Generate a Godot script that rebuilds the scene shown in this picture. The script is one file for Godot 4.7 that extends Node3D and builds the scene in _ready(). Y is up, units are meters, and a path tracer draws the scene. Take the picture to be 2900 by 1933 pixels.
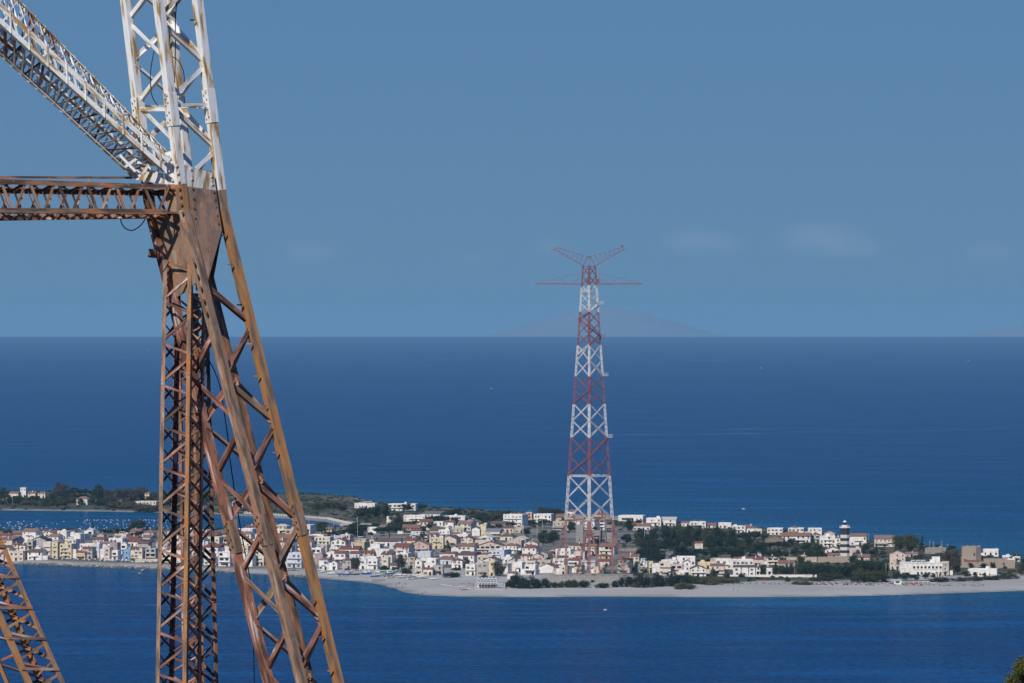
extends Node3D

# A strait seen from a hillside: a rusty lattice pylon close by, a town on a sandy point with a second pylon across the water.
# x runs to the right, y up, the view looks along -z; metres.

const EYE := 188.0
const LAND_FAR := 6700.0

var M := {}
var rng := RandomNumberGenerator.new()
var shared := {}


func _ready():
	rng.seed = 7
	build_camera_and_light()
	build_materials()
	build_setting()
	build_near_pylon()
	build_far_pylon()
	build_town()
	build_vegetation()
	build_shore_things()


func build_camera_and_light():
	var cam := Camera3D.new()
	cam.name = "camera"
	cam.fov = 7.1518
	cam.near = 1.0
	cam.far = 100000.0
	cam.position = Vector3(0, EYE, 0)
	cam.rotation_degrees = Vector3(-0.2297, 0, 0)
	add_child(cam)
	cam.current = true
	var sun := DirectionalLight3D.new()
	sun.name = "sun"
	sun.light_energy = 1.18
	sun.light_color = Color(1.0, 0.965, 0.91)
	sun.light_angular_distance = 0.53
	sun.shadow_enabled = true
	sun.rotation_degrees = Vector3(-39.0, -24.0, 0)
	add_child(sun)
	var env := Environment.new()
	var sky := ProceduralSkyMaterial.new()
	sky.sky_top_color = Color(0.18, 0.37, 0.65)
	sky.sky_horizon_color = Color(0.38, 0.528, 0.645)
	sky.sky_curve = 0.11
	sky.ground_bottom_color = Color(0.385, 0.528, 0.645)
	sky.ground_horizon_color = Color(0.385, 0.528, 0.645)
	sky.ground_curve = 0.02
	sky.sun_angle_max = 8.0
	sky.sky_cover = cloud_cover()
	sky.sky_cover_modulate = Color(1, 1, 1, 1)
	var s := Sky.new()
	s.sky_material = sky
	env.background_mode = Environment.BG_SKY
	env.sky = s
	env.tonemap_mode = Environment.TONE_MAPPER_LINEAR
	env.tonemap_exposure = 1.09
	env.fog_enabled = true
	env.fog_density = 0.0000185
	env.fog_light_color = Color(0.59, 0.805, 0.94)
	env.sdfgi_enabled = true
	env.ssao_enabled = true
	env.ssil_enabled = true
	var w := WorldEnvironment.new()
	w.name = "world_environment"
	w.environment = env
	add_child(w)


func cloud_cover() -> Texture2D:
	# thin fair-weather wisps low over the sea; the first column of the panorama lies straight ahead
	var im := Image.create(4096, 2048, false, Image.FORMAT_RGBA8)
	im.fill(Color(1, 1, 1, 0))
	var n := FastNoiseLite.new()
	n.seed = 4
	n.frequency = 0.16
	n.fractal_octaves = 4
	# puffs as angles in degrees: to the right of the view's middle, up, half width, half height, strength
	var puffs := []
	for q in [[1.88, 0.83, 0.27, 0.085, 0.5], [2.2, 0.80, 0.2, 0.06, 0.35], [3.25, 0.85, 0.36, 0.12, 0.62], [3.6, 0.74, 0.22, 0.06, 0.4], [-2.12, 0.70, 0.25, 0.07, 0.42], [0.4, 0.78, 0.2, 0.05, 0.28], [5.0, 0.7, 0.3, 0.06, 0.35], [-0.4, 0.66, 0.2, 0.04, 0.2]]:
		puffs.append(q)
	var spread := RandomNumberGenerator.new()
	spread.seed = 3
	for k in 70:
		var d := spread.randf_range(7.0, 353.0)
		puffs.append([d if d < 180.0 else d - 360.0, spread.randf_range(0.55, 1.1), spread.randf_range(0.2, 0.45), spread.randf_range(0.05, 0.12), spread.randf_range(0.2, 0.6)])
	var sum := {}
	for q in puffs:
		var cx: float = q[0] * 4096.0 / 360.0
		var cy: float = 1024.0 - q[1] * 2048.0 / 180.0
		for x in range(int(cx) - 12, int(cx) + 13):
			for y in range(int(cy) - 5, int(cy) + 5):
				var dx: float = (x + 0.5 - cx) / (q[2] * 11.4)
				var dy: float = (y + 0.5 - cy) / (q[3] * 11.4)
				var g: float = exp(-dx * dx - dy * dy) * q[4] * (0.75 + 0.6 * n.get_noise_2d(x * 3.1, y * 5.3))
				var key := Vector2i(posmod(x, 4096), y)
				sum[key] = sum.get(key, 0.0) + g
	for key in sum:
		im.set_pixel(key.x, key.y, Color(0.62, 0.54, 0.51, clampf(sum[key] * 0.34, 0.0, 0.6)))
	return ImageTexture.create_from_image(im)


# ---------------------------------------------------------------- helpers

func numbered(called: String) -> String:
	if not has_node(called):
		return called
	var k: int = shared.get("#" + called, 1)
	while has_node("%s_%03d" % [called, k]):
		k += 1
	shared["#" + called] = k + 1
	return "%s_%03d" % [called, k]


func thing(called: String, label: String, category: String, at := Vector3.ZERO, turn := 0.0, group := "") -> Node3D:
	var o := Node3D.new()
	o.name = numbered(called)
	add_child(o)
	o.position = at
	o.rotation_degrees.y = turn
	tag(o, label, category, group)
	return o


func tag(o: Node, label: String, category := "", group := ""):
	o.set_meta("label", label)
	if category:
		o.set_meta("category", category)
	if group:
		o.set_meta("group", group)


func obj(called: String, mesh: Mesh, mat: Material, parent: Node = self) -> MeshInstance3D:
	var o := MeshInstance3D.new()
	if parent == self:
		o.name = numbered(called)
	else:
		var k := 0
		var key := str(parent.get_instance_id()) + called
		k = shared.get(key, 0)
		shared[key] = k + 1
		o.name = called if k == 0 else "%s_%03d" % [called, k]
	o.mesh = mesh
	if mat:
		o.material_override = mat
	parent.add_child(o, true)
	return o


func struct(called: String, mesh: Mesh, mat: Material) -> MeshInstance3D:
	var o := obj(called, mesh, mat)
	o.set_meta("kind", "structure")
	return o


func start() -> SurfaceTool:
	var st := SurfaceTool.new()
	st.begin(Mesh.PRIMITIVE_TRIANGLES)
	st.set_smooth_group(-1)
	return st


func done(st: SurfaceTool) -> ArrayMesh:
	st.generate_normals()
	return st.commit()


func tri(st: SurfaceTool, a: Vector3, b: Vector3, c: Vector3):
	for p: Vector3 in [a, b, c]:
		st.set_uv(Vector2(p.x, p.y))
		st.add_vertex(p)


func quad(st: SurfaceTool, a: Vector3, b: Vector3, c: Vector3, d: Vector3):
	# seen clockwise
	tri(st, a, b, c)
	tri(st, a, c, d)


func prism(st: SurfaceTool, ring: PackedVector3Array, along: Vector3, uv0 := Vector2.ZERO):
	# a closed outline swept along a vector; the winding is put right by the outline's own sense
	var n := ring.size()
	var area := Vector3.ZERO
	for i in n:
		area += ring[i].cross(ring[(i + 1) % n])
	var pts := ring.duplicate()
	if area.dot(along) < 0.0:
		pts.reverse()
	# now the outline runs anticlockwise seen against «along»
	var length := along.length()
	var u := uv0.x
	for i in n:
		var a := pts[i]
		var b := pts[(i + 1) % n]
		var w := a.distance_to(b)
		for p in [[b, u + w, 0.0], [a, u, 0.0], [a + along, u, 1.0], [b, u + w, 0.0], [a + along, u, 1.0], [b + along, u + w, 1.0]]:
			st.set_uv(Vector2(p[1], uv0.y + p[2] * length))
			st.add_vertex(p[0])
		u += w
	var flat := PackedVector2Array()
	var ex := (pts[1] - pts[0]).normalized()
	var ey := along.normalized().cross(ex)
	for p in pts:
		flat.append(Vector2((p - pts[0]).dot(ex), (p - pts[0]).dot(ey)))
	var idx := Geometry2D.triangulate_polygon(flat)
	for k in range(0, idx.size(), 3):
		var q := [idx[k], idx[k + 1], idx[k + 2]]
		var s: float = (flat[q[1]] - flat[q[0]]).cross(flat[q[2]] - flat[q[0]])
		if s < 0:
			q = [q[0], q[2], q[1]]
		for j in [0, 1, 2]:
			st.set_uv(uv0 + flat[q[j]])
			st.add_vertex(pts[q[j]])
		for j in [0, 2, 1]:
			st.set_uv(uv0 + flat[q[j]])
			st.add_vertex(pts[q[j]] + along)


func bar(st: SurfaceTool, a: Vector3, b: Vector3, w: float, t: float, side := Vector3.ZERO):
	# a flat or square bar from a to b, w along «side» and t across it
	var d := (b - a).normalized()
	if side == Vector3.ZERO:
		side = Vector3.UP if absf(d.y) < 0.9 else Vector3.RIGHT
	var s := (side - d * side.dot(d)).normalized()
	var n := d.cross(s)
	var ring := PackedVector3Array([a + s * w / 2 + n * t / 2, a - s * w / 2 + n * t / 2, a - s * w / 2 - n * t / 2, a + s * w / 2 - n * t / 2])
	prism(st, ring, b - a, Vector2(rng.randf() * 7.0, rng.randf() * 7.0))


func angle_bar(st: SurfaceTool, a: Vector3, b: Vector3, f1: Vector3, f2: Vector3, w: float, t: float):
	# an L section whose heel runs from a to b, with flanges towards f1 and f2
	var d := (b - a).normalized()
	var p := (f1 - d * f1.dot(d)).normalized()
	var q := (f2 - d * f2.dot(d)).normalized()
	var c := p.cross(q).length()
	var tt := t / maxf(c, 0.3)
	var ring := PackedVector3Array([a, a + p * w, a + p * w + q * tt, a + (p + q) * tt, a + q * w + p * tt, a + q * w])
	prism(st, ring, b - a, Vector2(rng.randf() * 7.0, rng.randf() * 7.0))


func box_at(st: SurfaceTool, lo: Vector3, hi: Vector3):
	prism(st, PackedVector3Array([lo, Vector3(hi.x, lo.y, lo.z), Vector3(hi.x, lo.y, hi.z), Vector3(lo.x, lo.y, hi.z)]), Vector3(0, hi.y - lo.y, 0))


func tube(st: SurfaceTool, path: PackedVector3Array, r: float, sides := 6):
	for i in path.size() - 1:
		var d := (path[i + 1] - path[i])
		var s := d.cross(Vector3.UP if absf(d.normalized().y) < 0.9 else Vector3.RIGHT).normalized()
		var n := d.normalized().cross(s)
		var ring := PackedVector3Array()
		for k in sides:
			var a := TAU * k / sides
			ring.append(path[i] + (s * cos(a) + n * sin(a)) * r)
		prism(st, ring, d)


func lathe(st: SurfaceTool, profile: PackedVector2Array, sides: int, turn := 0.0, squash := Vector3.ONE):
	for k in sides:
		var a := turn + TAU * k / sides
		var b := turn + TAU * (k + 1) / sides
		for i in profile.size() - 1:
			var p := profile[i]
			var q := profile[i + 1]
			var p0 := Vector3(p.x * cos(a), p.y, p.x * sin(a)) * squash
			var p1 := Vector3(p.x * cos(b), p.y, p.x * sin(b)) * squash
			var q0 := Vector3(q.x * cos(a), q.y, q.x * sin(a)) * squash
			var q1 := Vector3(q.x * cos(b), q.y, q.x * sin(b)) * squash
			if q.x > 0.0001:
				tri(st, p0, q1, q0)
			if p.x > 0.0001:
				tri(st, p0, p1, q1)


# ---------------------------------------------------------------- materials

func noise_tex(seed_: int, freq: float, stops: Array, octaves := 4, size := 512, kind := FastNoiseLite.TYPE_SIMPLEX_SMOOTH, normal := false) -> NoiseTexture2D:
	var n := FastNoiseLite.new()
	n.seed = seed_
	n.frequency = freq
	n.fractal_octaves = octaves
	n.noise_type = kind
	var t := NoiseTexture2D.new()
	t.width = size
	t.height = size
	t.seamless = true
	t.noise = n
	if stops.size():
		var g := Gradient.new()
		g.offsets = PackedFloat32Array(stops.map(func(s): return s[0]))
		g.colors = PackedColorArray(stops.map(func(s): return s[1].linear_to_srgb()))
		t.color_ramp = g
	return t


func lin(r: float, g: float, b: float) -> Color:
	return Color(r, g, b)


func plain(r: float, g: float, b: float, rough := 0.85, spec := 0.3) -> StandardMaterial3D:
	var m := StandardMaterial3D.new()
	m.albedo_color = Color(r, g, b).linear_to_srgb()
	m.roughness = rough
	m.metallic_specular = spec
	return m


func paint(r: float, g: float, b: float, tex: Texture2D, scale := 0.12, rough := 0.9) -> StandardMaterial3D:
	# wall paint with the weathering of «tex» over it
	var m := plain(r, g, b, rough, 0.25)
	m.albedo_texture = tex
	m.uv1_triplanar = true
	m.uv1_world_triplanar = true
	m.uv1_scale = Vector3.ONE * scale
	return m


func build_materials():
	# steel: streaks run along the members (u across, v along, in metres)
	var relief := noise_tex(31, 0.03, [], 5, 512)
	var defs := {
		"rust_and_shade": [[0.0, lin(0.058, 0.040, 0.032)], [0.36, lin(0.110, 0.072, 0.053)], [0.46, lin(0.174, 0.112, 0.079)], [0.54, lin(0.220, 0.151, 0.110)], [0.62, lin(0.267, 0.129, 0.070)], [0.72, lin(0.348, 0.129, 0.058)], [1.0, lin(0.464, 0.358, 0.290)]],  # brown rust; also the painted shade of rail, rear plates and rear upright
		"rust_orange": [[0.0, lin(0.151, 0.095, 0.070)], [0.36, lin(0.220, 0.146, 0.102)], [0.45, lin(0.290, 0.185, 0.110)], [0.52, lin(0.360, 0.207, 0.099)], [0.58, lin(0.418, 0.185, 0.064)], [0.66, lin(0.464, 0.157, 0.052)], [0.74, lin(0.394, 0.235, 0.093)], [1.0, lin(0.348, 0.258, 0.174)]],
		"rust_pale": [[0.0, lin(0.116, 0.073, 0.052)], [0.38, lin(0.220, 0.157, 0.116)], [0.47, lin(0.307, 0.218, 0.168)], [0.54, lin(0.348, 0.241, 0.180)], [0.62, lin(0.383, 0.202, 0.116)], [0.68, lin(0.394, 0.157, 0.070)], [0.8, lin(0.418, 0.358, 0.313)]],
		"rust_pink": [[0.0, lin(0.081, 0.039, 0.032)], [0.38, lin(0.174, 0.084, 0.060)], [0.46, lin(0.290, 0.157, 0.116)], [0.53, lin(0.348, 0.168, 0.128)], [0.6, lin(0.394, 0.146, 0.093)], [0.7, lin(0.383, 0.224, 0.174)], [0.8, lin(0.638, 0.582, 0.580)]],
		"white_steel": [[0.0, lin(0.30, 0.17, 0.07)], [0.27, lin(0.46, 0.34, 0.19)], [0.35, lin(0.66, 0.60, 0.49)], [0.42, lin(0.70, 0.69, 0.66)], [0.52, lin(0.76, 0.77, 0.77)], [0.7, lin(0.80, 0.81, 0.82)], [1.0, lin(0.66, 0.67, 0.67)]],
		"white_stained": [[0.0, lin(0.24, 0.12, 0.05)], [0.30, lin(0.42, 0.29, 0.15)], [0.40, lin(0.63, 0.56, 0.44)], [0.47, lin(0.70, 0.68, 0.63)], [0.58, lin(0.77, 0.77, 0.76)], [0.75, lin(0.78, 0.79, 0.79)], [1.0, lin(0.60, 0.61, 0.61)]],
	}
	var k := 0
	for key in defs:
		k += 1
		var m := StandardMaterial3D.new()
		m.albedo_texture = noise_tex(40 + k, 0.006, defs[key], 5, 1024)
		m.uv1_scale = Vector3(0.5, 0.09, 1)
		m.roughness = 0.62 if key.begins_with("white") else 0.74
		m.metallic_specular = 0.4
		m.heightmap_enabled = true
		m.heightmap_texture = relief
		m.heightmap_scale = 0.35
		m.resource_name = key
		M[key] = m
	M.gusset = StandardMaterial3D.new()
	M.gusset.albedo_texture = noise_tex(63, 0.007, defs.rust_pale, 5, 1024)
	M.gusset.uv1_triplanar = true
	M.gusset.uv1_scale = Vector3(0.35, 0.14, 0.35)
	M.gusset.roughness = 0.72
	M.cable = plain(0.012, 0.012, 0.013, 0.6)
	M.bolt_rust = plain(0.20, 0.085, 0.05, 0.7)
	M.bolt_white = plain(0.6, 0.57, 0.52, 0.6)
	# far pylon
	var wear := noise_tex(70, 0.02, [[0.0, lin(0.62, 0.58, 0.54)], [0.45, lin(0.9, 0.89, 0.88)], [1.0, lin(1, 1, 1)]], 4, 256)
	M.wear = wear
	M.tower_white = paint(0.70, 0.70, 0.69, wear, 0.05, 0.6)
	M.tower_red = paint(0.275, 0.10, 0.108, wear, 0.05, 0.65)
	M.tower_base = paint(0.33, 0.16, 0.145, wear, 0.05, 0.7)
	# ground
	M.concrete = paint(0.33, 0.325, 0.31, wear, 0.09, 0.9)
	var grit := noise_tex(80, 0.035, [[0.0, lin(0.72, 0.7, 0.68)], [0.5, lin(0.92, 0.92, 0.92)], [1.0, lin(1, 1, 1)]], 6, 1024)
	M.ground = StandardMaterial3D.new()
	M.ground.vertex_color_use_as_albedo = true
	M.ground.albedo_texture = grit
	M.ground.uv1_triplanar = true
	M.ground.uv1_world_triplanar = true
	M.ground.uv1_scale = Vector3.ONE * 0.013
	M.ground.roughness = 0.95
	M.ground.metallic_specular = 0.2
	# water
	M.sea = StandardMaterial3D.new()
	M.sea.vertex_color_use_as_albedo = true
	M.sea.albedo_texture = noise_tex(90, 0.008, [[0.0, lin(0.5, 0.56, 0.62)], [0.4, lin(0.62, 0.67, 0.71)], [0.62, lin(0.70, 0.74, 0.77)], [0.72, lin(0.78, 0.80, 0.82)], [0.8, lin(1, 1, 1)], [1.0, lin(1, 1, 1)]], 5, 1024)
	M.sea.uv1_scale = Vector3(1.0 / 2600.0, 1.0 / 700.0, 1)
	M.sea.detail_enabled = true
	M.sea.detail_albedo = noise_tex(91, 0.03, [[0.0, lin(0.45, 0.5, 0.56)], [0.38, lin(0.66, 0.70, 0.74)], [0.55, lin(0.86, 0.88, 0.9)], [0.7, lin(1, 1, 1)], [1.0, lin(1, 1, 1)]], 4, 1024)
	M.sea.detail_blend_mode = BaseMaterial3D.BLEND_MODE_MUL
	M.sea.detail_uv_layer = BaseMaterial3D.DETAIL_UV_2
	M.sea.uv2_scale = Vector3(1.0 / 190.0, 1.0 / 520.0, 1)
	M.sea.roughness = 0.22
	M.sea.metallic_specular = 0.02
	M.sea.heightmap_enabled = true
	M.sea.heightmap_texture = noise_tex(92, 0.05, [], 5, 1024)
	M.sea.heightmap_scale = 120.0
	M.streak = plain(0.04, 0.115, 0.235, 0.6, 0.02)
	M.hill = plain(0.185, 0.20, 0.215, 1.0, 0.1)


# ---------------------------------------------------------------- setting

var coast := PackedVector2Array([
	Vector2(-664, -4368), Vector2(-515, -4304), Vector2(-395, -4216), Vector2(-351, -4180), Vector2(-309, -4150), Vector2(-275, -4126),
	Vector2(-219, -4074), Vector2(-191, -4040), Vector2(-152, -3996), Vector2(-130, -3953), Vector2(-109, -3921), Vector2(-93, -3879),
	Vector2(-81, -3818), Vector2(-73, -3763), Vector2(-58, -3725), Vector2(-36, -3710), Vector2(12, -3701), Vector2(60, -3710),
	Vector2(132, -3701), Vector2(204, -3706), Vector2(253, -3725), Vector2(291, -3749), Vector2(355, -3788), Vector2(462, -3863),
	Vector2(601, -3953), Vector2(626, -4121), Vector2(502, -4192), Vector2(413, -4253), Vector2(380, -4355), Vector2(351, -4518),
	Vector2(315, -4633), Vector2(265, -4817), Vector2(209, -4965), Vector2(148, -5078), Vector2(84, -5178), Vector2(17, -5310),
	Vector2(-53, -5429), Vector2(-107, -5532), Vector2(-165, -5684), Vector2(-207, -5820), Vector2(-286, -5891), Vector2(-402, -5915),
	Vector2(-557, -5939), Vector2(-906, -5964),
])

var lake := PackedVector2Array([
	Vector2(-734, -4833), Vector2(-455, -4857), Vector2(-330, -4866), Vector2(-237, -4890), Vector2(-175, -4923), Vector2(-145, -4974),
	Vector2(-152, -5060), Vector2(-200, -5150), Vector2(-254, -5243), Vector2(-305, -5300), Vector2(-387, -5349), Vector2(-505, -5389),
	Vector2(-825, -5429),
])



func coast_distance(x: float, z: float) -> float:
	# metres inland from the nearest water, below zero on the water
	var p := Vector2(x, z)
	var best := 1.0e9
	for ring in [coast, lake]:
		for i in ring.size():
			var a: Vector2 = ring[i]
			var b: Vector2 = ring[(i + 1) % ring.size()]
			var q := Geometry2D.get_closest_point_to_segment(p, a, b)
			best = minf(best, p.distance_squared_to(q))
	var inside := Geometry2D.is_point_in_polygon(p, coast) and not Geometry2D.is_point_in_polygon(p, lake)
	return sqrt(best) if inside else -sqrt(best)


func near_coast(x: float) -> float:
	# the waterline on the side of the strait
	for i in coast.size() - 1:
		if coast[i].x <= x and coast[i + 1].x > x:
			return lerpf(coast[i].y, coast[i + 1].y, (x - coast[i].x) / (coast[i + 1].x - coast[i].x))
	return -4000.0


func height_from(x: float, z: float, s: float) -> float:
	if s < 0.0:
		return maxf(s * 0.05, -7.0)
	var h := 4.2 * (1.0 - exp(-s / 45.0))
	h += 5.0 * smoothstep(150.0, 420.0, s) * smoothstep(-350.0, 50.0, x)
	var m := Vector2((x + 205.0) / 75.0, (z + 5680.0) / 70.0)
	h += 4.0 * exp(-m.length_squared())
	return h


func ground(x: float, z: float) -> float:
	return height_from(x, z, coast_distance(x, z))


func build_setting():
	var soil := FastNoiseLite.new()
	soil.seed = 12
	soil.frequency = 0.012
	soil.fractal_octaves = 4
	# land
	var st := SurfaceTool.new()
	st.begin(Mesh.PRIMITIVE_TRIANGLES)
	var step := 9.0
	var nx := 168
	var nz := 345
	for j in nz + 1:
		for i in nx + 1:
			var x := -756.0 + i * step
			var z := -3610.0 - j * step
			var s := coast_distance(x, z)
			var y := height_from(x, z, s)
			var n := soil.get_noise_2d(x, z)
			if s > 6.0:
				y += n * 0.5
			var sand := Color(0.475, 0.465, 0.42).lerp(Color(0.39, 0.38, 0.34), clampf(n + 0.4, 0, 1))
			if s < 5.0:
				sand = Color(0.27, 0.255, 0.235)
			var earth := Color(0.15, 0.135, 0.10).lerp(Color(0.055, 0.07, 0.033), clampf(n * 1.6 + 0.5, 0, 1))
			if z > -4860.0 and x < 130.0:
				earth = Color(0.27, 0.255, 0.23).lerp(Color(0.12, 0.12, 0.08), clampf(n * 1.8 + 0.35, 0, 1))
			var reach := lerpf(16.0, 135.0, smoothstep(-190.0, -60.0, x)) + n * 26.0
			if x > 280.0:
				reach += 30.0 - (x - 280.0) * 0.1
			var dry := smoothstep(reach - 8.0, reach + 10.0, minf(s * 1.6 + 30.0, near_coast(x) - z) if x > 100.0 else s)
			if z < near_coast(x) - 330.0 or z < -4500.0:
				dry = smoothstep(2.0, 14.0, s)
			st.set_color(sand.lerp(earth, dry))
			st.add_vertex(Vector3(x, y, z))
	for j in nz:
		for i in nx:
			var a := j * (nx + 1) + i
			for q in [a, a + nx + 1, a + 1, a + 1, a + nx + 1, a + nx + 2]:
				st.add_index(q)
	st.generate_normals()
	struct("land", st.commit(), M.ground)
	# sea: fine squares round the point, tinted by the depth of the water, and plain sheets out to the horizon
	st = SurfaceTool.new()
	st.begin(Mesh.PRIMITIVE_TRIANGLES)
	var deep := Color(0.0008, 0.077, 0.226)
	var xs := [-45000.0]
	for i in 61:
		xs.append(-1500.0 + i * 50.0)
	xs.append(45000.0)
	var zs := [1200.0, -2000.0]
	for j in 151:
		zs.append(-3000.0 - j * 25.0)
	zs.append(-9000.0)
	zs.append(-60000.0)
	for z in zs:
		for x in xs:
			var c := deep
			if absf(x) < 2000.0 and z < -2900.0 and z > -7000.0:
				var s := -coast_distance(x, z)
				var shoal := exp(-maxf(s, 0.0) / (70.0 + 60.0 * smoothstep(50.0, 300.0, x)))
				if z < -4700.0:
					shoal = exp(-maxf(s, 0.0) / 230.0) * 0.75
				c = deep.lerp(Color(0.014, 0.15, 0.265), shoal * 0.9)
			st.set_color(c)
			st.set_normal(Vector3.UP)
			st.set_uv(Vector2(x, -z))
			st.set_uv2(Vector2(x + z * 0.07, -z + x * 0.05))
			st.add_vertex(Vector3(x, 0, z))
	var w := xs.size()
	for j in zs.size() - 1:
		for i in w - 1:
			var a := j * w + i
			for q in [a, a + w, a + 1, a + 1, a + w, a + w + 1]:
				st.add_index(q)
	struct("sea", st.commit(), M.sea)
	for q in [[250.0, 3488.0, 900, 120, 1], [-268.0, 3601.0, 560, 90, 1.2], [-170.0, 3459.0, 500, 70, 0.8], [310.0, 9044.0, 220, 50, 1], [1491.0, 25618.0, 1500, 60, 1], [-497.0, 25618.0, 1700, 60, 0.7], [-332.0, 9334.0, 900, 60, 0.7], [25.0, 3544.0, 500, 50, 0.7], [129.0, 3075.0, 900, 60, 0.5], [591.0, 9334.0, 160, 40, 0.9]]:
		water_streak(q[0], q[1], q[2], int(q[3]), q[4])
	# the slope on which the near pylon stands, below the frame
	st = SurfaceTool.new()
	st.begin(Mesh.PRIMITIVE_TRIANGLES)
	for j in 41:
		for i in 41:
			var x := -400.0 + i * 20.0
			var z := 60.0 - j * 24.0
			var n := soil.get_noise_2d(x, z)
			st.set_color(Color(0.10, 0.085, 0.055).lerp(Color(0.045, 0.055, 0.025), clampf(n * 1.6 + 0.5, 0, 1)))
			st.add_vertex(Vector3(x, 150.0 + (z + 190.0) * 0.17 + n * 3.0 + 14.2 * exp(-(pow(x - 11.0, 2) + pow(z + 110.0, 2)) / 900.0), z))
	for j in 40:
		for i in 40:
			var a := j * 41 + i
			for q in [a, a + 41, a + 1, a + 1, a + 41, a + 42]:
				st.add_index(q)
	st.generate_normals()
	struct("hillside", st.commit(), M.ground)
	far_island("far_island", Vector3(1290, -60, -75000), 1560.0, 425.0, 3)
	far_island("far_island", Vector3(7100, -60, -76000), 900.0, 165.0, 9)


func water_streak(x0: float, far: float, span: float, bits: int, thick: float):
	# a line of ruffled, paler water along a current: slim flecks lying just above the sea, span in metres at 3 km
	var r := RandomNumberGenerator.new()
	r.seed = int(absf(x0) + far)
	var grow: float = far / 3300.0
	var st := start()
	for k in bits:
		var t := r.randf_range(-0.5, 0.5)
		var x: float = x0 + t * span * grow
		var z: float = -far + (r.randfn() * 5.0 * thick + 14.0 * sin(t * 7.0 + x0)) * grow * grow
		var w: float = r.randf_range(5.0, 26.0) * grow
		var d: float = r.randf_range(0.8, 2.6) * thick * grow * grow
		var y := 0.05 + grow * 0.01 + k * 0.001
		quad(st, Vector3(x - w, y, z), Vector3(x, y, z - d), Vector3(x + w, y, z + d * 0.2), Vector3(x, y, z + d))
	struct("water_streak", done(st), M.streak)


func far_island(called: String, at: Vector3, half: float, top: float, seed_: int):
	var n := FastNoiseLite.new()
	n.seed = seed_
	n.frequency = 0.004
	var st := SurfaceTool.new()
	st.begin(Mesh.PRIMITIVE_TRIANGLES)
	var k := 48
	for j in k + 1:
		for i in k + 1:
			var p := Vector2(i, j) / (k / 2.0) - Vector2.ONE
			var r := p.length()
			var h := (0.75 * pow(clampf(1.0 - r, 0, 1), 0.95) + 0.25 * smoothstep(0.0, 1.0, clampf(1.0 - r, 0, 1))) * top
			h *= 1.0 + 0.3 * n.get_noise_2d(p.x * half, p.y * half)
			h += 0.0
			st.add_vertex(Vector3(p.x * half * 1.12, h, p.y * half * 0.8))
	for j in k:
		for i in k:
			var a := j * (k + 1) + i
			for q in [a, a + 1, a + k + 1, a + 1, a + k + 2, a + k + 1]:
				st.add_index(q)
	st.generate_normals()
	var o := struct(called, st.commit(), M.hill)
	o.position = at


# ---------------------------------------------------------------- steel lattices

func along(a: Vector3, b: Vector3, t: float) -> Vector3:
	return a + (b - a) * t


func chords(owner: Node, tops: Array, bots: Array, size: float, thick: float, mats: Array, closed := false):
	# four corner members; «closed» ones are square box sections, the others angles whose flanges lie in the faces
	for i in 4:
		var st := start()
		var to_next: Vector3 = (bots[(i + 1) % 4] - bots[i]).normalized()
		var to_last: Vector3 = (bots[(i + 3) % 4] - bots[i]).normalized()
		if closed:
			bar(st, tops[i], bots[i], size, size, to_next)
		else:
			angle_bar(st, tops[i], bots[i], to_next, to_last, size, thick)
		obj("chord", done(st), M[mats[i % mats.size()]], owner)


func web(owner: Node, tops: Array, bots: Array, face: int, t0: float, period: float, share: float, side: int, size: float, mats: Array, until := 1.0):
	# zigzag bracing in one face: from corner to corner, «share» of the period on the way out and the rest on the way back
	var i := face
	var j := (face + 1) % 4
	var centre := Vector3.ZERO
	for k in 4:
		centre += (tops[k] + bots[k]) / 8.0
	var mid: Vector3 = (tops[i] + bots[j]) / 2.0
	var t := t0
	var k := 0
	while t < until:
		var far: float = t + period * (share if k % 2 == 0 else 1.0 - share)
		var c := i if (k + side) % 2 == 0 else j
		var d := j if c == i else i
		var a := along(tops[c], bots[c], t + period * 0.03)
		var b := along(tops[d], bots[d], far - period * 0.03)
		var dir := (b - a).normalized()
		var inward := (centre - mid).normalized()
		var axis: Vector3 = (bots[i] - tops[i]).normalized()
		inward = (inward - axis * inward.dot(axis))
		inward = inward.normalized()
		var flat := inward.cross(dir).normalized()
		if flat.y < 0:
			flat = -flat
		var st := start()
		a += inward * (0.02 + 0.012 * (k % 2))
		b += inward * (0.02 + 0.012 * (k % 2))
		angle_bar(st, a - flat * size * 0.4, b - flat * size * 0.4, flat, inward, size, size * 0.13)
		obj("brace", done(st), M[mats[rng.randi() % mats.size()]], owner)
		t = far
		k += 1


func strut(owner: Node, called: String, a: Vector3, b: Vector3, w: float, t: float, mat: String, side := Vector3.ZERO):
	var st := start()
	bar(st, a, b, w, t, side)
	obj(called, done(st), M[mat], owner)


func plate(owner: Node, called: String, outline: Array, thick: Vector3, mat: String):
	var st := start()
	prism(st, PackedVector3Array(outline), thick)
	obj(called, done(st), M[mat], owner)


func splice(owner: Node, a: Vector3, b: Vector3, size: float, side: Vector3, faces: Array, mat: String, bolt_mat: String):
	# a sleeve of cover plates round a chord, with rows of bolts on the faces turned outward
	var st := start()
	bar(st, a, b, size, size, side)
	obj("splice_plate", done(st), M[mat], owner)
	var d := (b - a).normalized()
	for n in faces:
		var across: Vector3 = d.cross(n).normalized()
		for r in [0.12, 0.33, 0.62, 0.84]:
			for c in [-1, 1]:
				st = start()
				var p: Vector3 = along(a, b, r + c * 0.035) + n * size * 0.5 + across * (size * 0.2 * c)
				var ring := PackedVector3Array()
				for k in 6:
					ring.append(p + (d * cos(TAU * k / 6.0) + across * sin(TAU * k / 6.0)) * 0.034)
				prism(st, ring, n * 0.05)
				obj("bolt", done(st), M[bolt_mat], owner)


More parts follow.
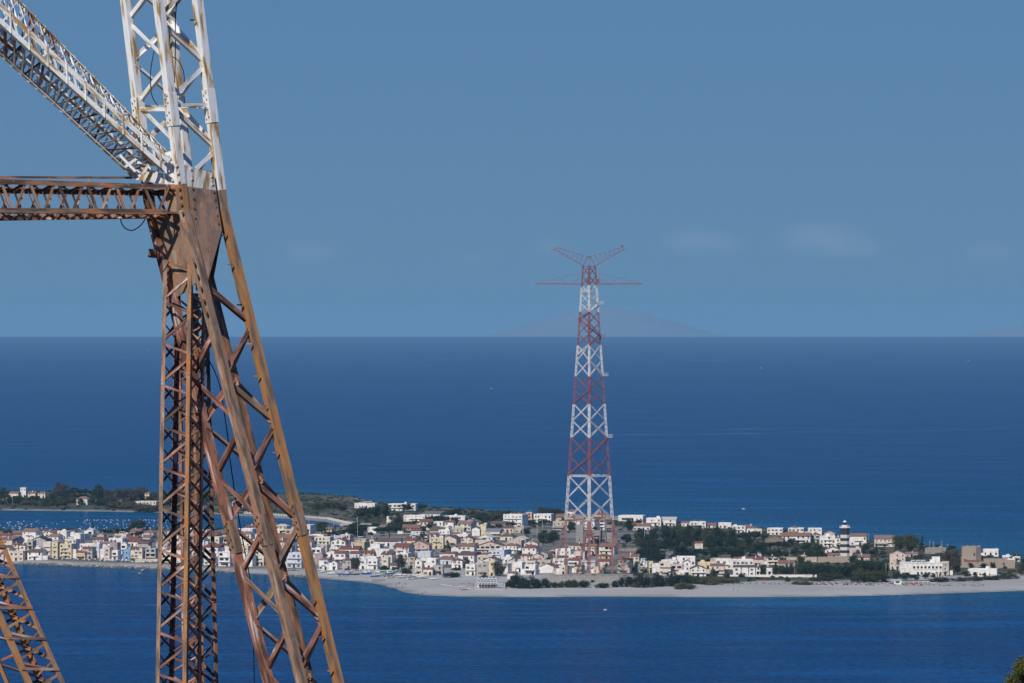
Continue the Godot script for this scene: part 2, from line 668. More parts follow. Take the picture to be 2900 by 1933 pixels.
func cable(owner: Node, pts: Array, r: float):
	var curve := Curve3D.new()
	for i in pts.size():
		var slope: Vector3 = Vector3.ZERO
		if i > 0 and i < pts.size() - 1:
			slope = (pts[i + 1] - pts[i - 1]) / 6.0
		curve.add_point(pts[i], -slope, slope)
	curve.bake_interval = 0.08
	var st := start()
	tube(st, curve.get_baked_points(), r, 5)
	obj("cable", done(st), M.cable, owner)


func part(owner: Node, called: String) -> Node3D:
	var o := Node3D.new()
	var k := 0
	var key := str(owner.get_instance_id()) + called
	k = shared.get(key, 0)
	shared[key] = k + 1
	o.name = called if k == 0 else "%s_%03d" % [called, k]
	owner.add_child(o)
	return o


func build_near_pylon():
	var pylon := thing("lattice_pylon", "tall close lattice pylon, white painted above and rust brown below its horizontal beam", "pylon", Vector3(-11.42, 0, -190))
	var side_right := Vector3(1.36, 0, -1.18).normalized()
	var out_left := Vector3(-1.29, 0, 1.13).normalized()
	var out_right := Vector3(1.18, 0, 1.36).normalized()
	var leg := part(pylon, "upper_leg")
	var t := [Vector3(-2.388, 202.316, -0.190), Vector3(-1.190, 202.219, 1.100), Vector3(0.102, 202.307, -0.080), Vector3(-0.953, 202.407, -1.400)]
	var b := [Vector3(-1.279, 192.740, -0.190), Vector3(-0.029, 192.683, 1.100), Vector3(1.276, 192.504, -0.080), Vector3(0.099, 192.646, -1.400)]
	chords(leg, t, b, 0.285, 0.03, ["white_steel", "white_steel", "white_stained", "white_stained"], true)
	web(leg, t, b, 1, 0.0977, 0.3033, 0.5, 0, 0.15, ["white_stained", "white_steel"], 0.90)
	web(leg, t, b, 0, 0.2576, 0.3033, 0.5, 1, 0.15, ["white_stained", "white_steel"], 0.84)
	web(leg, t, b, 2, 0.2398, 0.3033, 0.5, 0, 0.15, ["white_stained", "white_steel"], 0.90)
	web(leg, t, b, 3, 0.1028, 0.3033, 0.5, 0, 0.15, ["white_stained", "white_steel"], 0.85)
	strut(leg, "cross_strut", Vector3(-0.360, 195.406, 1.100), Vector3(0.923, 195.453, -0.080), 0.14, 0.10, "white_stained")
	strut(leg, "cross_strut", Vector3(-1.578, 195.322, -0.190), Vector3(-0.344, 195.272, 1.100), 0.14, 0.10, "white_stained")
	strut(leg, "cross_strut", Vector3(0.926, 195.428, -0.080), Vector3(-0.206, 195.480, -1.400), 0.14, 0.10, "white_stained")
	strut(leg, "cross_strut", Vector3(-0.202, 195.443, -1.400), Vector3(-1.587, 195.396, -0.190), 0.14, 0.10, "white_stained")
	splice(leg, Vector3(-1.625, 195.725, -0.190), Vector3(-1.493, 194.587, -0.190), 0.335, side_right, [out_left], "white_steel", "bolt_white")
	splice(leg, Vector3(-0.413, 195.842, 1.100), Vector3(-0.273, 194.693, 1.100), 0.335, side_right, [out_left], "white_steel", "bolt_white")
	splice(leg, Vector3(0.857, 196.005, -0.080), Vector3(0.995, 194.848, -0.080), 0.335, side_right, [out_left], "white_steel", "bolt_white")
	strut(leg, "step_peg", Vector3(0.225, 198.404, 0.100), Vector3(0.396, 198.416, 0.100), 0.05, 0.05, "cable")
	var knee := part(pylon, "knee")
	t = b
	b = [Vector3(-1.175, 191.842, -0.190), Vector3(0.077, 191.816, 1.100), Vector3(1.356, 191.840, -0.080), Vector3(0.183, 191.867, -1.400)]
	chords(knee, t, b, 0.287, 0.03, ["rust_and_shade", "rust_orange", "rust_pale", "rust_and_shade"], true)
	var raker := part(pylon, "raking_leg")
	t = b
	b = [Vector3(4.705, 168.372, -0.190), Vector3(5.873, 168.505, 1.100), Vector3(7.080, 168.383, -0.080), Vector3(6.067, 168.247, -1.400)]
	chords(raker, t, b, 0.29, 0.03, ["rust_pink", "rust_pale", "rust_orange", "rust_and_shade"], true)
	web(raker, t, b, 1, 0.1022, 0.1462, 0.47, 0, 0.17, ["rust_pink", "rust_pink", "rust_pale"], 0.85)
	web(raker, t, b, 0, 0.1756, 0.1462, 0.50, 1, 0.17, ["rust_pink", "rust_pink", "rust_pale"], 0.85)
	web(raker, t, b, 2, 0.1719, 0.1462, 0.50, 0, 0.17, ["rust_pink", "rust_pink", "rust_pale"], 0.85)
	web(raker, t, b, 3, 0.2453, 0.1462, 0.50, 0, 0.17, ["rust_pink", "rust_pink", "rust_pale"], 0.85)
	splice(raker, Vector3(1.568, 181.007, -0.190), Vector3(1.848, 179.878, -0.190), 0.335, side_right, [out_left], "rust_pale", "bolt_rust")
	splice(raker, Vector3(2.686, 181.262, 1.100), Vector3(2.951, 180.203, 1.100), 0.335, side_right, [out_left], "rust_pale", "bolt_rust")
	splice(raker, Vector3(3.859, 181.596, -0.080), Vector3(4.127, 180.497, -0.080), 0.335, side_right, [out_left], "rust_pale", "bolt_rust")
	strut(raker, "step_peg", Vector3(1.330, 190.917, 0.150), Vector3(1.527, 190.929, 0.150), 0.05, 0.05, "rust_and_shade")
	strut(raker, "step_peg", Vector3(1.531, 189.894, 0.150), Vector3(1.727, 189.906, 0.150), 0.05, 0.05, "rust_and_shade")
	strut(raker, "step_peg", Vector3(1.872, 188.504, 0.150), Vector3(2.068, 188.516, 0.150), 0.05, 0.05, "rust_and_shade")
	strut(raker, "step_peg", Vector3(1.852, 188.510, 0.150), Vector3(2.048, 188.522, 0.150), 0.05, 0.05, "rust_and_shade")
	strut(raker, "step_peg", Vector3(2.192, 187.148, 0.150), Vector3(2.389, 187.160, 0.150), 0.05, 0.05, "rust_and_shade")
	strut(raker, "step_peg", Vector3(2.453, 186.040, 0.150), Vector3(2.649, 186.052, 0.150), 0.05, 0.05, "rust_and_shade")
	strut(raker, "step_peg", Vector3(2.702, 184.991, 0.150), Vector3(2.899, 185.004, 0.150), 0.05, 0.05, "rust_and_shade")
	strut(raker, "step_peg", Vector3(3.107, 183.380, 0.150), Vector3(3.303, 183.392, 0.150), 0.05, 0.05, "rust_and_shade")
	strut(raker, "step_peg", Vector3(4.406, 178.235, 0.150), Vector3(4.602, 178.247, 0.150), 0.05, 0.05, "rust_and_shade")
	strut(raker, "step_peg", Vector3(4.685, 176.965, 0.150), Vector3(4.882, 176.978, 0.150), 0.05, 0.05, "rust_and_shade")
	strut(raker, "step_peg", Vector3(5.002, 175.796, 0.150), Vector3(5.199, 175.808, 0.150), 0.05, 0.05, "rust_and_shade")
	strut(raker, "bolt", Vector3(0.449, 189.958, 1.280), Vector3(0.445, 189.944, 1.420), 0.07, 0.07, "bolt_rust")
	strut(raker, "bolt", Vector3(0.562, 189.532, 1.280), Vector3(0.558, 189.519, 1.420), 0.07, 0.07, "bolt_rust")
	strut(raker, "bolt", Vector3(0.675, 189.103, 1.280), Vector3(0.670, 189.090, 1.420), 0.07, 0.07, "bolt_rust")
	strut(raker, "bolt", Vector3(0.776, 188.678, 1.280), Vector3(0.772, 188.665, 1.420), 0.07, 0.07, "bolt_rust")
	strut(raker, "bolt", Vector3(0.870, 188.252, 1.280), Vector3(0.866, 188.240, 1.420), 0.07, 0.07, "bolt_rust")
	var gussets := part(pylon, "gusset")
	plate(gussets, "gusset_plate", [Vector3(0.080, 193.352, 1.082), Vector3(1.050, 193.104, 0.218), Vector3(1.144, 192.487, 0.200), Vector3(0.120, 192.616, 1.128)], out_right * -0.03, "white_stained")
	plate(gussets, "gusset_plate", [Vector3(0.120, 192.612, 1.128), Vector3(1.144, 192.483, 0.200), Vector3(1.347, 191.104, 0.250), Vector3(0.913, 189.365, 1.029), Vector3(0.724, 189.545, 1.160), Vector3(0.197, 191.655, 1.161)], out_right * -0.03, "gusset")
	plate(gussets, "gusset_plate", [Vector3(-1.327, 191.504, -0.507), Vector3(0.080, 191.656, 1.089), Vector3(0.248, 190.903, 1.067), Vector3(0.686, 189.469, 1.156), Vector3(0.256, 189.058, 0.565), Vector3(-0.215, 188.789, -0.027), Vector3(-0.812, 189.577, -0.466)], out_left * -0.03, "gusset")
	plate(gussets, "gusset_plate", [Vector3(0.048, 193.383, -1.368), Vector3(1.225, 193.100, -0.057), Vector3(1.344, 191.114, -0.317), Vector3(0.968, 189.393, -1.282), Vector3(1.077, 188.649, -1.370), Vector3(0.305, 189.035, -2.184), Vector3(0.129, 191.708, -1.606)], Vector3(0, 0, -0.03), "rust_and_shade")  # rear plates get the darker rust to carry their shade
	plate(gussets, "gusset_plate", [Vector3(-1.238, 191.526, -0.019), Vector3(-0.016, 191.852, -1.156), Vector3(0.362, 190.556, -1.207), Vector3(0.015, 189.217, -0.616), Vector3(-0.712, 189.783, -0.100)], Vector3(0, 0, -0.03), "rust_and_shade")
	plate(gussets, "end_plate", [Vector3(-0.584, 193.767, 1.070), Vector3(-0.071, 193.918, 1.070), Vector3(0.042, 192.681, 1.070), Vector3(-0.584, 192.681, 1.070)], Vector3(0.02, 0, -0.03), "white_steel")
	plate(gussets, "end_plate", [Vector3(-0.584, 192.678, 1.070), Vector3(0.042, 192.678, 1.070), Vector3(0.079, 191.656, 1.070), Vector3(-0.411, 191.637, 1.070), Vector3(-0.539, 191.807, 1.070)], Vector3(0.02, 0, -0.03), "rust_pale")
	strut(gussets, "bolt", Vector3(-0.468, 193.654, 1.060), Vector3(-0.463, 193.652, 1.140), 0.075, 0.075, "bolt_white")
	strut(gussets, "bolt", Vector3(-0.411, 193.579, 1.060), Vector3(-0.406, 193.576, 1.140), 0.075, 0.075, "bolt_white")
	strut(gussets, "bolt", Vector3(-0.411, 192.893, 1.060), Vector3(-0.406, 192.891, 1.140), 0.075, 0.075, "bolt_white")
	strut(gussets, "bolt", Vector3(-0.325, 192.817, 1.060), Vector3(-0.320, 192.815, 1.140), 0.075, 0.075, "bolt_white")
	strut(gussets, "bolt", Vector3(-0.487, 192.531, 1.060), Vector3(-0.482, 192.529, 1.140), 0.075, 0.075, "bolt_rust")
	strut(gussets, "bolt", Vector3(-0.411, 192.516, 1.060), Vector3(-0.406, 192.514, 1.140), 0.075, 0.075, "bolt_rust")
	strut(gussets, "bolt", Vector3(-0.336, 192.493, 1.060), Vector3(-0.331, 192.491, 1.140), 0.075, 0.075, "bolt_rust")
	strut(gussets, "bolt", Vector3(-0.272, 192.516, 1.060), Vector3(-0.267, 192.514, 1.140), 0.075, 0.075, "bolt_rust")
	strut(gussets, "bolt", Vector3(-0.412, 191.702, 1.060), Vector3(-0.407, 191.700, 1.140), 0.075, 0.075, "bolt_rust")
	strut(gussets, "bolt", Vector3(-0.325, 191.702, 1.060), Vector3(-0.320, 191.700, 1.140), 0.075, 0.075, "bolt_rust")
	strut(gussets, "bolt", Vector3(-0.242, 191.694, 1.060), Vector3(-0.237, 191.693, 1.140), 0.075, 0.075, "bolt_rust")
	strut(gussets, "bolt", Vector3(-0.163, 193.327, 1.290), Vector3(-0.159, 193.325, 1.370), 0.075, 0.075, "bolt_white")
	strut(gussets, "bolt", Vector3(-0.126, 193.064, 1.290), Vector3(-0.121, 193.062, 1.370), 0.075, 0.075, "bolt_white")
	strut(gussets, "bolt", Vector3(-0.096, 192.789, 1.290), Vector3(-0.091, 192.787, 1.370), 0.075, 0.075, "bolt_white")
	strut(gussets, "bolt", Vector3(-0.066, 192.518, 1.290), Vector3(-0.061, 192.516, 1.370), 0.075, 0.075, "bolt_rust")
	strut(gussets, "bolt", Vector3(-0.028, 192.254, 1.290), Vector3(-0.023, 192.253, 1.370), 0.075, 0.075, "bolt_rust")
	strut(gussets, "bolt", Vector3(0.002, 191.972, 1.290), Vector3(0.007, 191.970, 1.370), 0.075, 0.075, "bolt_rust")
	strut(gussets, "bolt", Vector3(0.036, 191.690, 1.290), Vector3(0.041, 191.688, 1.370), 0.075, 0.075, "bolt_rust")
	strut(gussets, "bracket", Vector3(-1.193, 190.315, -0.200), Vector3(-0.990, 190.293, 0.000), 0.30, 0.12, "rust_and_shade")
	strut(gussets, "bolt", Vector3(0.303, 193.206, 0.893), Vector3(0.329, 193.206, 0.923), 0.06, 0.06, "bolt_white")
	strut(gussets, "bolt", Vector3(0.332, 192.867, 0.904), Vector3(0.358, 192.866, 0.934), 0.06, 0.06, "bolt_white")
	strut(gussets, "bolt", Vector3(0.361, 192.527, 0.915), Vector3(0.387, 192.526, 0.945), 0.06, 0.06, "bolt_rust")
	strut(gussets, "bolt", Vector3(0.390, 192.187, 0.926), Vector3(0.417, 192.186, 0.956), 0.06, 0.06, "bolt_rust")
	strut(gussets, "bolt", Vector3(0.420, 191.847, 0.937), Vector3(0.446, 191.847, 0.967), 0.06, 0.06, "bolt_rust")
	strut(gussets, "bolt", Vector3(0.450, 191.507, 0.966), Vector3(0.476, 191.507, 0.996), 0.06, 0.06, "bolt_rust")
	strut(gussets, "bolt", Vector3(0.979, 192.977, 0.297), Vector3(1.005, 192.976, 0.327), 0.06, 0.06, "bolt_white")
	strut(gussets, "bolt", Vector3(1.018, 192.703, 0.291), Vector3(1.045, 192.702, 0.321), 0.06, 0.06, "bolt_white")
	strut(gussets, "bolt", Vector3(1.058, 192.428, 0.285), Vector3(1.084, 192.428, 0.315), 0.06, 0.06, "bolt_rust")
	strut(gussets, "bolt", Vector3(1.097, 192.154, 0.279), Vector3(1.123, 192.154, 0.309), 0.06, 0.06, "bolt_rust")
	strut(gussets, "bolt", Vector3(1.137, 191.880, 0.273), Vector3(1.163, 191.879, 0.303), 0.06, 0.06, "bolt_rust")
	strut(gussets, "bolt", Vector3(1.177, 191.605, 0.292), Vector3(1.203, 191.605, 0.322), 0.06, 0.06, "bolt_rust")
	strut(gussets, "bolt", Vector3(1.218, 191.330, 0.315), Vector3(1.244, 191.330, 0.345), 0.06, 0.06, "bolt_rust")
	var beam := part(pylon, "horizontal_beam")
	t = [Vector3(-9.909, 192.910, 4.658), Vector3(-9.909, 191.638, 4.658), Vector3(-10.184, 191.323, 2.908), Vector3(-10.183, 192.558, 2.908)]
	b = [Vector3(-0.502, 192.661, 1.450), Vector3(-0.502, 191.639, 1.450), Vector3(-0.687, 191.522, -0.300), Vector3(-0.686, 192.476, -0.300)]
	chords(beam, t, b, 0.175, 0.02, ["rust_and_shade", "rust_and_shade", "rust_pink", "rust_and_shade"])
	web(beam, t, b, 0, 0.0000, 0.1016, 0.5, 0, 0.085, ["rust_and_shade", "rust_pink", "rust_and_shade", "rust_pale"], 0.98)
	web(beam, t, b, 1, 0.0000, 0.1016, 0.5, 0, 0.085, ["rust_and_shade", "rust_pink", "rust_and_shade", "rust_pale"], 0.98)
	web(beam, t, b, 2, 0.0000, 0.1016, 0.5, 0, 0.085, ["rust_and_shade", "rust_pink", "rust_and_shade", "rust_pale"], 0.98)
	web(beam, t, b, 3, 0.0000, 0.1016, 0.5, 1, 0.085, ["rust_and_shade", "rust_pink", "rust_and_shade", "rust_pale"], 0.98)
	web(beam, t, b, 1, 0.0000, 0.1016, 0.5, 1, 0.065, ["rust_pink", "rust_pink", "rust_pale"], 0.98)
	web(beam, t, b, 2, 0.0000, 0.1016, 0.5, 1, 0.065, ["rust_pink", "rust_pink", "rust_pale"], 0.98)
	web(beam, t, b, 3, 0.0000, 0.1016, 0.5, 0, 0.065, ["rust_pink", "rust_pink", "rust_pale"], 0.98)
	strut(beam, "top_rail", Vector3(-10.162, 192.904, 2.458), Vector3(-1.808, 192.940, -0.334), 0.08, 0.11, "rust_and_shade", Vector3(0, 1, 0))  # darker rust puts the diagonal's shadow into the rail's colour
	strut(beam, "rail_post", Vector3(-9.812, 192.932, 2.338), Vector3(-9.743, 192.532, 2.738), 0.05, 0.05, "rust_and_shade")
	strut(beam, "rail_post", Vector3(-8.524, 192.943, 1.898), Vector3(-8.457, 192.521, 2.298), 0.05, 0.05, "rust_and_shade")
	strut(beam, "rail_post", Vector3(-7.230, 192.955, 1.458), Vector3(-7.166, 192.510, 1.858), 0.05, 0.05, "rust_and_shade")
	strut(beam, "rail_post", Vector3(-5.929, 192.966, 1.018), Vector3(-5.868, 192.499, 1.418), 0.05, 0.05, "rust_and_shade")
	strut(beam, "rail_post", Vector3(-4.623, 192.978, 0.578), Vector3(-4.564, 192.488, 0.978), 0.05, 0.05, "rust_and_shade")
	strut(beam, "rail_post", Vector3(-3.310, 192.990, 0.138), Vector3(-3.254, 192.476, 0.538), 0.05, 0.05, "rust_and_shade")
	var diagonal := part(pylon, "diagonal_strut")
	t = [Vector3(-7.407, 200.906, 2.088), Vector3(-7.237, 199.922, 3.788), Vector3(-7.237, 199.176, 3.788), Vector3(-7.413, 198.200, 2.038)]
	b = [Vector3(-0.461, 193.738, -0.248), Vector3(-0.355, 193.516, 1.452), Vector3(-0.570, 193.124, 1.524), Vector3(-1.811, 192.965, 0.150)]
	chords(diagonal, t, b, 0.155, 0.018, ["white_stained", "white_stained", "white_steel", "white_stained"])
	web(diagonal, t, b, 0, 0.0200, 0.0976, 0.5, 0, 0.075, ["white_stained", "white_steel", "white_stained", "rust_pink"], 0.97)
	web(diagonal, t, b, 1, 0.0300, 0.0976, 0.5, 0, 0.070, ["white_stained", "white_steel", "white_stained", "rust_pink"], 0.97)
	web(diagonal, t, b, 2, 0.0000, 0.0976, 0.5, 0, 0.075, ["white_stained", "white_steel", "white_stained", "rust_pink"], 0.97)
	web(diagonal, t, b, 3, 0.0400, 0.0976, 0.5, 1, 0.070, ["white_stained", "white_steel", "white_stained", "rust_pink"], 0.97)
	web(diagonal, t, b, 0, 0.0200, 0.0976, 0.5, 1, 0.055, ["white_stained", "white_steel", "white_stained"], 0.97)
	web(diagonal, t, b, 2, 0.0000, 0.0976, 0.5, 1, 0.055, ["white_stained", "white_steel", "white_stained"], 0.97)
	web(diagonal, t, b, 3, 0.0400, 0.0976, 0.5, 0, 0.055, ["white_stained", "white_steel", "white_stained"], 0.97)
	strut(diagonal, "stringer", Vector3(-7.358, 198.740, 2.588), Vector3(-1.737, 193.722, 0.688), 0.16, 0.08, "white_stained")
	strut(diagonal, "post", Vector3(-6.965, 199.669, 3.695), Vector3(-6.942, 198.908, 3.695), 0.055, 0.045, "white_stained", Vector3(1, 0, 0))
	strut(diagonal, "post", Vector3(-6.347, 199.093, 3.482), Vector3(-6.323, 198.346, 3.482), 0.055, 0.045, "white_stained", Vector3(1, 0, 0))
	strut(diagonal, "post", Vector3(-5.727, 198.516, 3.270), Vector3(-5.703, 197.783, 3.270), 0.055, 0.045, "white_stained", Vector3(1, 0, 0))
	strut(diagonal, "post", Vector3(-5.105, 197.937, 3.058), Vector3(-5.081, 197.219, 3.058), 0.055, 0.045, "white_stained", Vector3(1, 0, 0))
	strut(diagonal, "post", Vector3(-4.482, 197.357, 2.846), Vector3(-4.458, 196.653, 2.846), 0.055, 0.045, "white_stained", Vector3(1, 0, 0))
	strut(diagonal, "post", Vector3(-3.858, 196.776, 2.633), Vector3(-3.834, 196.086, 2.633), 0.055, 0.045, "white_stained", Vector3(1, 0, 0))
	strut(diagonal, "post", Vector3(-3.232, 196.193, 2.421), Vector3(-3.208, 195.518, 2.421), 0.055, 0.045, "white_stained", Vector3(1, 0, 0))
	strut(diagonal, "post", Vector3(-2.604, 195.609, 2.209), Vector3(-2.580, 194.949, 2.209), 0.055, 0.045, "white_stained", Vector3(1, 0, 0))
	strut(diagonal, "post", Vector3(-1.975, 195.024, 1.997), Vector3(-1.951, 194.378, 1.997), 0.055, 0.045, "white_stained", Vector3(1, 0, 0))
	strut(diagonal, "post", Vector3(-1.345, 194.437, 1.784), Vector3(-1.321, 193.805, 1.784), 0.055, 0.045, "white_stained", Vector3(1, 0, 0))
	strut(diagonal, "post", Vector3(-0.713, 193.849, 1.572), Vector3(-0.689, 193.232, 1.572), 0.055, 0.045, "white_stained", Vector3(1, 0, 0))
	plate(diagonal, "joint_plate", [Vector3(-1.622, 192.845, 1.000), Vector3(-0.634, 192.691, 1.000), Vector3(-0.634, 193.053, 1.000), Vector3(-1.018, 193.166, 1.000)], Vector3(0, 0, -0.03), "white_stained")
	plate(diagonal, "joint_plate", [Vector3(-1.309, 193.479, 0.600), Vector3(-1.045, 193.215, 0.600), Vector3(-1.120, 193.120, 0.600), Vector3(-1.460, 193.366, 0.600)], Vector3(0, 0, -0.03), "white_stained")
	plate(diagonal, "joint_plate", [Vector3(-0.951, 193.715, 0.300), Vector3(-0.667, 193.715, 0.300), Vector3(-0.667, 193.336, 0.300), Vector3(-0.799, 193.374, 0.300)], Vector3(0, 0, -0.03), "white_stained")
	plate(diagonal, "joint_plate", [Vector3(-1.918, 193.004, 0.000), Vector3(-1.653, 192.852, 0.000), Vector3(-1.463, 192.928, 0.000), Vector3(-1.691, 193.136, 0.000)], Vector3(0, 0, -0.03), "white_stained")
	strut(diagonal, "brace", Vector3(-2.164, 193.700, 0.800), Vector3(-1.303, 192.796, 0.700), 0.09, 0.06, "white_steel")
	strut(diagonal, "brace", Vector3(-1.848, 193.769, 1.000), Vector3(-0.836, 192.716, 0.900), 0.09, 0.06, "white_steel")
	strut(diagonal, "brace", Vector3(-1.539, 193.427, 1.100), Vector3(-0.641, 193.430, 1.000), 0.09, 0.06, "white_steel")
	strut(diagonal, "brace", Vector3(-1.725, 193.177, 0.600), Vector3(-0.749, 192.953, 0.500), 0.09, 0.06, "white_steel")
	strut(diagonal, "brace", Vector3(-1.947, 193.273, 1.200), Vector3(-1.389, 193.691, 1.100), 0.09, 0.06, "white_steel")
	strut(diagonal, "brace", Vector3(-1.375, 192.969, 1.300), Vector3(-0.930, 193.688, 1.200), 0.09, 0.06, "white_steel")
	strut(diagonal, "brace", Vector3(-1.005, 192.784, 1.200), Vector3(-0.635, 193.502, 1.100), 0.09, 0.06, "white_steel")
	var strut_a := part(pylon, "upright_strut")
	t = [Vector3(-0.684, 190.079, 0.300), Vector3(0.326, 190.073, 0.800), Vector3(0.771, 190.084, -0.200), Vector3(-0.255, 190.090, -0.700)]
	b = [Vector3(-1.089, 168.422, 0.300), Vector3(0.049, 168.474, 0.800), Vector3(0.493, 168.371, -0.200), Vector3(-0.607, 168.319, -0.700)]
	chords(strut_a, t, b, 0.150, 0.016, ["rust_pale", "rust_orange", "rust_pale", "rust_pink"])
	web(strut_a, t, b, 0, 0.0000, 0.06612, 0.33, 0, 0.085, ["rust_pale", "rust_pink", "rust_and_shade", "rust_pink"], 0.84)
	web(strut_a, t, b, 1, 0.0490, 0.06612, 0.47, 0, 0.085, ["rust_pale", "rust_pink", "rust_and_shade", "rust_pink"], 0.84)
	web(strut_a, t, b, 2, 0.0688, 0.06612, 0.50, 0, 0.085, ["rust_pale", "rust_pink", "rust_and_shade", "rust_pink"], 0.84)
	web(strut_a, t, b, 3, 0.0000, 0.06612, 0.47, 1, 0.085, ["rust_pale", "rust_pink", "rust_and_shade", "rust_pink"], 0.84)
	web(strut_a, t, b, 2, 0.0688, 0.06612, 0.50, 1, 0.06, ["rust_pink", "rust_and_shade", "rust_pink"], 0.84)
	web(strut_a, t, b, 3, 0.0000, 0.06612, 0.47, 0, 0.06, ["rust_pink", "rust_and_shade", "rust_pink"], 0.84)
	web(strut_a, t, b, 1, 0.0490, 0.06612, 0.50, 1, 0.06, ["rust_pink", "rust_and_shade", "rust_pink"], 0.84)
	var strut_c := part(pylon, "upright_strut")
	t = [Vector3(-0.422, 188.930, -3.000), Vector3(0.249, 188.927, -2.400), Vector3(0.694, 188.929, -2.900), Vector3(0.035, 188.932, -3.500)]
	b = [Vector3(-0.106, 168.082, -3.000), Vector3(0.433, 168.144, -2.400), Vector3(1.237, 168.092, -2.900), Vector3(0.636, 168.030, -3.500)]
	chords(strut_c, t, b, 0.150, 0.016, ["rust_pink", "rust_and_shade", "rust_and_shade", "rust_and_shade"])  # rear upright coloured darker, its shade put into the rust
	web(strut_c, t, b, 0, 0.0060, 0.06766, 0.45, 0, 0.085, ["rust_pink", "rust_and_shade", "rust_and_shade"], 0.84)
	web(strut_c, t, b, 1, 0.0240, 0.06766, 0.50, 0, 0.085, ["rust_pink", "rust_and_shade", "rust_and_shade"], 0.84)
	web(strut_c, t, b, 2, 0.0120, 0.06766, 0.50, 1, 0.085, ["rust_pink", "rust_and_shade", "rust_and_shade"], 0.84)
	web(strut_c, t, b, 3, 0.0299, 0.06766, 0.50, 0, 0.085, ["rust_pink", "rust_and_shade", "rust_and_shade"], 0.84)
	var raker_b := part(pylon, "raking_leg")
	t = [Vector3(-8.676, 185.193, 13.200), Vector3(-8.003, 185.206, 14.000), Vector3(-6.919, 185.195, 13.300), Vector3(-7.589, 185.182, 12.500)]
	b = [Vector3(-3.263, 172.042, 13.200), Vector3(-2.379, 172.114, 14.000), Vector3(-1.216, 172.051, 13.300), Vector3(-2.097, 171.979, 12.500)]
	chords(raker_b, t, b, 0.15, 0.018, ["rust_orange", "rust_orange", "rust_orange", "rust_orange"])
	web(raker_b, t, b, 1, 0.0496, 0.07565, 0.64, 1, 0.085, ["rust_orange", "rust_pink", "rust_pale", "rust_and_shade"], 0.84)
	web(raker_b, t, b, 2, 0.0930, 0.07565, 0.55, 0, 0.085, ["rust_orange", "rust_pink", "rust_pale", "rust_and_shade"], 0.84)
	web(raker_b, t, b, 3, 0.0652, 0.07565, 0.50, 0, 0.085, ["rust_orange", "rust_pink", "rust_pale", "rust_and_shade"], 0.84)
	strut(raker_b, "cross_strut", Vector3(-7.348, 183.687, 14.020), Vector3(-6.246, 183.647, 13.320), 0.085, 0.06, "rust_pale")
	strut(raker_b, "cross_strut", Vector3(-6.923, 182.697, 14.020), Vector3(-5.814, 182.653, 13.320), 0.085, 0.06, "rust_pale")
	strut(raker_b, "cross_strut", Vector3(-6.498, 181.707, 14.020), Vector3(-5.383, 181.659, 13.320), 0.085, 0.06, "rust_pale")
	strut(raker_b, "cross_strut", Vector3(-6.072, 180.717, 14.020), Vector3(-4.952, 180.665, 13.320), 0.085, 0.06, "rust_pale")
	strut(raker_b, "cross_strut", Vector3(-5.647, 179.726, 14.020), Vector3(-4.520, 179.671, 13.320), 0.085, 0.06, "rust_pale")
	strut(raker_b, "cross_strut", Vector3(-5.222, 178.736, 14.020), Vector3(-4.089, 178.676, 13.320), 0.085, 0.06, "rust_pale")
	strut(raker_b, "cross_strut", Vector3(-4.796, 177.746, 14.020), Vector3(-3.657, 177.682, 13.320), 0.085, 0.06, "rust_pale")
	strut(raker_b, "cross_strut", Vector3(-4.371, 176.755, 14.020), Vector3(-3.226, 176.688, 13.320), 0.085, 0.06, "rust_pale")
	strut(raker_b, "cross_strut", Vector3(-3.945, 175.765, 14.020), Vector3(-2.794, 175.693, 13.320), 0.085, 0.06, "rust_pale")
	strut(raker_b, "cross_strut", Vector3(-3.520, 174.774, 14.020), Vector3(-2.363, 174.699, 13.320), 0.085, 0.06, "rust_pale")
	var wires := part(pylon, "loose_cables")
	cable(wires, [Vector3(-2.048, 191.458, 2.000), Vector3(-2.003, 191.301, 2.000), Vector3(-1.891, 191.151, 2.000), Vector3(-1.741, 191.076, 2.000), Vector3(-1.591, 191.083, 2.000), Vector3(-1.366, 191.233, 2.000), Vector3(-1.197, 191.458, 2.000)], 0.022)
	cable(wires, [Vector3(0.465, 186.881, -1.600), Vector3(0.809, 186.537, -1.600), Vector3(1.114, 185.888, -1.600), Vector3(1.229, 185.391, -1.600), Vector3(1.343, 184.666, -1.600), Vector3(1.465, 183.788, -1.600), Vector3(1.553, 182.947, -1.600), Vector3(1.843, 181.018, -1.600), Vector3(2.003, 180.133, -1.600), Vector3(2.172, 179.249, -1.600), Vector3(2.289, 178.490, -1.600), Vector3(2.323, 178.069, -1.600), Vector3(2.382, 175.254, -1.600)], 0.020)
	cable(wires, [Vector3(-0.905, 197.630, 0.400), Vector3(-1.019, 197.195, 0.400), Vector3(-1.114, 196.628, 0.400), Vector3(-1.114, 196.060, 0.400), Vector3(-1.038, 195.682, 0.400), Vector3(-0.849, 195.417, 0.400)], 0.016)
	cable(wires, [Vector3(-0.267, 199.144, -0.600), Vector3(-0.316, 198.384, -0.600), Vector3(-0.316, 197.547, -0.600), Vector3(-0.343, 196.255, -0.600)], 0.018)
	cable(wires, [Vector3(-0.407, 197.158, -0.400), Vector3(-0.179, 196.987, -0.400), Vector3(-0.046, 196.702, -0.400), Vector3(-0.001, 196.474, -0.400), Vector3(-0.001, 196.132, -0.400)], 0.016)


# ---------------------------------------------------------------- the pylon across the water

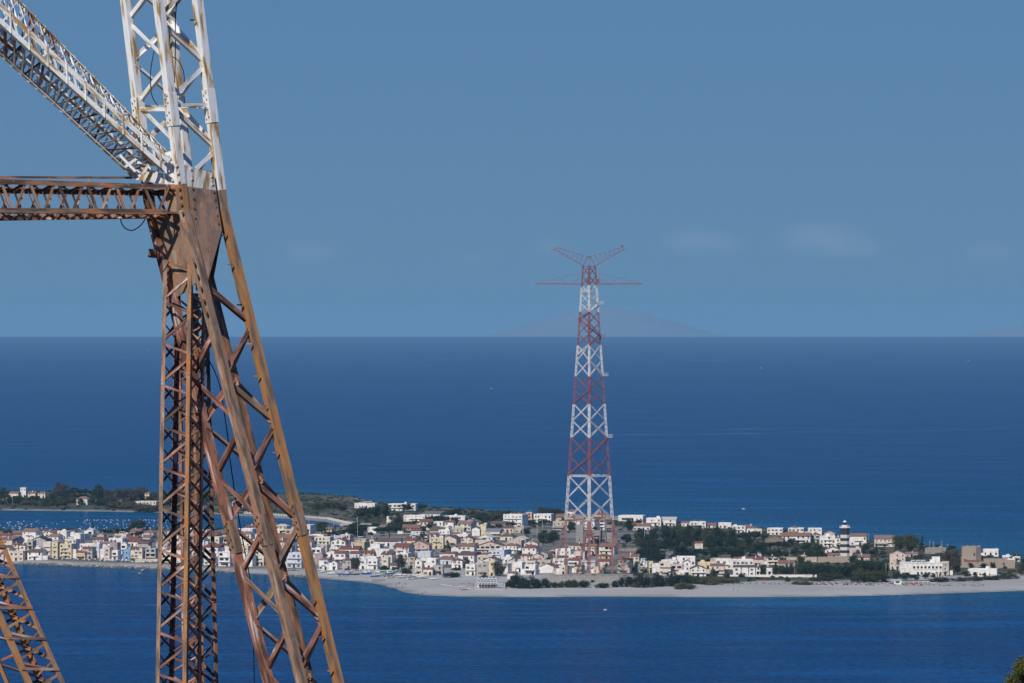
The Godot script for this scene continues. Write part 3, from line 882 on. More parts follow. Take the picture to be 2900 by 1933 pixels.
func box_leg(owner: Node, called: String, a: Vector3, b: Vector3, wide_a: float, wide_b: float, ex: Vector3, ez: Vector3, mat: Material, panels: int, bar_w := 0.34):
	# a lattice leg: four corner members and the lacing between them
	var st := start()
	var c := [ex + ez, ex - ez, -ex - ez, -ex + ez]
	for i in 4:
		bar(st, a + c[i] * wide_a / 2, b + c[i] * wide_b / 2, bar_w, bar_w)
	for i in 4:
		var j := (i + 1) % 4
		for k in panels:
			var t := float(k) / panels
			var u := float(k + 1) / panels
			var p: int = i if k % 2 == 0 else j
			var q: int = j if k % 2 == 0 else i
			bar(st, along(a + c[p] * wide_a / 2, b + c[p] * wide_b / 2, t), along(a + c[q] * wide_a / 2, b + c[q] * wide_b / 2, u), bar_w * 0.5, bar_w * 0.5)
	obj(called, done(st), mat, owner)


func half_at(h: float) -> float:
	# from the axis to a leg, by height
	if h > 206.8:
		return lerpf(5.2, 4.4, (h - 206.8) / 14.0)
	return lerpf(16.6, 5.2, (h - 39.3) / 167.5)


func build_far_pylon():
	var at := Vector3(55.0, 0, -3896.0)
	at.y = 5.6
	var py := thing("lattice_pylon", "red and white banded lattice pylon with two crossarms rising above the town", "pylon", at)
	var dirs := [Vector3.LEFT, Vector3.BACK, Vector3.RIGHT, Vector3.FORWARD]
	var levels := [39.3, 71.1, 98.3, 122.3, 142.0, 164.2, 187.9, 206.8, 220.5]
	for k in levels.size() - 1:
		var lo: float = levels[k]
		var hi: float = levels[k + 1]
		var white := k % 2 == 0 and k < 7
		var mat: Material = M.tower_white if white else M.tower_red
		var band := part(py, "white_band" if white else "red_band")
		var n := 2 if k != 5 and k != 6 else 3
		if k == 7:
			n = 2
		var size := lerpf(1.75, 0.95, clampf((lo - 39.0) / 165.0, 0, 1))
		var legs := 0.29 if white else 0.27
		for d: Vector3 in dirs:
			var ex: Vector3 = (d + Vector3(-d.z, 0, d.x)).normalized() * 0.7071
			var ez: Vector3 = (d - Vector3(-d.z, 0, d.x)).normalized() * 0.7071
			box_leg(band, "leg", d * half_at(lo) + Vector3.UP * lo, d * half_at(hi) + Vector3.UP * hi, size, size * 0.96, ex, ez, mat, 8, legs)
		for f in 4:
			var p: Vector3 = dirs[f]
			var q: Vector3 = dirs[(f + 1) % 4]
			for m in n:
				var y0 := lerpf(lo, hi, float(m) / n)
				var y1 := lerpf(lo, hi, float(m + 1) / n)
				for s in 2:
					var a := (p if s == 0 else q) * half_at(y0) + Vector3.UP * y0
					var b := (q if s == 0 else p) * half_at(y1) + Vector3.UP * y1
					var st := start()
					var across := Vector3.UP * (0.42 if k < 5 else 0.3)
					var w := 0.22 if k < 5 else 0.19
					bar(st, a + across, b + across, w, w)
					bar(st, a - across, b - across, w, w)
					for c in 7:
						var t := (c + 0.1) / 7.0
						bar(st, along(a, b, t) + across, along(a, b, t + 0.1) - across, 0.1, 0.1)
					obj("brace", done(st), mat, band)
	# ring of beams where the legs split
	for lev in [39.3, 71.1]:
		var ring := part(py, "ring_beam")
		for f in 4:
			var st := start()
			var a: Vector3 = dirs[f] * half_at(lev) + Vector3.UP * lev
			var b: Vector3 = dirs[(f + 1) % 4] * half_at(lev) + Vector3.UP * lev
			for o in [0.5, -0.5]:
				bar(st, a + Vector3.UP * o, b + Vector3.UP * o, 0.34, 0.34)
			for c in 12:
				bar(st, along(a, b, c / 12.0) + Vector3.UP * (0.5 if c % 2 == 0 else -0.5), along(a, b, (c + 1) / 12.0) - Vector3.UP * (0.5 if c % 2 == 0 else -0.5), 0.15, 0.15)
			obj("beam", done(st), M.tower_white if lev > 50 else M.tower_base, ring)
	# feet: every leg spreads into a raking strut and two slender uprights
	for d: Vector3 in dirs:
		var foot := part(py, "foot")
		var top: Vector3 = d * 16.6 + Vector3.UP * 39.3
		var e: Vector3 = Vector3(-d.z, 0, d.x)
		box_leg(foot, "strut", d * 25.6 + Vector3.DOWN * 0.4, top, 2.0, 1.4, (d + e).normalized() * 0.7071, (d - e).normalized() * 0.7071, M.tower_base, 14, 0.30)
		for s in [-1.0, 1.0]:
			box_leg(foot, "strut", d * 16.4 + e * s * 8.6 + Vector3.DOWN * 0.4, top, 1.4, 1.1, (d + e).normalized() * 0.7071, (d - e).normalized() * 0.7071, M.tower_base, 14, 0.22)
		for h in [10.0, 20.0, 30.0]:
			var t: float = (h + 0.4) / 39.7
			var st := start()
			var hub: Vector3 = along(d * 25.6, d * 16.6, t) + Vector3.UP * h
			for s in [-1.0, 1.0]:
				bar(st, hub, along(d * 16.4 + e * s * 8.6, d * 16.6, t) + Vector3.UP * h, 0.26, 0.26)
			bar(st, along(d * 16.4 + e * 8.6, d * 16.6, t) + Vector3.UP * h, along(d * 16.4 - e * 8.6, d * 16.6, t) + Vector3.UP * h, 0.26, 0.26)
			box_at(st, hub - Vector3(1.3, 0.2, 1.3), hub + Vector3(1.3, 0.15, 1.3))
			obj("tie", done(st), M.tower_base, foot)
		var st2 := start()
		box_at(st2, d * 25.6 - Vector3(2.2, 1.2, 2.2), d * 25.6 + Vector3(2.2, 0.5, 2.2))
		obj("footing", done(st2), M.concrete, foot)
	# stair flights between landings on the leg at the right
	var right := Vector3.RIGHT
	var front := Vector3.BACK
	var stairs := part(py, "stairs")
	var way := [[front, 55.2, right, 39.6], [right, 98.3, front, 84.7], [front, 84.7, Vector3.LEFT, 71.3], [front, 110.3, right, 98.3], [front, 132.0, Vector3.LEFT, 122.4], [front, 153.0, right, 142.2], [front, 164.2, Vector3.LEFT, 156.6],
		[front, 176.6, right, 170.0], [right, 170.0, front, 164.4], [Vector3.LEFT, 182.2, front, 176.8], [front, 187.8, Vector3.LEFT, 182.2], [right, 193.4, front, 188.0], [front, 198.6, right, 193.6], [right, 206.6, Vector3.LEFT, 201.0]]
	for q in way:
		var y0: float = q[1]
		var y1: float = q[3]
		var mat: Material = M.tower_white
		for k in levels.size() - 1:
			if (y0 + y1) / 2 > levels[k] and (y0 + y1) / 2 < levels[k + 1]:
				mat = M.tower_white if k % 2 == 0 and k < 7 else M.tower_red
		var a: Vector3 = q[0] * (half_at(y0) + 0.7) + Vector3.UP * y0
		var b: Vector3 = q[2] * (half_at(y1) + 0.7) + Vector3.UP * y1
		var st := start()
		bar(st, a, b, 0.55, 0.9, Vector3.UP)
		for o in [0.0, 1.0]:
			bar(st, a + Vector3(0.4, 1.2, 0.4) - Vector3(0.8, 0, 0.8) * o, b + Vector3(0.4, 1.2, 0.4) - Vector3(0.8, 0, 0.8) * o, 0.14, 0.14)
		obj("flight", done(st), mat, stairs)
	for h in [40.0, 98.4, 142.4, 170.0, 193.4]:
		var p: Vector3 = right * (half_at(h) + 2.3) + Vector3.UP * h
		var st := start()
		box_at(st, p - Vector3(2.6, 0.12, 1.1), p + Vector3(1.8, 0.1, 1.1))
		for x in 5:
			for z in [-1.2, 1.2]:
				bar(st, p + Vector3(-2.4 + x, 0, z), p + Vector3(-2.4 + x, 2.0, z), 0.12, 0.12)
		for y in [0.9, 2.0]:
			for z in [-1.2, 1.2]:
				bar(st, p + Vector3(-2.4, y, z), p + Vector3(1.9, y, z), 0.12, 0.12)
			bar(st, p + Vector3(1.8, y, -1.2), p + Vector3(1.8, y, 1.2), 0.12, 0.12)
		obj("landing", done(st), M.tower_red if h > 160 and h < 172 else M.tower_white, stairs)
	# lower crossarm, with its stays
	var arm := part(py, "lower_crossarm")
	for s in [-1.0, 1.0]:
		var st := start()
		var root: Vector3 = Vector3(s * 4.5, 207.6, 0)
		var tip := Vector3(s * 38.4, 207.9, 0)
		for z in [-1.2, 1.2]:
			bar(st, root + Vector3(0, 0, z * 2), tip + Vector3(0, 0, z * 0.3), 0.5, 0.4)
			bar(st, root + Vector3(0, 0.9, z * 2), tip + Vector3(0, 0.2, z * 0.3), 0.22, 0.22)
		for k in 16:
			var t := k / 16.0
			var w := lerpf(2.4, 0.36, t)
			var w2 := lerpf(2.4, 0.36, (k + 1) / 16.0)
			var sg := 1.0 if k % 2 == 0 else -1.0
			bar(st, along(root, tip, t) + Vector3(0, 0, w * sg), along(root, tip, (k + 1) / 16.0) - Vector3(0, 0, w2 * sg), 0.22, 0.22)
		obj("arm", done(st), M.tower_red, arm)
		st = start()
		var mast := Vector3(s * 4.6, 216.0, 0)
		var knee := Vector3(s * 21.0, 212.4, 0)
		bar(st, mast, knee, 0.2, 0.2)
		bar(st, knee, tip, 0.2, 0.2)
		for x in [16.0, 26.0]:
			bar(st, knee, Vector3(s * x, 208.0, 0), 0.18, 0.18)
		bar(st, Vector3(s * 4.6, 214.0, 0), Vector3(s * 12.5, 208.0, 0), 0.2, 0.2)
		obj("stay", done(st), M.tower_red, arm)
	# head and the two rising horns
	var head := part(py, "head")
	var peak := Vector3(0, 227.2, 0)
	var st := start()
	for d: Vector3 in dirs:
		bar(st, d * 4.4 + Vector3.UP * 220.5, peak + d * 0.7, 0.36, 0.36)
		bar(st, d * 4.4 + Vector3.UP * 220.5, Vector3(-d.z, 0, d.x) * 4.4 + Vector3.UP * 220.5, 0.42, 0.42)
	bar(st, Vector3(0, 220.5, 0), peak, 0.4, 0.4)
	box_at(st, peak - Vector3(0.9, 0.5, 0.9), peak + Vector3(0.9, 0.4, 0.9))
	obj("peak_frame", done(st), M.tower_red, head)
	st = start()
	box_at(st, Vector3(-1.8, 207.2, 2.0), Vector3(0.6, 211.0, 4.6))
	box_at(st, Vector3(4.8, 208.2, -1.0), Vector3(7.4, 211.4, 1.4))
	obj("cabin", done(st), M.tower_red, head)
	for s in [-1.0, 1.0]:
		var horn := part(py, "upper_crossarm")
		st = start()
		var root := Vector3(s * 4.4, 220.8, 0)
		var tip := Vector3(s * 24.6, 232.4, 0)
		var top := Vector3(s * 0.7, 227.2, 0)
		var top_tip := Vector3(s * 23.6, 234.2, 0)
		for z in [-0.8, 0.8]:
			bar(st, root + Vector3(0, 0, z * 2), tip + Vector3(0, 0, z * 0.5), 0.44, 0.44)
			bar(st, top + Vector3(0, 0, z), top_tip + Vector3(0, 0, z * 0.4), 0.2, 0.2)
		for k in 7:
			var t := k / 7.0
			bar(st, along(root, tip, t) + Vector3(0, 0, 0.9 * (1 - t)), along(top, top_tip, t), 0.2, 0.2)
			bar(st, along(top, top_tip, t), along(root, tip, (k + 1) / 7.0), 0.16, 0.16)
			bar(st, along(root, tip, t) + Vector3(0, 0, 1.6 * (1 - t)), along(root, tip, (k + 1) / 7.0) - Vector3(0, 0, 1.6 * (1 - t)), 0.16, 0.16)
		bar(st, tip - Vector3(s * 1.0, 0, 0), tip + Vector3(s * 2.6, -0.1, 0), 0.4, 0.4)
		bar(st, tip, top_tip, 0.3, 0.3)
		obj("arm", done(st), M.tower_red, horn)
		if s > 0:
			st = start()
			box_at(st, top_tip - Vector3(0.9, 0.2, 0.6), top_tip + Vector3(0.6, 1.4, 0.6))
			obj("beacon_box", done(st), M.tower_red, horn)


# ---------------------------------------------------------------- houses

func window_mesh(frame: Material, shut: Material, w: float, h: float, arched := false) -> ArrayMesh:
	var st := start()
	var f := 0.14
	box_at(st, Vector3(-w / 2 - f, -f, -0.05), Vector3(-w / 2, h + f, 0.12))
	box_at(st, Vector3(w / 2, -f, -0.05), Vector3(w / 2 + f, h + f, 0.12))
	box_at(st, Vector3(-w / 2, h, -0.05), Vector3(w / 2, h + f, 0.12))
	box_at(st, Vector3(-w / 2 - 0.1, -f, -0.05), Vector3(w / 2 + 0.1, 0, 0.22))
	var mesh := done(st)
	st = start()
	box_at(st, Vector3(-w / 2, 0, -0.05), Vector3(w / 2, h, 0.03))
	st.generate_normals()
	st.commit(mesh)
	mesh.surface_set_material(0, frame)
	mesh.surface_set_material(1, M.glass)
	if shut:
		st = start()
		box_at(st, Vector3(-w / 2 - f - w * 0.5, -0.05, 0.02), Vector3(-w / 2 - f, h, 0.16))
		box_at(st, Vector3(w / 2 + f, -0.05, 0.02), Vector3(w / 2 + f + w * 0.5, h, 0.16))
		st.generate_normals()
		st.commit(mesh)
		mesh.surface_set_material(2, shut)
	return mesh


func build_house_parts():
	var unit := start()
	box_at(unit, Vector3(-0.5, -0.25, -0.5), Vector3(0.5, 1, 0.5))
	shared.box = done(unit)
	# roofs of one metre each way: ridge along x, ridge along z, hipped, lean-to
	var st := start()
	prism(st, PackedVector3Array([Vector3(-0.5, 0, -0.5), Vector3(-0.5, 0, 0.5), Vector3(-0.5, 0.06, 0.5), Vector3(-0.5, 1, 0), Vector3(-0.5, 0.06, -0.5)]), Vector3(1, 0, 0))
	shared.gable_x = done(st)
	st = start()
	prism(st, PackedVector3Array([Vector3(-0.5, 0, -0.5), Vector3(0.5, 0, -0.5), Vector3(0.5, 0.06, -0.5), Vector3(0, 1, -0.5), Vector3(-0.5, 0.06, -0.5)]), Vector3(0, 0, 1))
	shared.gable_z = done(st)
	st = start()
	prism(st, PackedVector3Array([Vector3(-0.485, 0.01, -0.47), Vector3(0.485, 0.01, -0.47), Vector3(0, 0.94, -0.47)]), Vector3(0, 0, 0.94))
	shared.gable_wall_z = done(st)
	st = start()
	prism(st, PackedVector3Array([Vector3(-0.47, 0.01, -0.485), Vector3(-0.47, 0.01, 0.485), Vector3(-0.47, 0.94, 0)]), Vector3(0.94, 0, 0))
	shared.gable_wall_x = done(st)
	# two slabs for a roof whose gable wall shows under it
	st = start()
	for s in [-1.0, 1.0]:
		prism(st, PackedVector3Array([Vector3(0.53 * s, -0.06, -0.5), Vector3(0, 1, -0.5), Vector3(0, 1.12, -0.5), Vector3(0.55 * s, 0.02, -0.5)]), Vector3(0, 0, 1))
	shared.slabs_z = done(st)
	st = start()
	for s in [-1.0, 1.0]:
		prism(st, PackedVector3Array([Vector3(-0.5, -0.06, 0.53 * s), Vector3(-0.5, 1, 0), Vector3(-0.5, 1.12, 0), Vector3(-0.5, 0.02, 0.55 * s)]), Vector3(1, 0, 0))
	shared.slabs_x = done(st)
	st = start()
	var e := 0.5
	var a := [Vector3(-e, 0, e), Vector3(e, 0, e), Vector3(e, 0, -e), Vector3(-e, 0, -e)]
	var r0 := Vector3(-0.2, 1, 0)
	var r1 := Vector3(0.2, 1, 0)
	quad(st, a[0], r0, r1, a[1])
	quad(st, a[2], r1, r0, a[3])
	tri(st, a[3], r0, a[0])
	tri(st, a[1], r1, a[2])
	quad(st, a[0], a[1], a[2], a[3])
	shared.hip = done(st)
	st = start()
	prism(st, PackedVector3Array([Vector3(-0.5, 0, 0.5), Vector3(-0.5, 0.12, 0.5), Vector3(-0.5, 1, -0.5), Vector3(-0.5, 0, -0.5)]), Vector3(1, 0, 0))
	shared.lean = done(st)
	st = start()
	for q in [[-0.5, 0.5, 0.44, 0.5], [-0.5, 0.5, -0.5, -0.44], [-0.5, -0.46, -0.44, 0.44], [0.46, 0.5, -0.44, 0.44]]:
		box_at(st, Vector3(q[0], 0, q[2]), Vector3(q[1], 1, q[3]))
	shared.parapet = done(st)
	st = start()
	box_at(st, Vector3(-0.5, 0, 0), Vector3(0.5, 0.14, 1.1))
	for k in 9:
		box_at(st, Vector3(-0.5 + k * 0.12, 0.14, 1.04), Vector3(-0.48 + k * 0.12, 1.0, 1.09))
	box_at(st, Vector3(-0.5, 1.0, 1.03), Vector3(0.5, 1.07, 1.1))
	shared.balcony = done(st)
	M.glass = plain(0.018, 0.022, 0.028, 0.12, 0.5)
	M.trim = plain(0.62, 0.6, 0.56, 0.8)
	M.dark = plain(0.035, 0.032, 0.03, 0.9)
	shared.windows = [
		window_mesh(M.trim, null, 0.95, 1.3), window_mesh(M.trim, plain(0.10, 0.055, 0.035, 0.8), 0.85, 1.45), window_mesh(M.trim, plain(0.025, 0.085, 0.06, 0.8), 0.85, 1.45),
		window_mesh(plain(0.2, 0.12, 0.07), null, 1.0, 1.6), window_mesh(M.trim, plain(0.03, 0.14, 0.42, 0.8), 1.1, 1.6),
	]
	shared.door = window_mesh(plain(0.16, 0.09, 0.05), null, 1.3, 2.3)
	shared.loggia = window_mesh(M.trim, null, 2.8, 1.8)
	var wt := noise_tex(71, 0.012, [[0.0, lin(0.62, 0.58, 0.54)], [0.36, lin(0.82, 0.80, 0.77)], [0.55, lin(0.96, 0.95, 0.94)], [1.0, lin(1, 1, 1)]], 5, 512)
	var walls := {
		"white": [0.8, 0.79, 0.77], "cream": [0.69, 0.645, 0.555], "yellow": [0.675, 0.6, 0.427], "ochre": [0.57, 0.48, 0.33], "peach": [0.675, 0.578, 0.495], "pink": [0.66, 0.555, 0.525], "salmon": [0.6, 0.435, 0.39],
		"grey": [0.45, 0.44, 0.43], "beige": [0.52, 0.47, 0.4], "mauve": [0.4, 0.33, 0.33], "pale_blue": [0.6, 0.645, 0.712], "blue": [0.24, 0.42, 0.64], "orange": [0.63, 0.487, 0.323], "olive": [0.4, 0.36, 0.22], "brown": [0.27, 0.21, 0.17], "concrete": [0.3, 0.29, 0.27],
	}
	for key in walls:
		M["wall_" + key] = paint(walls[key][0], walls[key][1], walls[key][2], wt, 0.045, 0.92)
	var tiles := noise_tex(72, 0.05, [[0.0, lin(0.42, 0.4, 0.4)], [0.4, lin(0.75, 0.74, 0.72)], [0.6, lin(0.95, 0.92, 0.9)], [1.0, lin(1.15, 1.1, 1.0)]], 4, 512)
	var roofs := {"red": [0.235, 0.10, 0.075], "terracotta": [0.275, 0.155, 0.115], "brown": [0.16, 0.115, 0.095], "rose": [0.29, 0.19, 0.165], "dark": [0.07, 0.068, 0.07], "slate": [0.19, 0.18, 0.175], "white": [0.62, 0.61, 0.59], "metal": [0.24, 0.27, 0.31]}
	for key in roofs:
		M["roof_" + key] = paint(roofs[key][0], roofs[key][1], roofs[key][2], tiles, 0.16, 0.9)


func fit(called: String, mesh: Mesh, mat: Material, owner: Node, at: Vector3, size: Vector3, turn := 0.0) -> MeshInstance3D:
	var o := obj(called, mesh, mat, owner)
	o.position = at
	o.scale = size
	o.rotation_degrees.y = turn
	return o


const PLACES := ["the lower corner strut", "the slender rusty upright", "the rusty raking legs", "the beached boats", "the beach pavilion", "the banded pylon", "the pine wood", "the striped lighthouse", "the long school", "the stone fort"]
const TINTS := {"red": "red", "terracotta": "terracotta", "brown": "brown", "rose": "rose red", "dark": "dark", "slate": "grey", "white": "white", "metal": "blue grey"}
const ROOFS := {"gable_x": "pitched", "gable_z": "front-gabled", "hip": "hipped", "lean": "sloping"}


func spelled(text: String) -> String:
	# «@5» stands for a landmark of the place, «~» for the end of a count along the row
	for i in PLACES.size():
		text = text.replace("@%d" % i, "near " + PLACES[i])
	return text.replace("~", " from left")


func house(where: String, x: float, z: float, turn: float, w: float, d: float, h: float, wall: String, roof: String, tint: String, kind := 0, called := "house", category := "house") -> Node3D:  # called and category merely name the farther houses apart; all are ordinary houses
	var label: String = ["one", "two", "three", "four"][clampi(int(round(h / 3.2)) - 1, 0, 3)] + "-storey " + wall.replace("_", " ") + " "
	label += "flat-roofed " + category if roof == "flat" else category + " with " + TINTS[tint] + " " + ROOFS[roof] + " roof"
	var t := thing(called, spelled(label + ("" if where.begins_with(",") else " ") + where), category, Vector3(x, ground(x, z) - 0.2, z), turn, "houses of the town on the point")
	var wm: Material = M["wall_" + wall]
	var rm: Material = M["roof_" + tint]
	fit("wall", shared.box, wm, t, Vector3(0, 0, -d / 2), Vector3(w, h, d))
	var rise := 0.0
	if roof == "gable_x":
		rise = clampf(d * 0.18, 1.2, 2.6)
		var r := fit("roof", shared.slabs_x, rm, t, Vector3(0, h, -d / 2), Vector3(w + 0.7, rise, d))
		fit("gable", shared.gable_wall_x, wm, t, Vector3(0, h, -d / 2), Vector3(w * 1.06, rise, d))
	elif roof == "gable_z":
		rise = clampf(w * 0.2, 1.4, 3.6)
		fit("roof", shared.slabs_z, rm, t, Vector3(0, h, -d / 2), Vector3(w, rise, d + 0.9))
		fit("gable", shared.gable_wall_z, wm, t, Vector3(0, h, -d / 2), Vector3(w, rise, d * 1.06))
		if w > 8.0 and kind > 0:
			var g := fit("window", shared.windows[0], null, t, Vector3(0, h + 0.25, 0.06), Vector3.ONE)
	elif roof == "hip":
		rise = clampf(minf(w, d) * 0.19, 1.2, 2.4)
		fit("roof", shared.hip, rm, t, Vector3(0, h, -d / 2), Vector3(w + 1.0, rise, d + 1.0))
	elif roof == "lean":
		rise = clampf(d * 0.2, 1.2, 2.6)
		fit("roof", shared.lean, rm, t, Vector3(0, h, -d / 2), Vector3(w + 0.6, rise, d + 0.6))
	else:
		fit("parapet", shared.parapet, wm, t, Vector3(0, h, -d / 2), Vector3(w + 0.12, 0.8, d + 0.12))
		if rng.randf() < 0.45:
			var s := Vector3(rng.randf_range(1.8, 3.2), rng.randf_range(1.8, 2.6), 2.4)
			fit("stair_hut", shared.box, wm, t, Vector3(rng.randf_range(-0.3, 0.3) * w, h, -d * 0.6), s)
		if rng.randf() < 0.3:
			var st := start()
			tube(st, PackedVector3Array([Vector3(0, 0, 0), Vector3(0, 2.6, 0)]), 0.06, 5)
			bar(st, Vector3(-0.6, 2.3, 0), Vector3(0.6, 2.3, 0), 0.06, 0.06)
			obj("aerial", done(st), M.trim, t).position = Vector3(rng.randf_range(-0.35, 0.35) * w, h, -d * 0.5)
	if rise > 0 and rng.randf() < 0.5:
		fit("chimney", shared.box, wm, t, Vector3(rng.randf_range(-0.3, 0.3) * w, h + 0.5, -d * 0.35), Vector3(0.7, rise + 0.5, 0.7))
	if kind < 0:
		return t
	# additions: a lean-to or annexe at one side, an awning, a pergola on the roof
	if rng.randf() < 0.4:
		var e := Vector3(rng.randf_range(2.5, 5.0), h * rng.randf_range(0.35, 0.8), rng.randf_range(4.0, 7.0))
		fit("annexe", shared.box, wm if rng.randf() < 0.5 else M.wall_white, t, Vector3((w + e.x) / 2.0 * (1 if rng.randf() < 0.5 else -1), 0, -e.z / 2.0 - rng.randf_range(0.2, 2.5)), e)
	if rng.randf() < 0.25:
		fit("awning", shared.lean, [M.roof_brown, M.wall_pale_blue, M.wall_olive, M.wall_white][rng.randi() % 4], t, Vector3(rng.randf_range(-0.2, 0.2) * w, 2.5, 0.9), Vector3(rng.randf_range(0.4, 0.8) * w, 0.7, 2.0))
	if roof == "flat" and rng.randf() < 0.35:
		fit("pergola", shared.box, [M.roof_brown, M.dark, M.wall_white][rng.randi() % 3], t, Vector3(rng.randf_range(-0.2, 0.2) * w, h + 2.3, -d * 0.5), Vector3(w * 0.45, 0.18, d * 0.4))
		for s in [-1, 1]:
			fit("pergola_post", shared.box, M.trim, t, Vector3(w * 0.2 * s, h, -d * 0.35), Vector3(0.18, 2.4, 0.18))
	# openings of the front and of one side
	var floors := maxi(1, int(round(h / 3.2)))
	var per: float = h / floors
	var cols := clampi(int(w / 3.1), 1, 6)
	var style := kind % 10
	var pick: Mesh = shared.windows[style % 5]
	for f in floors:
		for c in cols:
			var px := (c + 0.5) / cols * w - w / 2
			var py := f * per + (0.95 if f > 0 else 0.9) + 0.2
			if f == 0 and c == cols / 2:
				fit("door", shared.door, null, t, Vector3(px, 0.25, 0.0), Vector3.ONE)
			elif rng.randf() < 0.74:
				var m: Mesh = shared.loggia if style >= 5 and f > 0 and w / cols > 3.9 else pick
				fit("window", m, null, t, Vector3(px + rng.randf_range(-0.35, 0.35), py + rng.randf_range(-0.1, 0.15), 0.0), Vector3(rng.randf_range(0.8, 1.15), minf(1.0, per / 3.1) * rng.randf_range(0.8, 1.1), 1))
		if f > 0 and (style >= 3 or rng.randf() < 0.3):
			fit("balcony", shared.balcony, wm if rng.randf() < 0.6 else M.trim, t, Vector3(0, f * per, 0), Vector3(w * (0.9 if style >= 5 else 0.5), 1, 1.1))
	for f in floors:
		if rng.randf() < 0.6:
			fit("window", pick, null, t, Vector3(w / 2, f * per + 1.1, -d * rng.randf_range(0.25, 0.75)), Vector3.ONE, 90.0)
	return t


func build_town():
	build_house_parts()
	house("on the front street", -0.5, -3875.7, -16, 5.8, 7.0, 4.6, "white", "gable_x", "terracotta", 0)
	house("and chalet balconies", 132.8, -3897.6, -0, 11.1, 10.9, 6.0, "white", "gable_z", "brown", 5)
	house("with a long blank front", 337.0, -3915.5, -9, 20.7, 14.0, 4.7, "white", "flat", "red", 0)
	house("@6, first~", 160.6, -3901.7, -6, 5.5, 7.0, 6.8, "white", "lean", "brown", 1)
	house("@6, second~", 166.0, -3902.4, -8, 5.3, 7.0, 6.8, "white", "lean", "brown", 1)
	house("@6, third~", 171.2, -3903.1, -7, 5.1, 7.0, 6.8, "white", "lean", "brown", 1)
	house("on the front street", -14.6, -3926.7, -20, 5.0, 7.0, 10.4, "yellow", "flat", "brown", 0)
	house("on the beach front", -60.9, -3950.6, -8, 6.8, 7.0, 4.6, "cream", "gable_x", "red", 1)
	house("@4, third~", -30.0, -3940.0, -20, 7.3, 7.4, 7.6, "white", "flat", "red", 7)
	house("on the front street", -21.5, -3937.8, -8, 8.3, 8.0, 8.0, "grey", "flat", "red", 1)
	house("facing the beach", 109.5, -3914.3, -1, 8.0, 7.1, 9.2, "cream", "flat", "brown", 5)
	house("facing the beach", 125.4, -3912.7, -2, 5.1, 7.0, 9.9, "white", "gable_z", "red", 0)
	house("facing the beach", 311.6, -3929.1, -7, 5.1, 7.0, 9.4, "beige", "flat", "red", 0)
	house("@6, fourth~", 176.4, -3919.5, -6, 3.4, 7.0, 5.8, "white", "lean", "brown", 3)
	house("@6, fifth~", 184.7, -3920.9, -1, 4.4, 7.0, 5.6, "white", "lean", "brown", 1)
	house("on the beach front", -53.8, -3956.4, -8, 7.3, 7.0, 6.1, "grey", "flat", "red", 3)
	house("on the beach front", -67.9, -3961.1, -14, 5.5, 7.0, 3.7, "cream", "flat", "red", 0)
	house("with two storeys of parapet", 13.0, -3941.5, -19, 8.0, 7.7, 6.8, "white", "flat", "red", 5)
	house("@5", 37.0, -3939.2, -10, 5.9, 7.0, 6.1, "cream", "flat", "red", 0)
	house("facing the beach", 118.3, -3925.2, -9, 8.5, 7.0, 7.0, "pink", "flat", "brown", 5)
	house("@4, fourth~", -7.7, -3956.6, -15, 9.9, 10.4, 7.0, "white", "flat", "brown", 0)
	house("facing the beach", 147.7, -3930.0, -3, 10.2, 7.7, 5.8, "peach", "lean", "terracotta", 5)
	house("on the front street", 81.1, -3951.8, -11, 10.4, 9.2, 10.0, "beige", "hip", "red", 1)
	house("on the front street", 62.5, -3956.2, -10, 7.8, 8.8, 3.9, "yellow", "flat", "red", 0)
	house("@5", 25.2, -3965.6, -20, 10.8, 9.9, 4.9, "white", "gable_z", "brown", -1)
	house("on the front street", 47.8, -3968.6, -22, 5.5, 7.0, 4.7, "yellow", "gable_x", "red", 1)
	house("facing the beach", 100.5, -3955.1, -2, 2.9, 7.0, 7.6, "yellow", "flat", "red", 5)
	house("@6, first~", 104.0, -3953.9, -8, 5.1, 7.0, 6.1, "white", "flat", "red", -1)
	house("with deep dark balconies", 95.5, -3961.4, -10, 7.3, 7.0, 7.8, "white", "flat", "red", 7)
	house("@4, fifth~", 4.2, -3982.8, -15, 6.3, 7.9, 6.7, "white", "flat", "red", 0)
	house("@4, first~", -1.3, -3988.3, -14, 5.0, 7.0, 6.9, "cream", "flat", "red", 0)
	house("@6, second~", 114.5, -3982.8, -7, 11.4, 9.2, 7.0, "white", "flat", "brown", 1)
	house("and bright blue shutters", -139.7, -4046.0, -20, 7.0, 7.5, 7.5, "white", "lean", "rose", 4)
	house("on the beach front", -131.8, -4042.9, -14, 5.1, 7.0, 5.8, "white", "gable_z", "brown", 0)
	house("on the beach front", -87.6, -4028.3, -17, 5.0, 7.0, 3.5, "cream", "gable_x", "brown", 0)
	house("@4, second~", 12.2, -4014.0, -12, 9.8, 8.7, 6.2, "cream", "flat", "brown", 1)
	house("@6, fourth~", 167.8, -3975.4, -0, 15.5, 12.4, 6.9, "white", "flat", "terracotta", 1)
	house("facing the beach", 282.2, -3999.9, -5, 11.4, 9.3, 11.9, "peach", "gable_z", "terracotta", 0)
	house("on the front street", 55.8, -4013.3, -6, 10.8, 8.7, 6.2, "pale_blue", "flat", "terracotta", 1)
	house("facing the beach", 127.0, -3987.9, -3, 13.3, 11.4, 8.9, "white", "flat", "brown", 3)
	house("on the beach front", -122.5, -4047.2, -22, 6.8, 7.2, 7.0, "grey", "hip", "red", 1)
	house("@3, third~", -110.4, -4043.5, -6, 5.3, 7.0, 7.3, "white", "flat", "red", 2)
	house("with green shutters", -103.3, -4041.5, -16, 7.6, 7.2, 7.0, "white", "flat", "red", 7)
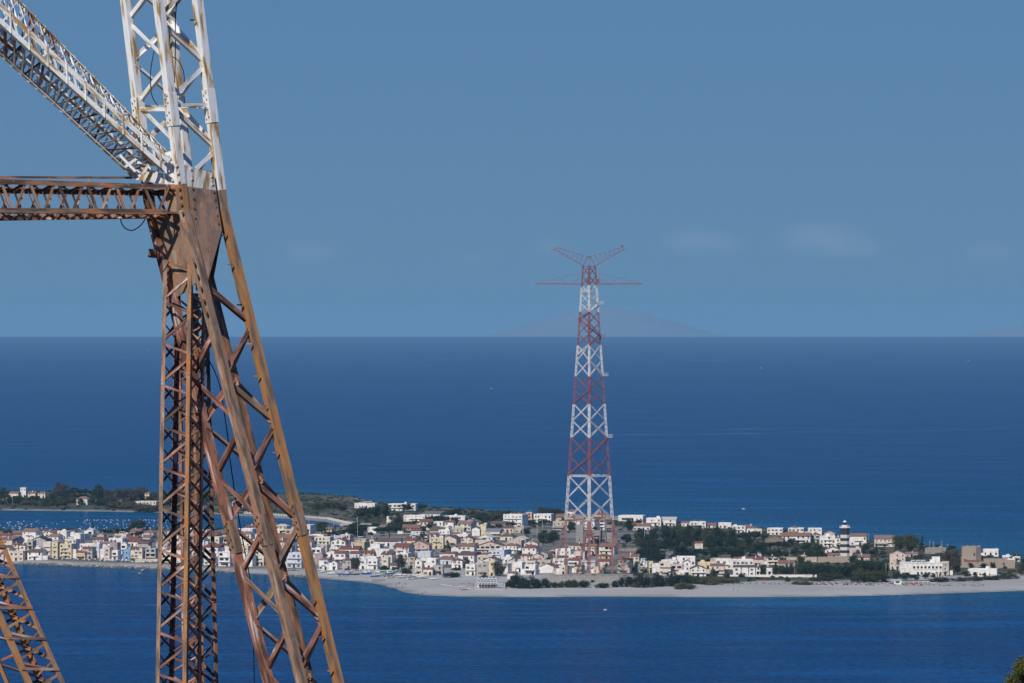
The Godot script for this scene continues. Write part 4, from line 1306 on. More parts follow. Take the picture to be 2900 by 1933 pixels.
	house("on the front street, @4", -16.3, -4025.6, -15, 12.6, 12.5, 6.5, "white", "gable_z", "brown", 1)
	house("on the front street", 23.1, -4022.5, -9, 10.8, 8.7, 6.2, "beige", "flat", "terracotta", 2)
	house("on the beach front", -74.5, -4039.0, -18, 5.0, 7.0, 5.7, "beige", "flat", "red", 1)
	house("@3, ninth~", -69.2, -4037.8, -7, 5.0, 7.0, 5.7, "white", "flat", "red", 3)
	house("@6, third~", 154.5, -3984.1, -0, 12.0, 9.3, 6.4, "white", "flat", "brown", 2)
	house("facing the beach", 141.2, -3991.9, -4, 15.4, 12.5, 4.0, "yellow", "flat", "brown", 0)
	house("on the beach front", -94.2, -4048.0, -13, 5.1, 7.0, 7.8, "cream", "flat", "red", 1)
	house("@4, first~", -42.0, -4038.4, -22, 5.0, 7.0, 6.7, "white", "hip", "red", 0)
	house("@4, second~", -40.7, -4038.2, -7, 8.0, 7.0, 6.2, "white", "hip", "red", 0)
	house("@3, tenth~", -61.6, -4041.6, -18, 10.9, 10.2, 7.0, "white", "flat", "brown", 1)
	house("on the front street", 88.2, -4015.2, -6, 10.2, 8.2, 9.0, "cream", "lean", "terracotta", 1)
	house("on the front street, @5", 34.3, -4031.2, -17, 8.6, 8.1, 7.0, "white", "flat", "brown", 0)
	house("with arcaded balconies", -162.7, -4077.3, -18, 11.7, 13.1, 10.8, "pale_blue", "flat", "red", 7)
	house("@2, second~", -216.8, -4115.9, -18, 9.2, 8.5, 10.4, "white", "flat", "red", 7)
	house("facing the beach", 201.5, -4008.6, -2, 11.9, 10.5, 3.0, "beige", "lean", "terracotta", 0)
	house("on the waterfront", -198.9, -4106.4, -18, 8.0, 7.3, 9.9, "white", "gable_z", "white", -1)
	house("mid-town", 67.9, -4052.5, -21, 9.2, 9.1, 3.8, "pink", "gable_x", "red", 0)
	house("@6, first~", 168.0, -4012.4, -4, 10.9, 8.6, 5.2, "pink", "lean", "red", 3)
	house("@6, second~", 179.7, -4014.9, -3, 10.4, 9.5, 5.2, "pink", "lean", "red", 3)
	house("@5", 45.7, -4069.8, -16, 8.1, 10.1, 4.0, "white", "gable_x", "red", 0)
	house("@2, first~", -229.4, -4131.8, -14, 7.6, 7.4, 8.2, "white", "flat", "red", 5)
	house("@2", -190.0, -4114.4, -18, 6.5, 8.1, 8.1, "cream", "flat", "red", 3)
	house("mid-town", -179.0, -4110.9, -21, 11.2, 11.8, 10.8, "white", "flat", "red", 1)
	house("@4, second~", -20.4, -4086.8, -10, 11.5, 11.5, 7.0, "peach", "flat", "terracotta", 2)
	house("@4, second~", 16.9, -4086.9, -21, 9.2, 9.8, 3.0, "white", "gable_x", "red", 0)
	house("mid-town", 31.0, -4082.8, -22, 6.5, 8.1, 3.3, "cream", "gable_x", "red", 0)
	house("facing the beach", 153.7, -4036.0, -9, 14.5, 13.0, 4.2, "beige", "flat", "red", 3)
	house("facing the beach", 192.5, -4032.3, -4, 8.5, 7.4, 5.2, "cream", "gable_z", "brown", 5)
	house("mid-town", -145.8, -4117.5, -18, 6.7, 7.0, 7.2, "mauve", "flat", "red", -1)
	house("mid-town", -50.4, -4107.1, -11, 12.9, 13.6, 4.0, "pale_blue", "hip", "terracotta", 0)
	house("@4", -34.7, -4113.9, -14, 12.7, 12.1, 6.5, "white", "lean", "brown", 0)
	house("@1, second~", -239.6, -4151.0, -15, 7.7, 7.0, 8.7, "cream", "flat", "red", 1)
	house("@1, second~", -250.7, -4161.6, -16, 9.9, 10.1, 9.1, "white", "flat", "red", 3)
	house("@1, first~", -263.0, -4167.2, -13, 9.8, 10.3, 8.2, "white", "flat", "red", 3)
	house("mid-town", -75.9, -4130.5, -13, 5.0, 7.0, 3.6, "orange", "flat", "red", -1)
	house("@4, second~", -13.3, -4122.7, -7, 8.2, 7.0, 4.1, "white", "flat", "red", 5)
	house("@4, third~", -3.1, -4120.4, -19, 6.2, 7.0, 4.1, "white", "flat", "red", 3)
	house("mid-town, @3", -108.0, -4133.0, -18, 11.3, 11.0, 4.0, "white", "flat", "terracotta", 5)
	house("mid-town", -95.0, -4132.9, -12, 8.7, 10.8, 6.5, "cream", "lean", "brown", 0)
	house("mid-town", -119.4, -4139.8, -13, 7.7, 9.6, 7.0, "pale_blue", "gable_x", "red", 0)
	house("on the waterfront", -383.8, -4227.8, -18, 11.6, 13.0, 7.2, "peach", "flat", "brown", 1)
	house("@1, first~", -287.5, -4183.1, -17, 9.4, 8.4, 8.3, "cream", "flat", "red", 1)
	house("on the waterfront", -369.5, -4228.3, -20, 12.2, 11.8, 6.3, "white", "gable_x", "brown", 3)
	house("mid-town", -130.7, -4143.4, -14, 8.6, 10.3, 7.0, "white", "gable_x", "red", 1)
	house("@3, sixth~", -83.6, -4139.9, -20, 10.1, 10.1, 6.5, "white", "flat", "brown", 5)
	house("mid-town", -145.2, -4147.6, -16, 5.0, 7.0, 5.6, "mauve", "gable_x", "red", -1)
	house("mid-town", 10.2, -4126.2, -15, 7.3, 7.0, 5.1, "pink", "gable_x", "red", 0)
	house("@4, second~", 18.9, -4123.7, -6, 8.7, 8.6, 5.1, "peach", "gable_z", "brown", 0)
	house("on the waterfront", -276.8, -4181.4, -16, 8.3, 9.0, 9.7, "grey", "flat", "red", 5)
	house("on the waterfront", -399.1, -4242.6, -14, 9.3, 9.7, 7.2, "pink", "flat", "brown", 1)
	house("on the waterfront", -311.6, -4200.4, -20, 5.0, 7.0, 9.9, "pink", "flat", "red", 1)
	house("@9, second~", 384.8, -4169.2, -9, 5.8, 7.0, 2.9, "white", "flat", "red", 0)
	house("on the waterfront, @2", -211.0, -4173.1, -20, 8.1, 8.5, 6.2, "white", "flat", "terracotta", 2)
	house("in painted shade @3, second~", -66.9, -4161.6, -11, 9.9, 9.9, 6.7, "pale_blue", "flat", "red", -1)  # bluish shade of its side face put into the wall colour
	house("on the far coast", 266.6, -4161.2, -4, 11.8, 11.8, 2.8, "white", "gable_x", "terracotta", 0)
	house("on the waterfront, @1", -305.5, -4201.8, -19, 5.0, 7.0, 7.3, "white", "flat", "red", 5)
	house("on the far coast", 221.9, -4158.2, -3, 9.3, 7.8, 3.1, "cream", "gable_z", "red", 0)
	house("@9, first~", 380.4, -4195.9, -7, 7.9, 7.0, 2.9, "white", "flat", "red", 1)
	house("on the waterfront", -296.6, -4205.6, -15, 5.0, 7.0, 7.8, "blue", "flat", "red", 0)
	house("on the waterfront", -289.2, -4203.7, -15, 9.2, 11.0, 7.8, "cream", "gable_x", "red", 1)
	house("mid-town", 50.9, -4141.5, -16, 8.5, 8.7, 6.9, "pink", "gable_z", "rose", 3)
	house("with a wooden veranda", -360.5, -4235.2, -16, 5.9, 7.0, 12.8, "cream", "flat", "red", 5)
	house("on the waterfront", -333.3, -4220.5, -14, 7.2, 7.0, 5.7, "orange", "gable_x", "red", 0)
	house("@4", -11.9, -4168.0, -20, 12.6, 14.0, 7.0, "pale_blue", "flat", "terracotta", 2)
	house("mid-town", -111.8, -4187.8, -6, 11.7, 9.7, 5.2, "beige", "gable_x", "red", 3)
	house("mid-town", 23.4, -4157.2, -22, 8.3, 9.7, 4.6, "grey", "gable_z", "slate", -1)
	house("mid-town", 69.4, -4141.0, -7, 9.2, 7.9, 2.8, "beige", "hip", "red", 0)
	house("with a white ground floor", -345.5, -4228.5, -17, 9.7, 11.7, 11.5, "yellow", "flat", "red", 3)
	house("on the waterfront", -328.3, -4221.9, -16, 8.4, 7.7, 8.4, "grey", "gable_x", "red", 1)
	house("on the waterfront", -279.2, -4209.5, -13, 7.8, 7.9, 8.3, "brown", "flat", "red", 5)
	house("@3, fifth~", -100.1, -4192.0, -16, 11.5, 12.4, 7.0, "white", "flat", "brown", 2)
	house("behind the waterfront", -354.5, -4235.2, -18, 5.0, 7.0, 12.8, "yellow", "flat", "red", 0)
	house("mid-town", -161.7, -4199.8, -19, 10.8, 10.2, 4.0, "white", "lean", "terracotta", 3)
	house("mid-town", -33.7, -4183.7, -17, 7.9, 9.4, 3.6, "beige", "gable_x", "red", -1)
	house("on the far coast", 182.0, -4163.0, -7, 8.2, 7.0, 2.8, "mauve", "gable_x", "brown", 0)
	house("on the far coast", 188.2, -4167.3, -8, 3.9, 7.0, 3.1, "pale_blue", "flat", "red", 3)
	house("on the far coast", 247.3, -4195.9, -1, 9.3, 8.8, 2.8, "cream", "gable_x", "terracotta", 0)
	house("mid-town, @5", 38.9, -4161.2, -17, 11.9, 10.9, 6.9, "white", "flat", "brown", 0)
	house("behind the waterfront", -321.7, -4227.4, -17, 5.0, 7.0, 11.0, "pale_blue", "flat", "red", 0)
	house("mid-town", -186.1, -4206.4, -20, 8.1, 7.6, 7.0, "pale_blue", "gable_z", "red", 1)
	house("mid-town", -85.3, -4201.8, -17, 12.5, 14.0, 9.0, "cream", "gable_x", "red", 1)
	house("mid-town", -125.8, -4207.5, -9, 15.7, 12.4, 7.0, "white", "lean", "red", 5)
	house("@4, first~", -48.0, -4197.2, -19, 8.6, 8.8, 3.6, "white", "gable_x", "red", 0)
	house("mid-town", -175.4, -4220.0, -13, 10.7, 10.4, 9.0, "grey", "flat", "red", 1)
	house("in painted shade @3, first~", -151.4, -4219.3, -16, 8.1, 9.9, 7.0, "white", "flat", "rose", 5)
	house("on the far coast", 95.0, -4157.0, -10, 11.6, 11.0, 2.8, "beige", "gable_x", "terracotta", 0)
	house("on the far coast", 309.4, -4229.8, -4, 9.4, 7.3, 3.1, "beige", "gable_x", "rose", 0)
	house("@1, second~", -249.3, -4232.7, -15, 11.6, 12.4, 7.0, "white", "gable_x", "terracotta", 1)
	house("mid-town", -139.5, -4224.8, -15, 9.7, 10.5, 4.0, "white", "gable_z", "terracotta", 0)
	house("@1, first~", -262.9, -4234.8, -15, 10.3, 12.0, 6.2, "white", "gable_x", "terracotta", 0)
	house("on the far coast", 266.2, -4236.5, -2, 8.9, 8.6, 6.0, "peach", "flat", "red", -1)
	house("behind the waterfront", -310.1, -4251.0, -17, 6.3, 7.8, 10.5, "mauve", "flat", "red", -1)
	house("behind the waterfront", -234.4, -4247.8, -16, 12.2, 14.0, 7.0, "white", "lean", "red", 0)
	house("with masts on its roof", 379.4, -4330.7, -9, 12.1, 10.6, 4.7, "white", "flat", "red", 3)
	house("behind the waterfront", -198.4, -4255.4, -16, 9.7, 11.2, 7.0, "pink", "flat", "brown", 0)
	house("@2, first~", -222.4, -4258.7, -15, 7.8, 9.7, 6.2, "white", "flat", "rose", 3)
	house("@1, third~", -319.6, -4268.2, -18, 8.4, 9.6, 7.0, "white", "flat", "terracotta", 1)
	house("mid-town", 13.2, -4211.0, -19, 11.5, 11.7, 6.1, "white", "hip", "red", 0)
	house("behind the waterfront", -210.6, -4261.6, -20, 10.3, 11.3, 7.0, "yellow", "flat", "terracotta", 0)
	house("behind the waterfront", -397.7, -4287.5, -17, 7.0, 8.7, 6.4, "peach", "gable_x", "brown", 0)
	house("@0", -371.7, -4281.5, -18, 5.2, 7.0, 5.3, "white", "flat", "red", 3)
	house("mid-town", -35.6, -4237.6, -10, 12.7, 12.7, 6.9, "white", "gable_x", "terracotta", 2)
	house("mid-town", 31.3, -4213.6, -22, 8.3, 8.1, 3.1, "salmon", "gable_z", "rose", 0)
	house("mid-town", 72.6, -4199.7, -16, 12.0, 13.3, 6.4, "cream", "gable_x", "terracotta", 5)
	house("behind the waterfront", -390.6, -4294.2, -15, 5.0, 7.0, 8.0, "cream", "gable_x", "red", 1)
	house("behind the waterfront", -384.9, -4293.0, -15, 5.0, 7.0, 7.4, "white", "gable_x", "red", 1)
	house("behind the waterfront", -378.8, -4291.8, -20, 5.0, 7.0, 10.6, "beige", "flat", "red", 5)
	house("mid-town", 60.3, -4206.2, -16, 8.6, 9.6, 6.4, "cream", "gable_x", "rose", 0)
	house("on the far coast", 333.8, -4306.6, -9, 16.7, 14.0, 4.3, "concrete", "flat", "red", -1)
	house("mid-town", 48.2, -4215.8, -21, 9.7, 11.7, 6.9, "peach", "hip", "brown", 5)
	house("@1, fifth~", -305.3, -4291.4, -21, 6.0, 7.0, 7.4, "white", "flat", "red", 5)
	house("mid-town", -1.1, -4240.9, -17, 9.9, 11.1, 6.4, "white", "hip", "terracotta", 5)
	house("mid-town", -179.3, -4289.8, -19, 11.3, 13.4, 9.0, "white", "lean", "red", 2)
	house("in painted shade @3, first~", -91.0, -4275.0, -5, 10.0, 9.5, 7.4, "pale_blue", "flat", "red", -1)  # wall tinted blue for the shade on its turned face
	house("mid-town, @3", -149.4, -4291.5, -16, 8.5, 8.1, 6.2, "beige", "flat", "terracotta", 1)
	house("and a broad pediment", -16.9, -4254.4, -6, 23.7, 14.0, 5.5, "pink", "gable_z", "brown", 5)
	house("on the far coast", 252.7, -4304.7, -5, 12.0, 11.7, 2.8, "white", "gable_z", "terracotta", 0)
	house("mid-town", -163.6, -4298.9, -20, 12.5, 12.3, 9.0, "white", "hip", "rose", 2)
	house("@4", -45.0, -4269.2, -12, 5.2, 7.0, 4.2, "white", "gable_z", "brown", 0)
	house("mid-town", -136.9, -4301.1, -19, 12.2, 11.0, 9.0, "white", "gable_z", "red", 2)
	house("@3, fourth~", -107.7, -4293.9, -21, 8.2, 8.5, 6.2, "white", "flat", "rose", 3)
	house("behind the waterfront", -277.0, -4318.3, -20, 9.9, 12.0, 6.5, "beige", "flat", "terracotta", 0)
	house("@1, second~", -336.1, -4322.3, -17, 12.5, 11.4, 6.2, "white", "flat", "terracotta", 0)
	house("mid-town", -72.9, -4287.9, -10, 15.9, 12.3, 5.8, "salmon", "gable_z", "rose", 5)
	house("behind the waterfront", -264.4, -4323.2, -17, 10.7, 10.2, 6.5, "cream", "flat", "brown", 0)
	house("behind the waterfront", -322.7, -4326.2, -16, 7.8, 8.8, 7.0, "cream", "gable_x", "rose", 3)
	house("behind the waterfront", -362.3, -4338.1, -16, 10.8, 13.1, 7.0, "cream", "hip", "rose", 0)
	house("@2, second~", -211.8, -4332.8, -17, 8.8, 9.3, 6.2, "white", "flat", "brown", 3)
	house("behind the waterfront", -228.4, -4336.2, -20, 10.4, 9.7, 4.8, "cream", "hip", "red", 0)
	house("behind the waterfront", -351.0, -4343.2, -17, 9.4, 9.5, 9.0, "white", "flat", "brown", 1)
	house("@2, third~", -201.5, -4335.4, -16, 8.0, 9.5, 7.0, "white", "flat", "brown", 0)
	house("mid-town", -122.1, -4322.6, -23, 11.5, 10.7, 6.4, "ochre", "flat", "red", 0)
	house("mid-town", 14.7, -4273.6, -7, 10.6, 9.7, 6.1, "cream", "gable_z", "terracotta", 1)
	house("behind the waterfront", -377.0, -4353.2, -20, 12.8, 11.4, 8.6, "grey", "gable_z", "dark", -1)
	house("behind the waterfront", -293.8, -4348.8, -15, 8.9, 9.2, 5.9, "grey", "gable_x", "brown", -1)
	house("@4, first~", -22.9, -4298.8, -5, 12.4, 11.2, 6.9, "peach", "flat", "brown", 1)
	house("mid-town", -35.6, -4304.2, -15, 9.5, 10.0, 8.9, "cream", "gable_z", "red", 1)
	house("mid-town, @4", 1.8, -4290.1, -15, 11.4, 11.0, 6.9, "beige", "flat", "brown", 0)
	house("on the far coast", 148.6, -4345.3, -2, 6.4, 7.0, 5.1, "cream", "lean", "red", -1)
	house("mid-town", -183.0, -4361.1, -13, 11.2, 13.8, 9.0, "cream", "gable_x", "terracotta", 0)
	house("mid-town", -81.5, -4335.7, -21, 9.8, 11.2, 6.9, "cream", "gable_x", "red", 1)
	house("mid-town", -60.0, -4328.6, -6, 11.2, 10.5, 8.3, "yellow", "flat", "red", 0)
	house("mid-town", -151.6, -4361.2, -15, 12.9, 11.5, 8.9, "cream", "flat", "red", 3)
	house("@2", -167.4, -4379.1, -16, 12.9, 14.0, 7.0, "white", "lean", "brown", 1)
	house("by the lake", -408.6, -4405.0, -17, 12.0, 11.2, 6.2, "cream", "lean", "terracotta", 1)
	house("@0, second~", -369.9, -4407.2, -18, 8.6, 10.4, 9.0, "white", "gable_x", "rose", 0)
	house("mid-town", -121.3, -4368.8, -16, 9.6, 8.7, 6.4, "grey", "flat", "rose", 0)
	house("@2, second~", -216.2, -4396.2, -19, 9.4, 8.6, 6.5, "cream", "flat", "terracotta", 1)
	house("on the far coast", 263.9, -4418.7, -9, 4.9, 7.0, 7.7, "white", "lean", "terracotta", 3)
	house("@1, first~", -351.8, -4412.7, -16, 6.7, 7.2, 3.8, "white", "gable_x", "red", 0)
	house("by the lake", -228.8, -4404.8, -20, 8.8, 10.6, 6.5, "cream", "gable_x", "terracotta", 5)
	house("by the lake", -253.5, -4410.6, -14, 10.4, 10.8, 6.2, "pale_blue", "gable_x", "terracotta", 3)
	house("by the lake", -264.9, -4413.2, -14, 8.6, 8.7, 7.0, "peach", "gable_x", "terracotta", 0)
	house("by the lake", -204.4, -4404.6, -16, 10.5, 10.0, 4.0, "beige", "lean", "red", 0)
	house("with arched openings", 255.9, -4430.6, -0, 12.6, 9.7, 8.2, "white", "flat", "red", 3)
	house("and two dormers", 303.4, -4448.9, -3, 16.5, 14.0, 6.6, "cream", "gable_x", "rose", 5)
	house("@1, fourth~", -320.9, -4422.8, -19, 12.0, 10.7, 6.5, "white", "flat", "terracotta", 1)
	house("@2, first~", -241.8, -4419.2, -18, 10.6, 12.5, 7.0, "cream", "flat", "rose", 2)
	house("@1, second~", -307.8, -4429.2, -18, 11.0, 13.2, 3.9, "white", "gable_x", "red", 0)
	house("by the lake", -281.8, -4427.4, -18, 13.1, 12.2, 4.9, "beige", "gable_x", "terracotta", 0)
	house("@3", -99.2, -4381.9, -12, 18.3, 14.0, 3.8, "white", "gable_x", "brown", 0)
	house("@1", -309.1, -4437.2, -17, 10.1, 9.6, 6.6, "white", "gable_x", "red", 0)
	house("by the lake", -362.1, -4438.5, -14, 8.5, 9.6, 4.4, "salmon", "gable_x", "terracotta", 0)
	house("@4", -28.4, -4361.9, -9, 10.8, 9.4, 3.8, "white", "gable_x", "brown", 0)
	house("@7, second~", 283.1, -4466.9, -5, 13.3, 11.4, 7.7, "white", "gable_x", "terracotta", 3)
	house("by the lake", -337.0, -4451.2, -20, 9.8, 11.7, 5.0, "beige", "hip", "red", 0)
	house("@4, first~", -50.5, -4381.0, -20, 12.6, 14.0, 4.9, "peach", "gable_z", "brown", -1)
	house("by the lake", -410.4, -4465.4, -21, 11.6, 13.9, 4.4, "grey", "gable_x", "slate", -1)
	house("mid-town", -114.8, -4417.8, -22, 6.8, 7.0, 4.1, "pink", "lean", "rose", 0)
	house("mid-town", -143.0, -4429.5, -17, 9.2, 11.5, 4.4, "white", "lean", "white", -1)
	house("in painted shade @3, second~", -159.1, -4439.1, -14, 12.4, 13.0, 6.9, "white", "flat", "brown", 0)
	house("@3", -83.6, -4414.6, -7, 11.5, 11.0, 3.3, "white", "gable_z", "brown", 0)
	house("with an unfinished open frame", 68.0, -4420.2, -13, 7.3, 7.1, 9.6, "concrete", "flat", "red", 7)
	house("on the far coast", 215.6, -4493.3, -5, 15.0, 11.4, 3.6, "brown", "gable_z", "slate", -1)
	house("by the lake", -248.5, -4480.2, -19, 13.0, 13.1, 6.5, "beige", "gable_x", "red", 2)
	house("mid-town", -135.6, -4441.6, -22, 8.1, 7.4, 6.4, "cream", "flat", "brown", 3)
	house("mid-town", 5.9, -4391.1, -19, 10.4, 10.4, 3.5, "cream", "gable_z", "white", -1)
	house("@7, first~", 233.9, -4502.9, -8, 23.9, 14.0, 5.8, "white", "gable_x", "terracotta", 3)
	house("@1, first~", -359.3, -4498.4, -16, 8.5, 9.3, 7.0, "white", "flat", "red", 5)
	house("by the lake", -277.0, -4494.3, -19, 10.9, 10.4, 7.0, "white", "gable_z", "brown", 3)
	house("mid-town", -172.5, -4462.5, -14, 8.1, 9.7, 8.9, "white", "lean", "brown", 5)
	house("on the far coast", 250.4, -4513.8, -9, 8.9, 8.0, 6.1, "beige", "gable_z", "brown", 5)
	house("by the lake", -304.3, -4500.0, -16, 13.0, 11.6, 4.0, "white", "lean", "rose", 3)
	house("by the lake", -371.1, -4504.5, -14, 7.9, 9.7, 9.0, "white", "flat", "rose", 0)
	house("mid-town", -69.7, -4420.8, -14, 8.4, 7.4, 6.4, "cream", "hip", "rose", 1)
	house("@2, third~", -206.5, -4480.9, -21, 9.4, 10.9, 6.2, "cream", "flat", "rose", 5)
	house("by the lake", -220.8, -4486.5, -14, 13.1, 12.2, 7.0, "white", "hip", "rose", 3)
	house("by the lake", -234.3, -4491.5, -18, 9.0, 10.9, 6.5, "peach", "gable_x", "brown", 1)
	house("@0, first~", -398.6, -4509.6, -20, 12.1, 13.0, 9.0, "white", "gable_x", "rose", 0)
	house("by the lake", -384.3, -4519.1, -15, 11.2, 10.9, 7.0, "white", "gable_z", "terracotta", 1)
	house("by the lake", -265.1, -4511.4, -19, 9.4, 10.4, 7.0, "beige", "flat", "terracotta", 5)
	house("mid-town", -21.9, -4422.3, -13, 12.1, 13.5, 3.3, "white", "gable_z", "white", 0)
	house("mid-town", -4.7, -4439.6, -16, 10.7, 12.4, 3.8, "cream", "hip", "brown", 5)
	house("by the lake", -421.2, -4546.2, -15, 8.4, 8.8, 4.5, "mauve", "gable_x", "red", -1)
	house("by the lake", -411.3, -4546.2, -15, 8.3, 7.5, 5.1, "mauve", "gable_x", "red", -1)
	house("by the lake", -343.3, -4559.9, -13, 5.9, 7.2, 4.5, "grey", "gable_z", "slate", 0)
	house("@4, first~", -40.6, -4461.9, -13, 9.3, 11.6, 3.9, "white", "flat", "brown", 0)
	house("by the lake", -304.3, -4571.5, -15, 8.2, 10.1, 5.7, "pink", "hip", "rose", 1)
	house("@1", -327.9, -4573.4, -14, 10.4, 12.9, 3.7, "cream", "flat", "red", 1)
	house("by the far pines", -66.6, -4481.2, -21, 8.9, 8.3, 3.9, "white", "gable_x", "terracotta", 1)
	house("by the far pines", -78.1, -4486.6, -10, 10.3, 8.7, 6.8, "pale_blue", "gable_x", "red", 5)
	house("@1, seventh~", -260.4, -4578.7, -21, 9.7, 10.0, 6.5, "white", "flat", "brown", 0)
	house("by the lake", -368.7, -4588.2, -14, 20.5, 14.0, 3.4, "white", "flat", "red", 0)
	house("by the lake", -207.8, -4566.4, -16, 11.7, 14.0, 6.5, "peach", "flat", "rose", 0)
	house("by the lake", -283.9, -4589.5, -15, 11.6, 11.2, 6.2, "white", "lean", "red", 1)
	house("by the far pines", -185.1, -4562.3, -20, 8.7, 8.1, 6.9, "beige", "flat", "red", 5)
	house("on the far coast", 269.8, -4641.4, -2, 8.6, 7.9, 4.6, "beige", "gable_z", "terracotta", 0, "far_house", "far_house")
	house("mid-town, @4", -55.9, -4499.9, -11, 9.3, 8.8, 6.1, "white", "flat", "brown", 5)
	house("@1, sixth~", -272.1, -4596.2, -16, 8.5, 10.4, 6.2, "white", "flat", "brown", 2)
	house("by the lake, @0", -384.6, -4602.5, -21, 8.1, 8.1, 5.1, "white", "gable_x", "red", 0)
	house("by the lake, @2", -224.0, -4590.8, -19, 12.5, 11.5, 7.0, "white", "flat", "brown", 5)
	house("by the lake", -307.6, -4624.7, -14, 8.3, 9.4, 3.6, "pink", "flat", "red", 0)
	house("near the far coast", -16.0, -4533.2, -10, 12.3, 11.0, 4.5, "beige", "lean", "metal", 0)
	house("on the far coast", 238.4, -4651.0, -7, 9.2, 8.1, 2.9, "peach", "gable_x", "terracotta", 0, "far_house", "far_house")
	house("near the far coast, @4", -45.4, -4543.8, -7, 10.7, 8.3, 6.1, "beige", "flat", "brown", 5)
	house("near the far coast", -23.9, -4547.2, -17, 5.0, 7.0, 9.0, "yellow", "flat", "red", -1)
	house("near the far coast", -30.1, -4545.7, -10, 6.5, 7.0, 6.2, "white", "gable_z", "brown", -1)
	house("@0", -398.8, -4646.3, -15, 5.0, 7.0, 4.3, "white", "gable_x", "red", 0)
	house("by the lake", -320.2, -4645.8, -15, 9.3, 11.0, 4.0, "beige", "gable_x", "terracotta", 0)
	house("@0", -406.9, -4646.3, -16, 9.3, 11.0, 4.0, "cream", "flat", "red", 0)
	house("@6, fourth~", 225.0, -4677.2, -8, 13.3, 11.4, 5.5, "white", "flat", "red", 1, "far_house", "far_house")
	house("@7, first~", 243.6, -4689.2, -7, 13.3, 12.8, 5.5, "white", "flat", "red", 1, "far_house", "far_house")
	house("@7, second~", 261.2, -4709.8, -1, 11.7, 9.8, 5.5, "white", "flat", "red", 0, "far_house", "far_house")
	house("by the far pines", -62.1, -4586.4, -15, 14.2, 14.0, 3.4, "cream", "gable_x", "brown", 0)
	house("by the lake", -361.0, -4676.2, -13, 5.5, 7.0, 4.3, "white", "hip", "white", 0)
	house("by the far pines", -85.7, -4634.0, -6, 14.9, 14.0, 5.2, "beige", "gable_x", "terracotta", 5)
	house("on the far coast", 211.8, -4704.4, -7, 6.4, 7.0, 3.8, "cream", "flat", "red", 0, "far_house", "far_house")
	house("by the far pines, @2", -179.4, -4685.5, -20, 13.5, 12.3, 7.0, "white", "flat", "red", 5)
	house("in painted shade @3, second~", -120.2, -4682.5, -16, 7.8, 7.1, 4.6, "white", "flat", "red", -1)
	house("near the far coast", 6.0, -4630.3, -6, 8.0, 7.1, 4.6, "beige", "flat", "red", 1)
	house("@6, third~", 195.6, -4714.9, -4, 11.7, 9.5, 5.8, "white", "flat", "red", 3, "far_house", "far_house")
	house("on the far coast", 202.9, -4717.3, -4, 14.3, 13.7, 4.7, "white", "hip", "terracotta", 3, "far_house", "far_house")
	house("and a roof turret", -198.8, -4702.3, -16, 10.0, 9.3, 6.2, "yellow", "hip", "white", 1)
	house("by the far pines", -209.2, -4703.5, -19, 9.9, 12.3, 6.5, "cream", "gable_x", "terracotta", 3)
	house("by the far pines", -161.0, -4714.2, -17, 11.2, 10.9, 2.9, "yellow", "gable_x", "terracotta", 0)
	house("near the far coast", -4.0, -4641.7, -6, 10.9, 10.7, 4.0, "peach", "hip", "brown", 3)
	house("near the far coast", -41.5, -4728.8, -21, 12.5, 14.0, 6.2, "cream", "gable_x", "rose", 1)
	house("@2", -227.8, -4763.7, -18, 9.3, 11.0, 3.1, "white", "gable_x", "red", 0)
	house("@5", 112.8, -4764.2, -5, 15.3, 12.5, 4.1, "white", "gable_x", "terracotta", 1, "far_house", "far_house")
	house("near the far coast", 67.2, -4760.1, -20, 9.9, 10.0, 9.0, "white", "flat", "rose", 0)
	house("near the far coast, @5", 42.2, -4745.8, -8, 13.6, 11.5, 6.9, "beige", "flat", "brown", 5)
	house("near the far coast", 78.4, -4770.6, -21, 5.1, 7.0, 8.3, "white", "flat", "red", 5, "far_house", "far_house")
	house("@5, second~", 54.8, -4758.0, -22, 9.5, 9.5, 7.0, "white", "flat", "brown", 2)
	house("by the far pines", -75.8, -4780.1, -11, 10.3, 12.1, 7.0, "cream", "gable_x", "red", 3)
	house("by the far pines, @4", -64.7, -4778.4, -11, 8.5, 9.5, 6.5, "white", "flat", "brown", 3)
	house("near the far coast", -55.0, -4781.5, -12, 7.8, 9.3, 6.5, "white", "gable_x", "red", 1)
	house("by the far pines", -114.1, -4815.0, -12, 6.9, 7.0, 2.8, "beige", "lean", "terracotta", -1)
	house("@6, second~", 164.1, -4822.0, -1, 14.0, 11.5, 5.4, "white", "flat", "red", 3, "far_house", "far_house")
	house("@6, second~", 174.2, -4825.8, -10, 11.3, 10.4, 3.0, "white", "gable_x", "terracotta", 0, "far_house", "far_house")
	house("on the far coast", 188.3, -4833.3, -5, 11.4, 8.6, 4.5, "white", "flat", "red", 3, "far_house", "far_house")
	house("near the far coast", -36.9, -4842.0, -14, 15.2, 13.8, 4.2, "yellow", "gable_z", "slate", 0)
	house("near the far coast", -12.3, -4835.6, -17, 13.1, 12.3, 3.0, "beige", "gable_x", "brown", 0)
	house("@6, first~", 154.9, -4872.5, -1, 7.8, 7.0, 3.3, "white", "gable_x", "terracotta", 0, "far_house", "far_house")
	house("with a pale yellow wing", 0.6, -4859.6, -23, 18.2, 14.0, 9.9, "white", "flat", "red", 5)
	house("@6, first~", 126.2, -4872.7, -9, 13.3, 12.5, 6.6, "white", "flat", "red", 3, "far_house", "far_house")
	house("on the far coast", 139.6, -4876.1, -7, 13.3, 12.0, 5.7, "white", "lean", "white", 3, "far_house", "far_house")
	house("with a single window", -108.9, -4957.7, -7, 9.8, 7.7, 6.4, "white", "flat", "red", 0)
	house("near the far coast", 15.3, -4946.2, -7, 5.5, 7.0, 8.9, "salmon", "flat", "red", 3)
